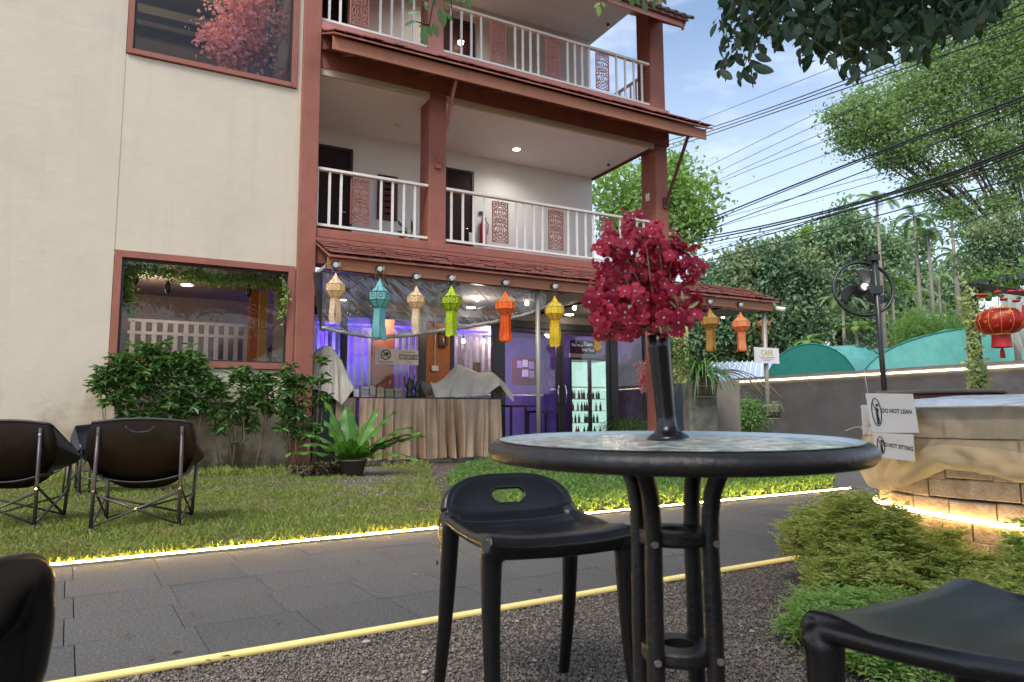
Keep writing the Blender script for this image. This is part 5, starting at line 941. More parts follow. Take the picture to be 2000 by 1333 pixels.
# ================================================================ ROUND TABLE, VASE, FLOWERS
Tc = cam2(.313, 1.385); tz = .795
TB = T('round_table', 'round black metal table with a rippled glass top', 'table', (Tc.x, Tc.y, 0))
R = .352
tilt = Vector((0, 0, 0))
rim = MB().lathe([(R - .028, -.006), (R - .014, 0.000), (R - .004, -.001), (R + .004, -.006), (R + .008, -.014), (R + .007, -.026), (R, -.034), (R - .012, -.036), (R - .03, -.034), (R - .03, -.012), (R - .028, -.006)], 96)
ax = RH; tr_ = Matrix.Rotation(radians(1.45), 4, ax)
def tilted(o): o.matrix_local = Matrix.Translation((0, 0, tz)) @ tr_; return o
tilted(rim.build('rim', 'tableiron', TB))
def rippled_glass():
    mt = mat('rippled glass', (.025, .06, .075), (.80, .82, .72), 26, .12, spec=.8, detail=2); nt = mt.node_tree; L = nt.links.new; b = nt.nodes['Principled BSDF']  # mottled pattern; its strong contrast also paints in glints
    tc = N(nt, 'ShaderNodeTexCoord'); v = N(nt, 'ShaderNodeTexVoronoi', i_Scale=45, feature='SMOOTH_F1'); n = N(nt, 'ShaderNodeTexNoise', i_Scale=30, i_Detail=3); n.inputs['Distortion'].default_value = 1.5; ad = N(nt, 'ShaderNodeMixRGB', i_0=.6); L(tc.outputs['Object'], v.inputs['Vector']); L(tc.outputs['Object'], n.inputs[0]); L(v.outputs['Distance'], ad.inputs[1]); L(n.outputs[0], ad.inputs[2])
    bp = N(nt, 'ShaderNodeBump', i_Strength=1.0, i_Distance=.006); L(ad.outputs[0], bp.inputs['Height']); L(bp.outputs[0], b.inputs['Normal']); return mt
tilted(MB().lathe([(0, -.004), (R - .027, -.004), (R - .027, -.010), (0, -.010)], 96, smooth=False).build('glass_top', rippled_glass(), TB))
tilted(MB().lathe([(R - .033, -.0045), (R - .020, .0012), (R - .014, .0022)], 96).build('seal', mat('pale blue seal', (.35, .45, .5), rough=.25), TB))
Lc = cam2(.309, 1.372) - Vector((Tc.x, Tc.y, 0)); Lc.z = 0
def lp(lat, dep): return Vector(((RH * lat + FH * dep).x, (RH * lat + FH * dep).y, 0))
offs = [(-.053, -.052), (.056, -.045), (-.060, .056), (.048, .060)]
for lt, dp in offs:
    o = lp(lt, dp); dr = o.normalized(); b0 = Lc + o; pts = []
    for z, r in ((.0, .16), (.02, .13), (.06, .075), (.12, .035), (.20, .010), (.30, 0), (.45, 0), (.60, -.002), (.66, .0), (.70, .006), (.735, .020), (.765, .042)): q = b0 + dr * r; pts.append(Vector((q.x, q.y, z)))
    MB().tube(pts, [.0165] * len(pts), 14).build('leg', 'tableiron', TB)
    for z in (.405, .61): q = b0 - FH * .0175 * (1 if dp < 0 else -1) + RH * (.0 if lt < 0 else .004); MB().tube([Vector((q.x, q.y, z)), Vector((q.x, q.y, z)) - FH * .004 * (1 if dp < 0 else -1)], .0065, 10).build('bolt', 'chrome', TB)
for z in (.418, .628):
    mb = MB(); ri, ro = .029, .066; n_ = 40; pr = [(ri, z), (ri, z - .026), (ro, z - .026), (ro + .002, z - .02), (ro + .002, z - .005), (ro, z), (ri, z)]
    mb.lathe(pr, n_, c=(Lc.x, Lc.y, 0), smooth=False); mb.build('brace_ring', 'tableiron', TB)
mb = MB(); mb.lathe([(.0, -.012), (.16, -.012), (.16, -.018), (0, -.018)], 40, c=(Lc.x, Lc.y, tz - .02)); mb.build('underside_plate', 'tableiron', TB)
vz = tz + .0
q = cam2(.318, 1.452); VB = T('vase', 'slim glossy black vase with flared foot standing on the round table', 'vase', (q.x, q.y, tz - .003)); M['gloss'] = mat('satin black vase', (.007, .007, .008), rough=.22, spec=.5)
vm = MB().lathe([(0, .002), (.043, .002), (.044, .006), (.036, .011), (.026, .018), (.0205, .030), (.0195, .05), (.0205, .12), (.0225, .19), (.0235, .216), (.0215, .217), (.0195, .19), (.017, .04), (0, .035)], 40).build('body', 'gloss', VB); VB.rotation_euler = (0.0, 0, 0); VB.rotation_euler = Matrix.Rotation(-radians(4.0), 3, FH).to_euler()
BQ = T('flower_bouquet', 'bouquet of small crimson artificial flowers with pale green stems in the vase', 'flowers', (q.x, q.y, 0)); rr = random.Random(21)
M['crimson'] = mat('crimson petal', (.38, .012, .052), (.22, .007, .034), 30, .6, translucent=.3, c3=(.40, .02, .05), c3scale=14); M['crimsonpale'] = mat('bright crimson petal', (.52, .03, .075), (.36, .014, .048), 30, .6, translucent=.3)
M['whitec'] = mat('pale flower centre', (.62, .55, .56), rough=.6); M['palegreen'] = mat('pale green stem', (.26, .30, .13), (.40, .40, .22), 30, .6, translucent=.2)
def flower_mesh(mt, s):
    mb = MB(); 
    for k in range(5):
        a_ = 2 * pi * k / 5 + .1 * s; d = Vector((cos(a_), sin(a_), 0)); e = Vector((-sin(a_), cos(a_), 0)); vs = []
        for r, w_, z in ((.002, .0015, 0), (.008, .0062, .002), (.014, .0085, .0025), (.019, .0072, .000), (.0215, .0035, -.003)): vs += [d * r + e * -w_ + UP * (z + .0012), d * r + UP * (z - .0008), d * r + e * w_ + UP * (z + .0012)]
        fs = []
        for j in range(4): fs += [(3 * j, 3 * j + 1, 3 * j + 4, 3 * j + 3), (3 * j + 1, 3 * j + 2, 3 * j + 5, 3 * j + 4)]
        mb.add(vs, fs, 0, True)
    mb.lathe([(0, .0045), (.0022, .0035), (.0028, .001)], 6, mi=1); return mb.mesh('flower', [mt, 'whitec'])
FM = [flower_mesh('crimson', 1), flower_mesh('crimsonpale', 2), flower_mesh('crimson', 4)]
dq = (Vector((q.x, q.y, .95)) - CAM).dot(FW)
def bqp(px, py, dd): return dpt(px, py, dq + dd) - Vector((q.x, q.y, 0))
vt = bqp(1286, 664, 0); clusters = []
CL = [(1212, 480), (1188, 495), (1232, 460), (1260, 458), (1285, 475), (1310, 480), (1335, 500), (1350, 520), (1175, 530), (1200, 520), (1235, 505), (1262, 500), (1290, 510), (1320, 530), (1340, 550), (1168, 565), (1190, 560), (1215, 550), (1245, 545), (1270, 540), (1300, 555), (1330, 580), (1180, 600), (1205, 590), (1232, 585), (1258, 580), (1285, 590), (1312, 600), (1345, 600), (1190, 630), (1215, 622), (1242, 618), (1268, 620), (1300, 630), (1325, 635), (1200, 640), (1222, 638), (1184, 640), (1348, 525), (1170, 590), (1225, 440), (1270, 450), (1200, 470), (1312, 628), (1240, 560), (1290, 560), (1222, 530), (1335, 620), (1262, 545), (1280, 600), (1250, 600), (1228, 575), (1300, 575), (1172, 625), (1238, 625), (1262, 625), (1318, 610), (1275, 560), (1245, 520), (1310, 510)]
sm = MB(); gm = MB()
for cx__, cy__ in CL:
    dd = rr.uniform(-.075, .075); c_ = bqp(cx__, cy__, dd); md = vt.lerp(c_, .5) + Vector((rr.gauss(0, .008), rr.gauss(0, .008), .012))
    MB().tube([vt - UP * .03, vt + (c_ - vt) * .06 + UP * .02, md, c_], [.0012, .0012, .0011, .0009], 5).build('stem', 'palegreen', BQ)
    for k in range(rr.randrange(5, 9)):
        o = c_ + Vector((rr.gauss(0, .013), rr.gauss(0, .013), rr.gauss(0, .013))); dirv = ((o - bqp(1262, 570, 0)).normalized() * .7 + Vector((rr.gauss(0, .5), rr.gauss(0, .5), rr.gauss(0, .5))) - FH * .6).normalized()
        f_ = OB('flower', FM[rr.choice((0, 0, 1, 2))], BQ, o, dirv.to_track_quat('Z', 'Y').to_euler()); s_ = rr.uniform(.55, .95); f_.scale = (s_, s_, s_)
PP = []
for i in range(6): c_ = bqp(rr.uniform(1185, 1335), rr.uniform(500, 650), rr.uniform(-.08, .06)); PP += [tuple(c_ + Vector((rr.gauss(0, .008), rr.gauss(0, .008), rr.gauss(0, .008)))) for _ in range(9)]
for i in range(14): PP.append(tuple(bqp(rr.uniform(1272, 1300), rr.uniform(610, 655), rr.uniform(-.02, .02))))
V, F = leaves(np.array(PP), .022, RNG.normal(size=(len(PP), 3)) + [0, 0, .9], aspect=.28); OB('foliage', npmesh('foliage', V, F, 'palegreen'), BQ)
# ================================================================ BRICK WELL WITH COVER
WC = cam2(2.795, 3.62); WR = .837
M['wbrick'] = obj_random(world_coords(mat('sandy grey brick', (.44, .33, .22), (.30, .22, .15), 22, .9, bump=.8, bscale=50, c3=(.52, .42, .31), c3scale=6)), .18)
WT = T('brick_well', 'round sandy brick well with a glowing ring and plastic cover', 'well', (WC.x, WC.y, 0))
MB().lathe([(WR - .115, 0), (WR - .115, .87), (WR - .03, .87), (WR - .03, 0)], 64).build('mortar_core', mat('mortar', (.12, .095, .07), rough=.95), WT)
nb = 26; arc_ = 2 * pi / nb; bm_ = MB(); K = 4; vs = []; hw = arc_ / 2 * .972
for k in range(K + 1):
    a_ = -hw + 2 * hw * k / K
    for r, z in ((WR - .07, 0), (WR, 0), (WR + .004, .006), (WR + .004, .079), (WR, .085), (WR - .07, .085)): vs.append((r * cos(a_), r * sin(a_), z))
fs = [(k * 6 + j, (k + 1) * 6 + j, (k + 1) * 6 + (j + 1) % 6, k * 6 + (j + 1) % 6) for k in range(K) for j in range(6)] + [(5, 4, 3, 2, 1, 0), tuple(K * 6 + j for j in range(6))]
bme_ = bm_.add(vs, fs).mesh('brick', 'wbrick'); cam_az = math.atan2((CAM - WC).y, (CAM - WC).x)
for c_ in range(10):
    if c_ == 9: continue
    for j in range(nb):
        a_ = (j + .5 * (c_ % 2)) * arc_
        if cos(a_ - cam_az) > -.25: OB('brick', bme_, WT, (random.gauss(0, .003), random.gauss(0, .003), .004 + c_ * .0915), (0, random.gauss(0, .004), a_ + random.gauss(0, .003)))
zl = .375
mb = MB(); aa = [cam_az - 1.55 + 3.1 * i / 60 for i in range(61)]; mb.tube([((WR + .03) * cos(a_), (WR + .03) * sin(a_), zl + .012 * sin(a_ * 3)) for a_ in aa], .011, 8); mb.build('glow_ring', 'ringled', WT)
M['veil'] = mat('milky plastic veil', (.72, .68, .62), (.64, .60, .55), 3, .35, alpha=.30, translucent=.45, bump=.4, bscale=8, coat=.3)
M['veiltop'] = mat('milky plastic top', (.76, .78, .82), (.6, .63, .68), 5, .3, bump=.5, bscale=9, coat=.3)
M['veilhem'] = mat('doubled plastic hem', (.64, .59, .50), (.58, .53, .45), 2, .4, alpha=.58, translucent=.5, bump=.4, bscale=8)
CV = T('well_cover', 'milky plastic sheet draped over the brick well', 'plastic sheet', (WC.x, WC.y, 0))
LOWX = [-3.2, -1.45, -1.2, -.95, -.75, -.5, -.25, 0, .5, 3.2]; LOWZ = [.55, .56, .46, .45, .50, .60, .575, .52, .56, .55]
def cov(u, v):
    a_ = cam_az + (u - .5) * 2 * pi; n1 = mn.noise(Vector((cos(a_) * 3, sin(a_) * 3, v * 2)))
    low = float(np.interp(a_ - cam_az, LOWX, LOWZ)) + .012 * mn.noise(Vector((a_ * 6, 1, 1)))
    if v < .35: t_ = v / .35; r = (WR + .02) * (t_ ** .8); z = .905 + .045 * (1 - t_) + .030 * n1 * t_ + .012 * sin(a_ * 22 + v * 30) * t_ - .02 * t_ ** 4
    else:
        t_ = (v - .35) / .65; r = WR + .025 + .05 * t_ ** 1.5 + (.05 * t_) * (.5 + mn.noise(Vector((a_ * 5, v * 3, 4)))) + .016 * sin(a_ * 34 + 6 * mn.noise(Vector((a_ * 3, v * 4, 2)))); z = .885 + (low - .885) * t_ - (.05 * sin(pi * t_) if False else 0)
        if t_ > .8: r += -.05 * ((t_ - .8) / .2) ** 2
    return (r * cos(a_), r * sin(a_), z)
MB().grid(lambda u, v: cov(u, .35 + .40 * v), 220, 20).build('sheet', 'veil', CV); MB().grid(lambda u, v: cov(u, .75 + .25 * v), 220, 16).build('hem', M['veilhem'], CV); MB().grid(lambda u, v: cov(u, .36 * v), 160, 16).build('top_sheet', 'veiltop', CV)
MB().lathe([(0, .94), (.3, .93), (.6, .91), (WR - .01, .885), (WR - .01, .875), (0, .875)], 48).build('inner_lid', 'veiltop', CV)
mb = MB(); mb.tube([((WR + .075) * cos(a_), (WR + .075) * sin(a_), .735) for a_ in aa], .002, 5); mb.build('tie_cord', 'soffit', CV)
# red rimmed tub behind the well
p = dpt(1835, 782, 5.6); T0 = T('wooden_tub', 'dark red round wooden frame standing behind the brick well', 'tub', (p.x, p.y, 0)); rr_ = .42
MB().lathe([(rr_ - .04, 0), (rr_ - .04, 1.0), (rr_, 1.01), (rr_ + .02, .98), (rr_, .0)], 40).build('body', 'soffit', T0); MB().lathe([(rr_ - .05, 1.005), (rr_ - .05, 1.035), (rr_ + .03, 1.035), (rr_ + .03, 1.005), (rr_ - .05, 1.005)], 40).build('rim', 'coping', T0)
# DO NOT LEAN / SITTING signs : board planes tangent to the left front of the well
def wsign(lab, px, top, bot, txt, pict, tiltv, dpx):
    """corners in the photo on the vertical plane close to the well surface"""
    P0 = dpt(px[0], top[0], dpx[0]); P1 = dpt(px[1], top[1], dpx[1]); P2 = dpt(px[2], bot[1], dpx[1] + tiltv); P3 = dpt(px[3], bot[0], dpx[0] + tiltv)
    t = T('warning_sign', lab, 'sign', P3); X = (P2 - P3); Y = (P0 - P3); W_ = X.length; H_ = Y.length; Xn = X.normalized(); Yn = (Y - Xn * Y.dot(Xn)).normalized(); Zn = Xn.cross(Yn); m_ = Matrix((Xn, Yn, Zn)).transposed().to_4x4(); t.matrix_world = Matrix.Translation(P3) @ m_
    q1 = m_.to_3x3().inverted() @ (P1 - P3); q0 = m_.to_3x3().inverted() @ (P0 - P3); q2 = Vector((W_, 0, 0))
    th = -.006; mb = MB(); pts = [(0, 0), (q2.x, q2.y), (q1.x, q1.y), (q0.x, q0.y)]; mb.add([(x, y, 0) for x, y in pts] + [(x, y, th) for x, y in pts], [(0, 1, 2, 3), (7, 6, 5, 4), (0, 4, 5, 1), (1, 5, 6, 2), (2, 6, 7, 3), (3, 7, 4, 0)]); mb.build('board', 'paper', t)
    if pict:
        cx_, cy_, ra, rb = W_ * .17, H_ * .52, W_ * .10, H_ * .35; mb = MB(); mb.tube([(cx_ + ra * cos(k * pi / 14), cy_ + rb * sin(k * pi / 14), .002) for k in range(28)], .0022, 4, closed=True)
        def st(a, b, w_=.004): mb.beam((cx_ + a[0] * ra, cy_ + a[1] * rb, .002), (cx_ + b[0] * ra, cy_ + b[1] * rb, .002), w_, .002, up=Vector((0, 0, 1)))
        st((-.65, .7), (.35, -.3), .003); st((.25, .25), (.05, -.2), .011); st((.05, -.2), (.35, -.55), .007); st((.35, -.55), (.2, -.85), .006); st((.0, -.2), (-.05, -.8), .006); st((.2, .25), (-.3, .35), .005); st((-.5, -.85), (.5, -.85), .003)
        mb.tube([(cx_ + ra * .3, cy_ + rb * .5, .001), (cx_ + ra * .3, cy_ + rb * .5, .003)], .007, 8); mb.build('pictogram', 'txtk', t)
    text(txt, .029 if 'SIT' not in txt else .028, 'txtk', t, (W_ * .60, H_ * .53, .0015), (0, 0, -.06), sx=.74 if 'SIT' not in txt else .76, bold=.0007); return t
wsign('upper white DO NOT LEAN board tied to the well', (1690, 1782, 1795, 1703), (769, 770), (845, 846), 'DO NOT LEAN', True, -.012, (3.53, 3.34))
wsign('lower white DO NOT SITTING board hanging under the first', (1703, 1795, 1786, 1712), (846, 847), (893, 902), 'DO NOT SITTING', True, -.01, (3.515, 3.325))
p = dpt(1691, 820, 3.62); T0 = T('sign_bracket', 'rounded white plastic flap behind the left edge of the warning boards', 'bracket', p); MB().obox((0, 0, 0), RH * .02, FH * .003, UP * .075).build('flap', 'paper', T0, bevel=.01)
mb = MB(); 
for i in range(9): e = Vector((random.gauss(-.05, .04), random.gauss(0, .03), random.gauss(-.02, .05))); mb.tube([(0, 0, 0), e * .6 + Vector((0, 0, .01)), e], .0015, 4)
T0 = T('cord_knot', 'frayed string knot tying the boards at their left edge', 'string', dpt(1699, 834, 3.50)); mb.build('string', 'rail', T0)
a = dpt(1688, 725, 3.55); b = dpt(1695, 768, 3.53); T0 = T('hanging_string', 'thin pale string rising above the upper warning board', 'string', b); MB().tube([(0, 0, 0), a - b], .002, 4).build('string', 'rail', T0)
# feathery bushes before the well
def feather(name, lab, specs, mt, size, seed, aspect=.22):
    rr = random.Random(seed); b0 = Vector((specs[0][0].x, specs[0][0].y, 0)); t = T(name, lab, 'shrub', b0); P = []; D = []; mb = MB()
    for c, rx, rz, n in specs:
        for k in range(n):
            a_ = rr.uniform(0, 2 * pi); r_ = rx * sqrt(rr.random()); root = Vector((c.x + r_ * .6 * cos(a_), c.y + r_ * .6 * sin(a_), 0)); zt = rz * rr.uniform(.45, 1.0) * (1 - .35 * (r_ / rx) ** 2); tip = Vector((c.x + r_ * cos(a_) * 1.15, c.y + r_ * sin(a_) * 1.15, zt))
            if rr.random() < .2: mb.tube([root - b0, root.lerp(tip, .6) - b0 + UP * .02, tip - b0], .0025, 4)
            out = (tip - root).normalized()
            az0 = rr.uniform(0, 6.28)
            for m_ in range(6):
                az = az0 + m_ * 1.05; dv = (Vector((cos(az), sin(az), rr.uniform(-.5, .9)))).normalized(); L_ = .055 * rr.uniform(.7, 1.4); sd_ = dv.cross(UP).normalized()
                for s in range(5):
                    q = tip + dv * L_ * (s / 4) - UP * .012 * (s / 4) ** 2 + UP * rr.gauss(0, .006)
                    for sg in (-1, 1): P.append(tuple(q - b0)); e = (sd_ * sg + dv * .8 + UP * rr.uniform(-.2, .3)); D.append(tuple(e))
    V, F = leaves(np.array(P), size, np.array(D), aspect=aspect, fold=.1, var=.3, flat=.4); OB('foliage', npmesh('foliage', V, F, mt), t); mb.build('stem', 'stem', t); return t
G = gpt
feather('feathery_shrub', 'tall feathery olive shrub between the path and the well', [(cam2(1.60, 3.30), .20, .50, 300), (cam2(1.50, 3.05), .20, .30, 200), (cam2(1.60, 3.6), .20, .44, 160), (cam2(1.84, 3.1), .16, .34, 140)], 'leafolive', .030, 1, .26)
feather('feathery_shrub', 'wide feathery shrub growing against the front of the well', [(cam2(2.0, 2.85), .22, .30, 240), (cam2(2.25, 2.7), .24, .31, 240), (cam2(1.85, 2.6), .26, .26, 230), (cam2(2.1, 2.5), .3, .24, 200)], 'leafolive', .029, 2, .26)
feather('green_herb', 'low light green herb patch left of the feathery shrub', [(cam2(1.32, 2.75), .22, .18, 240), (cam2(1.22, 2.45), .16, .13, 150), (cam2(1.15, 2.7), .12, .12, 70)], 'leaflight', .024, 3, .30)
feather('yellow_herb', 'young yellow green sprig in front of the glowing ring', [(cam2(2.07, 2.93), .05, .48, 22)], 'leaflight', .024, 4, .5)
feather('yellow_herb', 'young yellow green sprig at the right edge before the well', [(cam2(2.05, 2.76), .05, .38, 22), (cam2(1.02, 2.05), .03, .03, 4)], 'leaflight', .024, 5, .5)
T0 = bush('ground_weeds', 'low weeds at the foot of the feathery shrubs', tuple(cam2(1.75, 2.45, .03)), (.6, .45, .05), 1300, .03, 'bed', aspect=.4, stem=False, cat='weeds'); T0['kind'] = 'stuff'
for o in T0.children: o['kind'] = 'stuff'
q = gpt(1538, 1246); MB().lathe([(0, 0), (.8, .15), (1, .45), (.7, .8), (0, .95)], 9).build('pebble', 'pebble', None, (q.x, q.y, 0), label='pale broken stone at the foot of the green herb patch', cat='pebble').scale = (.02, .012, .012)
# ================================================================ PERGOLA, RED LANTERN, CURTAIN
dP = 8.0; a = dpt(1893, 560, dP); b = dpt(1913, 762, dP)
T0 = T('pergola', 'black timber pergola frame wrapped in variegated ivy', 'pergola'); px_ = (a.x + b.x) / 2; py_ = (a.y + b.y) / 2
post = MB(); post.obox(Vector((b.x, b.y, 0)).lerp(Vector((a.x, a.y, a.z)), .5), RH * .05, FH * .05, (Vector((a.x, a.y, a.z)) - Vector((b.x, b.y, 0))) / 2); post.build('post', 'black', T0)
c = dpt(2080, 528, 8.6); MB().beam(a + UP * .03, c, .10, .07).build('beam', 'black', T0); d2 = dpt(2090, 585, 7.0); MB().beam(a + UP * .0 + RH * .1, d2, .08, .07).build('beam', 'black', T0)
def vine(lab, pts, n, size, mt, spread): return garland('climbing_ivy', lab, pts, n, size, mt, spread)
M['varieg'] = mat('variegated ivy leaf', (.20, .30, .08), (.48, .52, .28), 14, .5, island=.6, translucent=.3)
vine('variegated ivy climbing the pergola post', [dpt(1906, 770, 7.9), dpt(1908, 730, 7.9), dpt(1903, 690, 7.9), dpt(1900, 650, 7.9), dpt(1893, 610, 7.9), dpt(1890, 565, 7.9)], 620, .05, 'varieg', .07)
vine('thick ivy bunch at the foot of the pergola post', [dpt(1908, 772, 7.8), dpt(1912, 745, 7.8), dpt(1906, 715, 7.8)], 380, .055, 'varieg', .075)
vine('ivy hanging along the upper pergola beam', [dpt(1900, 562, 8.0), dpt(1930, 556, 8.1), dpt(1960, 548, 8.2), dpt(2010, 540, 8.4)], 520, .06, 'leafmid', .08)
M['lred'] = mat('red lantern silk', (.42, .015, .012), (.30, .01, .01), 3, .45, translucent=.3, c3=(.60, .26, .04), c3scale=10, c3lo=.56, c3hi=.62); M['gold'] = mat('gold print', (.60, .34, .06), rough=.4, metal=.3); M['redplain'] = mat('red tassel', (.48, .02, .02), (.34, .012, .012), 30, .6)
p = dpt(1953, 628, 7.4); rl = 41 / FPX * 7.4; T0 = T('red_lantern', 'round red festive lantern with gold pattern and tassel', 'lantern', p)
MB().lathe([(rl * .42, rl * .60), (rl * .7, rl * .54), (rl * .9, rl * .33), (rl, 0), (rl * .9, -rl * .33), (rl * .68, -rl * .54), (rl * .40, -rl * .60)], 32).build('shade', 'lred', T0)
mb = MB()
for j in range(12): a_ = 2 * pi * j / 12; mb.tube([(r * 1.01 * cos(a_), r * 1.01 * sin(a_), z) for r, z in ((rl * .42, rl * .60), (rl * .7, rl * .54), (rl * .9, rl * .33), (rl, 0), (rl * .9, -rl * .33), (rl * .68, -rl * .54), (rl * .40, -rl * .60))], .0035, 4)
for j in range(20): a_ = 2 * pi * j / 20; mb.add([(rl * .40 * cos(a_), rl * .40 * sin(a_), rl * .6), (rl * .40 * cos(a_ + .25), rl * .40 * sin(a_ + .25), rl * .6), (rl * .36 * cos(a_ + .12), rl * .36 * sin(a_ + .12), rl * .82)], [(0, 1, 2)])
mb.lathe([(rl * .42, -rl * .58), (rl * .42, -rl * .66)], 24); mb.build('gold_trim', 'gold', T0)
MB().lathe([(rl * .40 + (.004 if j % 2 else -.004), -rl * .66) for j in (0,)] + [(rl * .43, -rl * 1.25)], 40, smooth=False).build('fringe', 'redplain', T0); MB().tube([(0, 0, -rl * 1.25), (0, 0, -rl * 1.4), (0, 0, -rl * 1.75)], [.004, .02, .026], 10).build('tassel', 'redplain', T0); MB().tube([(0, 0, rl * .6), (0, 0, dpt(1953, 556, 7.4).z - p.z)], .004, 5).build('string', 'black', T0)
for i, (x, y) in enumerate(((1917, 577), (1960, 585), (1985, 588), (1974, 570), (1948, 571), (1992, 569))):
    p = dpt(x, y, 7.2); t = T('red_charm', ['left small red hanging charm near the pergola post', 'small red charm above the red lantern', 'small red charm right of the red lantern', 'upper red charm under the pergola beam', 'small red charm half hidden by ivy', 'red charm at the right edge under the beam'][i], 'charm', p); s = .04 if i != 0 else .055
    MB().lathe([(0, .018), (s * .7, .012), (s, 0), (s * .7, -.012), (0, -.018)], 10).build('body', 'redplain', t); MB().tube([(0, 0, 0), (0, 0, .14)], .002, 4).build('string', 'black', t)
def curt(u, v):
    p0 = dpt(1952 + 100 * u, 568 + 8 * u, 9.2); p1 = dpt(1975 + 100 * u, 690, 9.2); q = p0.lerp(p1, v); q += FH * .05 * sin(u * 40 + v * 3); return q + (RH * .12 * v * v if u < .3 else RH * 0)
T0 = T('white_curtain', 'pale sheer curtain gathered at the right behind the red lantern', 'curtain'); MB().grid(curt, 60, 16).build('fabric', mat('sheer curtain', (.60, .62, .68), (.50, .53, .60), 5, .8, translucent=.4, alpha=.9), T0)
T0 = T('red_banner', 'narrow red strip hanging at the right edge behind the lantern', 'banner', dpt(2000, 620, 7.0)); MB().obox((0, 0, 0), RH * .012, FH * .005, UP * .12).build('strip', 'redplain', T0)
# ================================================================ FAN ON POLE
dF = 9.6; a = dpt(1707, 507, dF); b = dpt(1726, 745, dF); T0 = T('pole_fan', 'black outdoor fan mounted high on a black pole by the boundary wall', 'fan'); foot = b + (b - a) * (b.z / (a.z - b.z)); a = dpt(1707, 507, dF)
MB().tube([foot, a], .036, 12).build('pole', 'black', T0); c = dpt(1685, 565, dF + .15)
rf = 56 / FPX * dF; nd = (FW * .93 + RH * .10 + UP * -.28).normalized(); X1 = nd.cross(UP).normalized(); Y1 = X1.cross(nd)
def cp(r, t_, o=0): return c + X1 * (r * cos(t_)) + Y1 * (r * sin(t_)) + nd * o
mb = MB()
for o in (-.09, .09): mb.tube([cp(rf, k * pi / 20, o * .2) for k in range(40)], .020 if o < 0 else .012, 6, closed=True)
mb.build('cage_rim', 'black', T0)
mb = MB()
for k in range(60):
    t_ = 2 * pi * k / 60
    for s in (-1, 1): mb.tube([cp(rf, t_, s * .02), cp(rf * .75, t_ + .05, s * .09), cp(rf * .2, t_ + .12, s * .11)], .0016, 3, smooth=False)
mb.build('cage_wires', 'black', T0)
for k in range(3):
    def bl_(u, v, k=k): t_ = 2 * pi * k / 3 + .9 + (u - .5) * (1.0 - .25 * v) + .55 * v; r = rf * (.16 + .70 * v * (1 - .25 * abs(u - .6))); return cp(r, t_, .05 * (u - .5))
    MB().grid(bl_, 6, 8).build('blade', 'black', T0, solid=.006)
mb = MB(); mb.tube([c - nd * .08, c + nd * .16], .075, 16); mb.build('motor', 'black', T0); MB().tube([c - nd * .095, c - nd * .081], .055, 16).build('hub_cap', 'paper', T0)
q = a.lerp(foot, .14); MB().obox(q + RH * -.02, RH * .09, FH * .04, UP * .055).build('pole_bracket', 'black', T0); MB().tube([q - RH * .1, c + nd * .1], .02, 8).build('bracket_arm', 'black', T0)
MB().obox(a + UP * .02, RH * .06, FH * .05, UP * .04).build('pole_cap', 'black', T0)
# ================================================================ GREENHOUSES, ROOFS
M['net'] = mat('turquoise shade net', (.20, .55, .52), (.15, .46, .44), 3, .8, bump=.3, bscale=9, translucent=.25); M['netdark'] = mat('green net end', (.02, .20, .16), (.016, .17, .14), 3, .8, translucent=.1)
def tunnel(lab, pxl, pxr, ytop, dd, dirv, L_, mt_end='netdark', hscale=1):
    a = dpt(pxl, 745, dd); b = dpt(pxr, 745, dd); mid = (a + b) / 2; r = (b - a).length / 2; zt = dpt((pxl + pxr) / 2, ytop, dd).z; acr = (b - a).normalized(); acr.z = 0; acr.normalize(); zb_ = 1.2; t = T('greenhouse', lab, 'greenhouse', (mid.x, mid.y, 0))
    ax = Vector(dirv).normalized()
    def f(u, v): th = pi * (1 - u); h = (zt - zb_) * sin(th) ** .75 + zb_; rip = .07 * sin(v * L_ * 2.6 + 2.5 * sin(th)) * sin(th); sag = -.10 * abs(sin(v * L_ * .45)) + .045 * sin(th * 38 + 4 * mn.noise(Vector((v * 5, th * 2, 0))) + v * 9) ; return acr * (r * cos(th)) + ax * (v * L_) + UP * (h + rip + sag * sin(th))
    MB().grid(f, 40, 160).build('net_cover', 'net', t)
    mb = MB(); vs = [acr * (r * cos(pi * (1 - k / 30))) + UP * ((zt - zb_) * sin(pi * k / 30) ** .75 + zb_) for k in range(31)]; mb.add([acr * -r] + vs + [acr * r], [tuple(range(33))]); mb.build('end_wall', mt_end, t)
    for k in range(0, 5):
        mb = MB(); q = ax * (k * L_ / 4); mb.tube([v_ + q + UP * .01 for v_ in vs], .022, 6); mb.build('hoop', 'netdark', t)
    return t
ar = (RH * .92 + FH * .42); tunnel('smaller turquoise net tunnel with dark green end wall', 1492, 1682, 672, 27, ar, 9)
tunnel('large turquoise net tunnel at the right behind the wall', 1672, 2330, 634, 22.5, (RH * .80 + FH * .6), 16, 'net')
T0 = T('metal_roof', 'pale blue metal roof behind the wall left of the tunnels', 'roof'); a = dpt(1330, 790, 30); b = dpt(1530, 790, 30); c_ = dpt(1518, 706, 33); d_ = dpt(1392, 709, 33); MB().add([a, b, c_, d_, a - UP * .1, b - UP * .1, c_ - UP * .1, d_ - UP * .1], [(0, 1, 2, 3), (7, 6, 5, 4), (0, 4, 5, 1), (1, 5, 6, 2), (2, 6, 7, 3), (3, 7, 4, 0)]).build('sheet', mat('pale blue sheet', (.38, .50, .72), (.32, .44, .66), 2, .5), T0)
for k in range(14): q = a.lerp(b, k / 13); r_ = d_.lerp(c_, k / 13); MB().beam(q + UP * .04, r_ + UP * .04, .05, .05).build('rib', 'rail', T0)
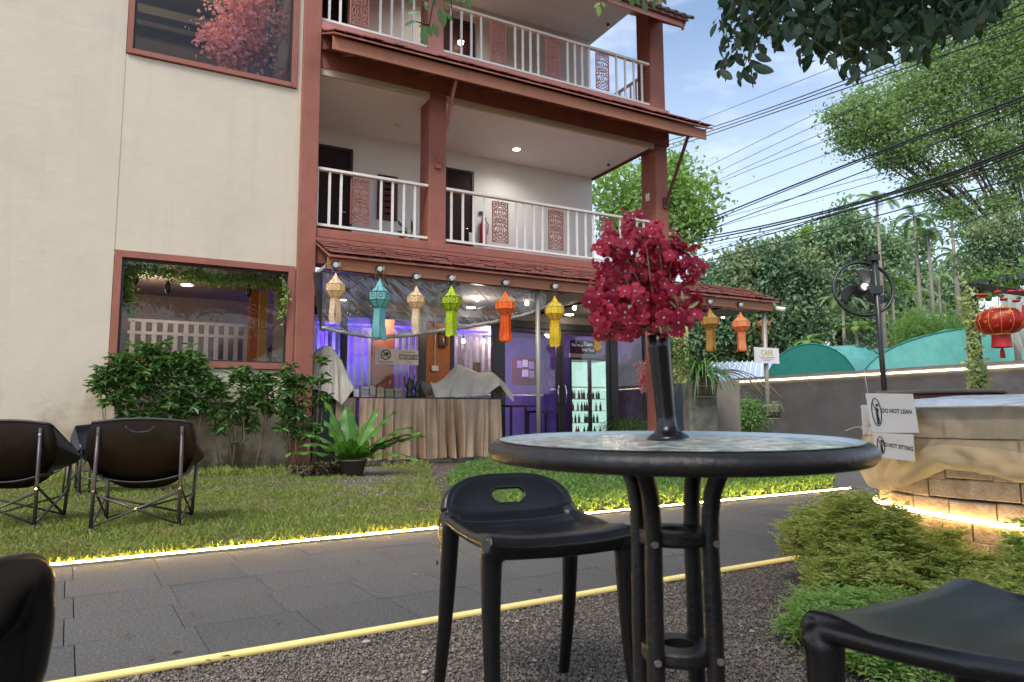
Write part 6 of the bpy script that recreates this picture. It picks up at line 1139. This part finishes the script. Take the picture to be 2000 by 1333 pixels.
T0 = T('yellow_house', 'sunlit yellow house wall beyond the right column', 'house'); a = dpt(1318, 780, 32); w_ = RH * 1.3; MB().obox(a + UP * 1.6, RH * .45, FH * 1, UP * 2.2).build('wall', mat('yellow wall', (.75, .60, .22), rough=.8), T0); MB().obox(a + UP * 3.9, RH * .6, FH * 1.2, UP * .1).build('roof', 'graytile', T0)
T0 = T('far_house', 'small white louvred house among the far palms', 'house'); a = dpt(1818, 602, 42); MB().obox(Vector((a.x, a.y, 3)), RH * .6, FH * .5, UP * (a.z + .1 - 3)).build('wall', 'rail', T0)
for k in range(6): MB().obox(Vector((a.x, a.y, a.z - .3 + .09 * k)) - FH * .55, RH * .6, FH * .05, UP * .02).build('louvre', 'graytile', T0)
# ================================================================ TREES
def tree(name, lab, base, blobs, n, size, mt, clump=10, csig=.18, aspect=.5, tr=.18, limbs=True, shell=.5, bark='bark', group=None, extra=None):
    b = Vector((base[0], base[1], 0)); t = T(name, lab, 'tree', b, 0, group); bl = [(tuple(Vector(c) - b), r) for c, r in blobs]; P = blobpts(bl, n, clump, csig, shell); D = RNG.normal(size=(len(P), 3)); D[:, 2] -= .35; V, F = leaves(P, size, D, aspect=aspect); OB('crown', npmesh('crown', V, F, mt), t)
    mb = MB(); zc = min(c[2] for c, r in bl); top = sum((Vector(c) for c, r in bl), Vector()) / len(bl); f = Vector((top.x * .3, top.y * .3, max(1.0, zc * .75))); mb.tube([(0, 0, 0), (f.x * .3, f.y * .3, f.z * .5), f], [tr, tr * .75, tr * .6], 9)
    for c, r in bl:
        c = Vector(c); m_ = f.lerp(c, .5) + Vector((random.gauss(0, .15), random.gauss(0, .15), .2)); mb.tube([f, m_, c], [tr * .45, tr * .28, tr * .1], 6)
        for k in range(3): e = c + Vector((random.gauss(0, r[0] * .4), random.gauss(0, r[1] * .4), random.gauss(0, r[2] * .4))); mb.tube([m_, (m_ + e) / 2 + UP * .1, e], [tr * .16, tr * .1, tr * .04], 5)
    mb.build('trunk', bark, t); return t
def PB(px, py, rx, rz, d, dd=None): p = dpt(px, py, d); return (tuple(p), (rx / FPX * d, (dd or (rx + rz) / 2) / FPX * d, rz / FPX * d))
D1 = 27
tree('light_green_tree', 'light green leafy tree behind the right building column', dpt(1290, 800, D1), [PB(1210, 370, 62, 55, D1), PB(1290, 355, 60, 50, D1), PB(1345, 390, 60, 55, D1), PB(1250, 430, 70, 45, D1), PB(1330, 450, 62, 40, D1), PB(1215, 440, 45, 40, D1), PB(1375, 430, 30, 22, D1), PB(1320, 320, 40, 25, D1)], 7000, .20, 'leaflight', 6, .36, .55, .16, shell=.35)
D2 = 38
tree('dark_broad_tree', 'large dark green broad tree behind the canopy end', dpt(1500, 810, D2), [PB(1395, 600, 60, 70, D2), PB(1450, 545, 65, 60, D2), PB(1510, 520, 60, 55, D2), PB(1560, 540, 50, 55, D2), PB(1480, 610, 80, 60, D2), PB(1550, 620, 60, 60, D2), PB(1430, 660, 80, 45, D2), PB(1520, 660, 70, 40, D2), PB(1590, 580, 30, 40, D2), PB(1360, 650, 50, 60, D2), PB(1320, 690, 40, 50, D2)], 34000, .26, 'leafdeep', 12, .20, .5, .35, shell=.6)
D3 = 42
tree('mixed_far_tree', 'pale mixed far tree behind the pole fan', dpt(1640, 810, D3), [PB(1600, 480, 45, 45, D3), PB(1650, 450, 50, 50, D3), PB(1700, 480, 50, 45, D3), PB(1640, 540, 60, 50, D3), PB(1710, 560, 60, 50, D3), PB(1610, 600, 35, 60, D3), PB(1680, 620, 55, 50, D3), PB(1740, 500, 35, 50, D3), PB(1560, 480, 40, 24, D3)], 16000, .27, 'leafblue', 9, .22, .5, .25, shell=.4)
tree('mixed_far_tree', 'bluish far trees between the fan and the pergola', dpt(1790, 810, D3 + 3), [PB(1760, 600, 50, 60, D3 + 3), PB(1800, 560, 50, 50, D3 + 3), PB(1850, 590, 45, 60, D3 + 3), PB(1880, 540, 40, 50, D3 + 3), PB(1780, 480, 40, 40, D3 + 3), PB(1830, 640, 70, 30, D3 + 3)], 15000, .27, 'leafblue', 9, .22, .5, .25, shell=.4)
D4 = 24
tree('large_overhanging_tree', 'large bright green tree filling the upper right behind the cables', dpt(2120, 810, D4), [PB(1700, 235, 75, 50, D4), PB(1660, 275, 45, 30, D4), PB(1760, 190, 70, 50, D4), PB(1830, 170, 80, 55, D4), PB(1900, 120, 80, 60, D4), PB(1980, 80, 80, 60, D4), PB(1960, 180, 80, 60, D4), PB(1860, 240, 80, 45, D4), PB(1780, 290, 75, 35, D4), PB(1930, 280, 70, 45, D4), PB(1850, 340, 60, 32, D4), PB(1790, 370, 40, 26, D4), PB(1990, 330, 60, 50, D4), PB(1740, 310, 50, 26, D4), PB(1950, 400, 60, 26, D4), PB(2060, 220, 80, 120, D4), PB(1860, 410, 50, 22, D4), PB(1680, 200, 40, 26, D4), PB(2040, 60, 60, 80, D4), PB(1900, 450, 60, 24, D4), PB(1920, 20, 90, 60, D4), PB(2000, -40, 80, 60, D4), PB(1810, 100, 50, 40, D4), PB(1630, 225, 40, 22, D4), PB(1720, 260, 70, 40, D4)], 68000, .118, 'leafpale', 7, .36, .5, .13, shell=.2)
D5 = 20
tree('dark_small_tree', 'dark small leaved tree above the pergola', dpt(2000, 800, D5), [PB(1930, 470, 42, 42, D5), PB(1980, 450, 45, 40, D5), PB(1900, 520, 30, 30, D5), PB(1960, 520, 50, 30, D5), PB(2010, 520, 40, 40, D5)], 8000, .10, 'leafdeep', 9, .22, .5, .12, shell=.35)
p = dpt(1810, 625, 31); t = bush('bamboo_thicket', 'pale green feathery bamboo thicket behind the large tunnel', (p.x, p.y, p.z - .8), (2.2, 1.2, 1.35), 9000, .20, 'leaflight', aspect=.16, cat='bamboo'); p = dpt(1890, 650, 31); bush('bamboo_thicket', 'second bamboo clump right behind the pergola post', (p.x, p.y, p.z - .6), (1.6, 1.2, 1.2), 4500, .20, 'leaflight', aspect=.16, cat='bamboo')
# distant green belt below the skyline
t = T('far_trees', 'mass of far trees along the horizon', 'trees', (0, 0, 0), kind='stuff'); Q = []
for i in range(26): a_ = i / 25; Q.append((tuple(dpt(1280 + 900 * a_, 700 + 20 * sin(i * 2.1), 62)), (3.6, 2.2, 3.4 + 1.2 * sin(i * 1.7))))
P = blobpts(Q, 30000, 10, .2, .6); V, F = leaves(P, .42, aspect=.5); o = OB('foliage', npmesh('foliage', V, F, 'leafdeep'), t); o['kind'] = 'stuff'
# palms
def frond_mesh(name, L_, droop, nl=26, ll=.55, mt='leafblue'):
    mb = MB(); dv = Vector((1, 0, .75)).normalized(); q = Vector(); pts = [q.copy()]; K = 12
    for k in range(K): dv = (dv + Vector((0, 0, -droop * (.5 + k / K)))).normalized(); q = q + dv * L_ / K; pts.append(q.copy())
    mb.tube(pts, [.03 * (1 - k / (K + 1)) for k in range(K + 1)], 4)
    for i in range(nl):
        f = .15 + .85 * i / nl; k = min(K - 1, int(f * K)); b_ = pts[k].lerp(pts[k + 1], f * K - k); tg = (pts[k + 1] - pts[k]).normalized(); l = ll * (sin(pi * (.15 + .8 * f)) * .8 + .2)
        for s in (-1, 1): e = (tg * .7 + Vector((0, s, 0)) * .9 + UP * -.25).normalized(); w_ = .035; n_ = e.cross(UP).normalized(); mb.add([b_ - n_ * w_, b_ + e * l * .5 + UP * .02 - n_ * w_ * .9, b_ + e * l + UP * -.12 * l, b_ + e * l * .5 + UP * .02 + n_ * w_ * .9, b_ + n_ * w_], [(0, 1, 2, 3, 4)])
    return mb.mesh(name, mt)
FRM = [frond_mesh('frond', 2.2, .16, mt='leafmid'), frond_mesh('frond', 2.2, .24, mt='leafblue'), frond_mesh('frond', 1.8, .12, mt='leaflight')]
def palm(lab, px, pyc, d, s, k, nf=11, lean=0.0):
    c = dpt(px, pyc, d); t = T('palm_tree', lab, 'palm tree', (c.x, c.y, 0), 0); MB().tube([(lean, 0, 0), (lean * .4, 0, c.z * .5), (0, 0, c.z)], [.11, .09, .06], 8).build('trunk', 'palmbark', t)
    for i in range(nf): a_ = i * 2.4 + random.random() * .4; o = OB('frond', FRM[(k + (i % 3 == 0)) % 3], t, (0, 0, c.z), (random.uniform(-.2, .2), random.uniform(-.5, .45), a_)); o.scale = (s * .75, s * .75, s * .75)
palm('slender palm with pale trunk seen between cables', 1786, 425, 34, .85, 0); palm('palm with a drooping head beside the slender palm', 1812, 450, 33, .8, 1, 9); palm('tall palm crown in front of the sky left of the big tree', 1712, 392, 36, .85, 1, 10); palm('twin trunk palm behind the pergola', 1856, 395, 32, .8, 0, 10); palm('second trunk of the twin palms', 1866, 500, 32, .7, 0, 8)
palm('short palm near the end of the dark tree', 1645, 590, 34, .9, 1, 9); palm('low yellow green palm behind the small tunnel', 1580, 668, 33, .55, 2, 9); palm('yellow green palm behind the tunnel gap', 1672, 640, 33, .6, 2, 9); palm('short palm under the far trees right of the fan', 1795, 575, 38, .8, 1, 10); palm('small palm left of the big tree below the cables', 1562, 462, 40, .8, 2, 8)
palm('palm trunk rising beside the far white house', 1832, 540, 36, .6, 1, 7); palm('thin palm trunk left of the twin palms', 1742, 560, 38, .7, 0, 8)
# ================================================================ CABLES
CB = [((1352, 241), (1566, 157), (2000, -14), 1, 'thin cable grazing the top roof corner'), ((1382, 252), (1671, 149), (2000, 6), 2, 'thick cable entering the picture top right'), ((1387, 257), (1671, 157), (2000, 27), 2, 'second thick cable just under the first'), ((1300, 293), (1667, 168), (2000, 55), 2, 'cable leaving behind the middle eave tip'), ((1377, 329), (1650, 196), (2000, 46), 1, 'thin cable below the eave tip group'), ((1300, 388), (1632, 228), (2000, 76), 1, 'thin cable crossing the upper big tree'),
      ((1300, 400), (1650, 241), (2000, 92), 1, 'thin cable just under its twin across the big tree'), ((1405, 357), (1650, 262), (2000, 150), 1, 'cable across the middle of the blue sky'), ((1415, 380), (1660, 285), (2000, 168), 1, 'cable above the heavy bundle'), ((1310, 459), (1640, 327), (2000, 189), 3, 'heavy dark cable through the big tree'), ((1320, 462), (1640, 331), (2000, 196), 2, 'cable hugging the heavy dark one'), ((1380, 451), (1685, 336), (2000, 213), 2, 'cable beneath the heavy pair'),
      ((1360, 441), (1700, 345), (2000, 262), 1, 'thin lower cable on the left sky'), ((1385, 449), (1700, 358), (2000, 272), 1, 'thin lower cable next to the palms'), ((1360, 466), (1755, 372), (2000, 284), 3, 'broad cable bundle sagging at right, top strand'), ((1370, 470), (1755, 376), (2000, 290), 3, 'broad cable bundle sagging at right, middle strand'), ((1365, 478), (1760, 381), (2000, 296), 2, 'broad cable bundle sagging at right, lower strand'), ((1360, 485), (1760, 388), (2000, 303), 1, 'fine strand under the broad bundle'),
      ((1360, 502), (1631, 420), (2000, 318), 2, 'dark cable reaching the dark tree'), ((1368, 514), (1560, 463), (2000, 345), 2, 'lowest dark cable over the dark tree'), ((1400, 525), (1640, 455), (2000, 372), 1, 'fine lowest wire through the far palms'), ((1500, 560), (1750, 480), (2000, 395), 1, 'faint wire behind the pole fan top'), ((1340, 505), (1600, 425), (2000, 330), 1, 'thin wire between the two dark lower cables')]
for a, b, c, w_, lab in CB:
    d0, d1 = 32, 13; xs3 = [a[0], b[0], c[0]]; ys3 = [a[1], b[1], c[1]]; cf = np.polyfit(xs3, ys3, 2); pts = []; x = min(a[0], 1290)
    for k in range(26):
        x = 1260 + (2120 - 1260) * k / 25; f = (x - 1260) / (2120 - 1260); iz = 1 / d0 + (1 / d1 - 1 / d0) * f; pts.append(dpt(x, float(np.polyval(cf, x)), 1 / iz))
    t = T('overhead_cable', lab, 'cable', pts[0], 0, 'overhead cables crossing the sky'); MB().tube([p - pts[0] for p in pts], {1: .009, 2: .017, 3: .026}[w_], 5).build('strand', 'cable', t)
# ================================================================ OVERHANGING BRANCHES NEAR THE CAMERA
def leaf_mesh():
    mb = MB(); 
    def f(u, v): w_ = .40 * sin(pi * min(1, v * .96 + .02)) ** .7 * (1 - .15 * v); x = (u - .5) * 2; return (x * w_ * .62, v, .10 * x * x * w_ - .12 * v * v)
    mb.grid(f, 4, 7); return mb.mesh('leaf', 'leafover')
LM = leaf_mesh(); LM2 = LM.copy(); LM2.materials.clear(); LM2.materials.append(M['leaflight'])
def branch(lab, specs, twigs, seed, npart, size, extra=0, mesh=None, region=None):
    rr = random.Random(seed); o0 = specs[0]; t = T('overhanging_branch', lab, 'branch', o0)
    for tw in twigs: MB().tube([p - o0 for p in tw], [.0035 * (1 - .7 * k / len(tw)) for k in range(len(tw))], 5).build('twig', 'leafover', t)
    return t
def hang_leaf(t, o0, p, L_, rr, me=None, up=None):
    d = Vector((rr.gauss(0, .55), rr.gauss(0, .55), -1 + rr.uniform(-.1, .6))).normalized() if up is None else up; q = d.to_track_quat('Y', 'Z').to_euler(); o = OB('leaf', me or LM, t, p - o0, q); q2 = o.rotation_euler.to_matrix() @ Matrix.Rotation(rr.uniform(0, 6.28), 3, 'Y'); o.rotation_euler = q2.to_euler(); o.scale = (L_, L_, L_); return o
rr = random.Random(31); o0 = dpt(1700, -90, 2.9)
def fan_tw(pts): return [dpt(x, y, d) for x, y, d in pts]
tws = [fan_tw([(1700, -90, 2.9), (1560, -20, 2.7), (1480, 60, 2.6), (1450, 140, 2.6)]), fan_tw([(1700, -90, 2.9), (1620, 0, 2.8), (1590, 80, 2.8), (1570, 130, 2.8)]), fan_tw([(1700, -90, 2.9), (1720, 10, 3.0), (1700, 90, 3.0), (1690, 150, 3.0)]), fan_tw([(1700, -90, 2.9), (1800, 0, 2.8), (1810, 80, 2.8), (1800, 130, 2.8)]), fan_tw([(1700, -90, 2.9), (1860, -20, 2.9), (1910, 30, 2.9), (1890, 80, 2.9)]), fan_tw([(1560, -20, 2.7), (1440, -10, 2.6), (1405, 20, 2.6)]), fan_tw([(1590, 80, 2.8), (1630, 110, 2.8), (1640, 150, 2.8)])]
BR = branch('dark leafy branch hanging into the upper right of the sky', [o0], tws, 31, 0, 0)
low = [(1395, 30), (1405, 165), (1440, 178), (1465, 175), (1500, 140), (1545, 95), (1570, 150), (1620, 135), (1660, 160), (1700, 165), (1730, 135), (1760, 120), (1800, 130), (1850, 90), (1900, 85), (1940, 40), (1960, 0)]
lx = [q[0] for q in low]; ly = [q[1] for q in low]; cnt = 0; Pst = []
while cnt < 290:
    x = rr.uniform(1398, 1955); yl = float(np.interp(x, lx, ly)); y = yl * (1 - abs(rr.gauss(0, .42))) - 22
    if y < -40: continue
    if 1480 < x < 1560 and y > 60 and rr.random() < .85: continue
    if x < 1440 and rr.random() < .35: continue
    d_ = rr.uniform(2.3, 3.4); hang_leaf(BR, o0, dpt(x, y, d_), rr.uniform(.045, .078), rr); cnt += 1
PP = []; DD = []
for i in range(5200):
    x = rr.uniform(1410, 1990); yl = float(np.interp(x, lx, ly)); y = rr.uniform(-150, max(-60, yl * .86 - 26))
    if x < 1600 and y > 10 and rr.random() < .45: continue
    if y > yl * .5 and rr.random() < .55: continue
    PP.append(tuple(dpt(x, y, rr.uniform(2.9, 4.6)) - o0)); DD.append((rr.gauss(0, .5), rr.gauss(0, .5), -1 + rr.uniform(0, .7)))
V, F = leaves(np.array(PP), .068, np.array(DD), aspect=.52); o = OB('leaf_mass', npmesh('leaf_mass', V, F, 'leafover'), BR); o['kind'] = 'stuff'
# unseen crown of that tree, added above the frame to shade seats and branch
cc = CAM + RH * 1.0 + FH * .6; t = T('shade_canopy', 'unseen leafy crown added to shade the seats and the hanging branch', 'tree', Vector((cc.x + 6, cc.y - 3.5, 0)))
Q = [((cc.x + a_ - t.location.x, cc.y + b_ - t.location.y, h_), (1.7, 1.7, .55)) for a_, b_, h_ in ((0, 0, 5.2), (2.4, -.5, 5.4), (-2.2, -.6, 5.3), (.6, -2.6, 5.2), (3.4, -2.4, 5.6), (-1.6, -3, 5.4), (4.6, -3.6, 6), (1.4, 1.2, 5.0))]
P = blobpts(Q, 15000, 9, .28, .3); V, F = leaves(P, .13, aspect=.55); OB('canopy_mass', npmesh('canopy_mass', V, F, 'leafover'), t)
mb = MB(); mb.tube([(0, 0, 0), (-.3, .2, 2.2), (-1.2, .8, 4.2)], [.2, .16, .11], 9)
for c_, r_ in Q: mb.tube([(-1.2, .8, 4.2), Vector(c_) * .5 + Vector((-.6, .4, 2.3)), c_], [.08, .05, .02], 6)
mb.build('trunk', 'bark', t)
o0 = dpt(860, -40, 2.6); BR2 = branch('small leafy sprig hanging before the top gallery column', [o0], [fan_tw([(860, -40, 2.6), (845, 10, 2.6), (838, 50, 2.6)]), fan_tw([(860, -40, 2.6), (880, 0, 2.6), (885, 40, 2.6)]), fan_tw([(838, 50, 2.6), (812, 42, 2.6)])], 5, 0, 0)
M['leafsprig'] = mat('sprig leaf', (.045, .12, .028), (.09, .17, .04), 12, .4, translucent=.25); LM3 = LM.copy(); LM3.materials.clear(); LM3.materials.append(M['leafsprig'])
def px_leaf(t, o0, p0, p1, d, me, tw=0):
    a = dpt(*p0, d); b = dpt(*p1, d); v = b - a; L_ = v.length; y = v.normalized(); z = (-FW + UP * .3 + RH * tw).normalized(); x = y.cross(z).normalized(); z = x.cross(y); o = OB('leaf', me, t, a - o0, Matrix((x, y, z)).transposed().to_euler()); o.scale = (L_ * 1.05, L_, L_)
for p0, p1, tw in (((818, 25), (795, 24), 0), ((812, 43), (790, 50), .3), ((828, 52), (829, 87), -.3), ((833, 48), (843, 70), .2), ((846, 44), (855, 71), 0), ((836, 22), (830, 2), 0), ((836, 18), (838, 8), .4), ((860, 15), (868, 52), .2), ((874, 28), (886, 42), -.2), ((866, 5), (880, 14), 0), ((845, -4), (852, 12), 0), ((880, -6), (905, 0), 0), ((913, -8), (916, 18), 0), ((824, -6), (800, -2), 0), ((826, 58), (819, 48), .5), ((806, -10), (798, 8), .2)): px_leaf(BR2, o0, p0, p1, 2.6, LM3, tw)
o0 = dpt(1225, -40, 2.7); BR3 = branch('little pale sprig hanging at the top before the roof eave', [o0], [fan_tw([(1225, -40, 2.7), (1210, -12, 2.7), (1178, 4, 2.7)]), fan_tw([(1225, -40, 2.7), (1260, -8, 2.7), (1262, 6, 2.7)])], 6, 0, 0); M_l = LM.copy(); M_l.materials.clear(); M_l.materials.append(M['leaflight'])
for p0, p1, me in (((1172, 6), (1160, 14), M_l), ((1176, 4), (1182, 14), M_l), ((1168, 10), (1170, 32), M_l), ((1200, -4), (1215, 6), LM3), ((1232, -8), (1236, 14), LM3), ((1240, -6), (1250, 10), LM3), ((1256, 0), (1264, 24), LM3), ((1284, -8), (1276, 14), LM3), ((1290, -8), (1302, 8), LM3)): px_leaf(BR3, o0, p0, p1, 2.7, me)
PP = []
for i in range(90):
    d = 2.0 * (7.5 / 2.0) ** random.random(); q = cam2(random.uniform(-.75, .55) * d, d, .012); PP.append(tuple(q))
D = RNG.normal(size=(90, 3)); D[:, 2] *= .12; V, F = leaves(np.array(PP), .035, D, aspect=.42, flat=.15); OB('fallen_leaves', npmesh('fallen_leaves', V, F, mat('fallen leaf', (.22, .16, .06), (.11, .06, .03), 5, .8, island=1)), kind='stuff', label='few small dry leaves scattered on the path and gravel', cat='fallen leaves')
bpy.context.view_layer.update()
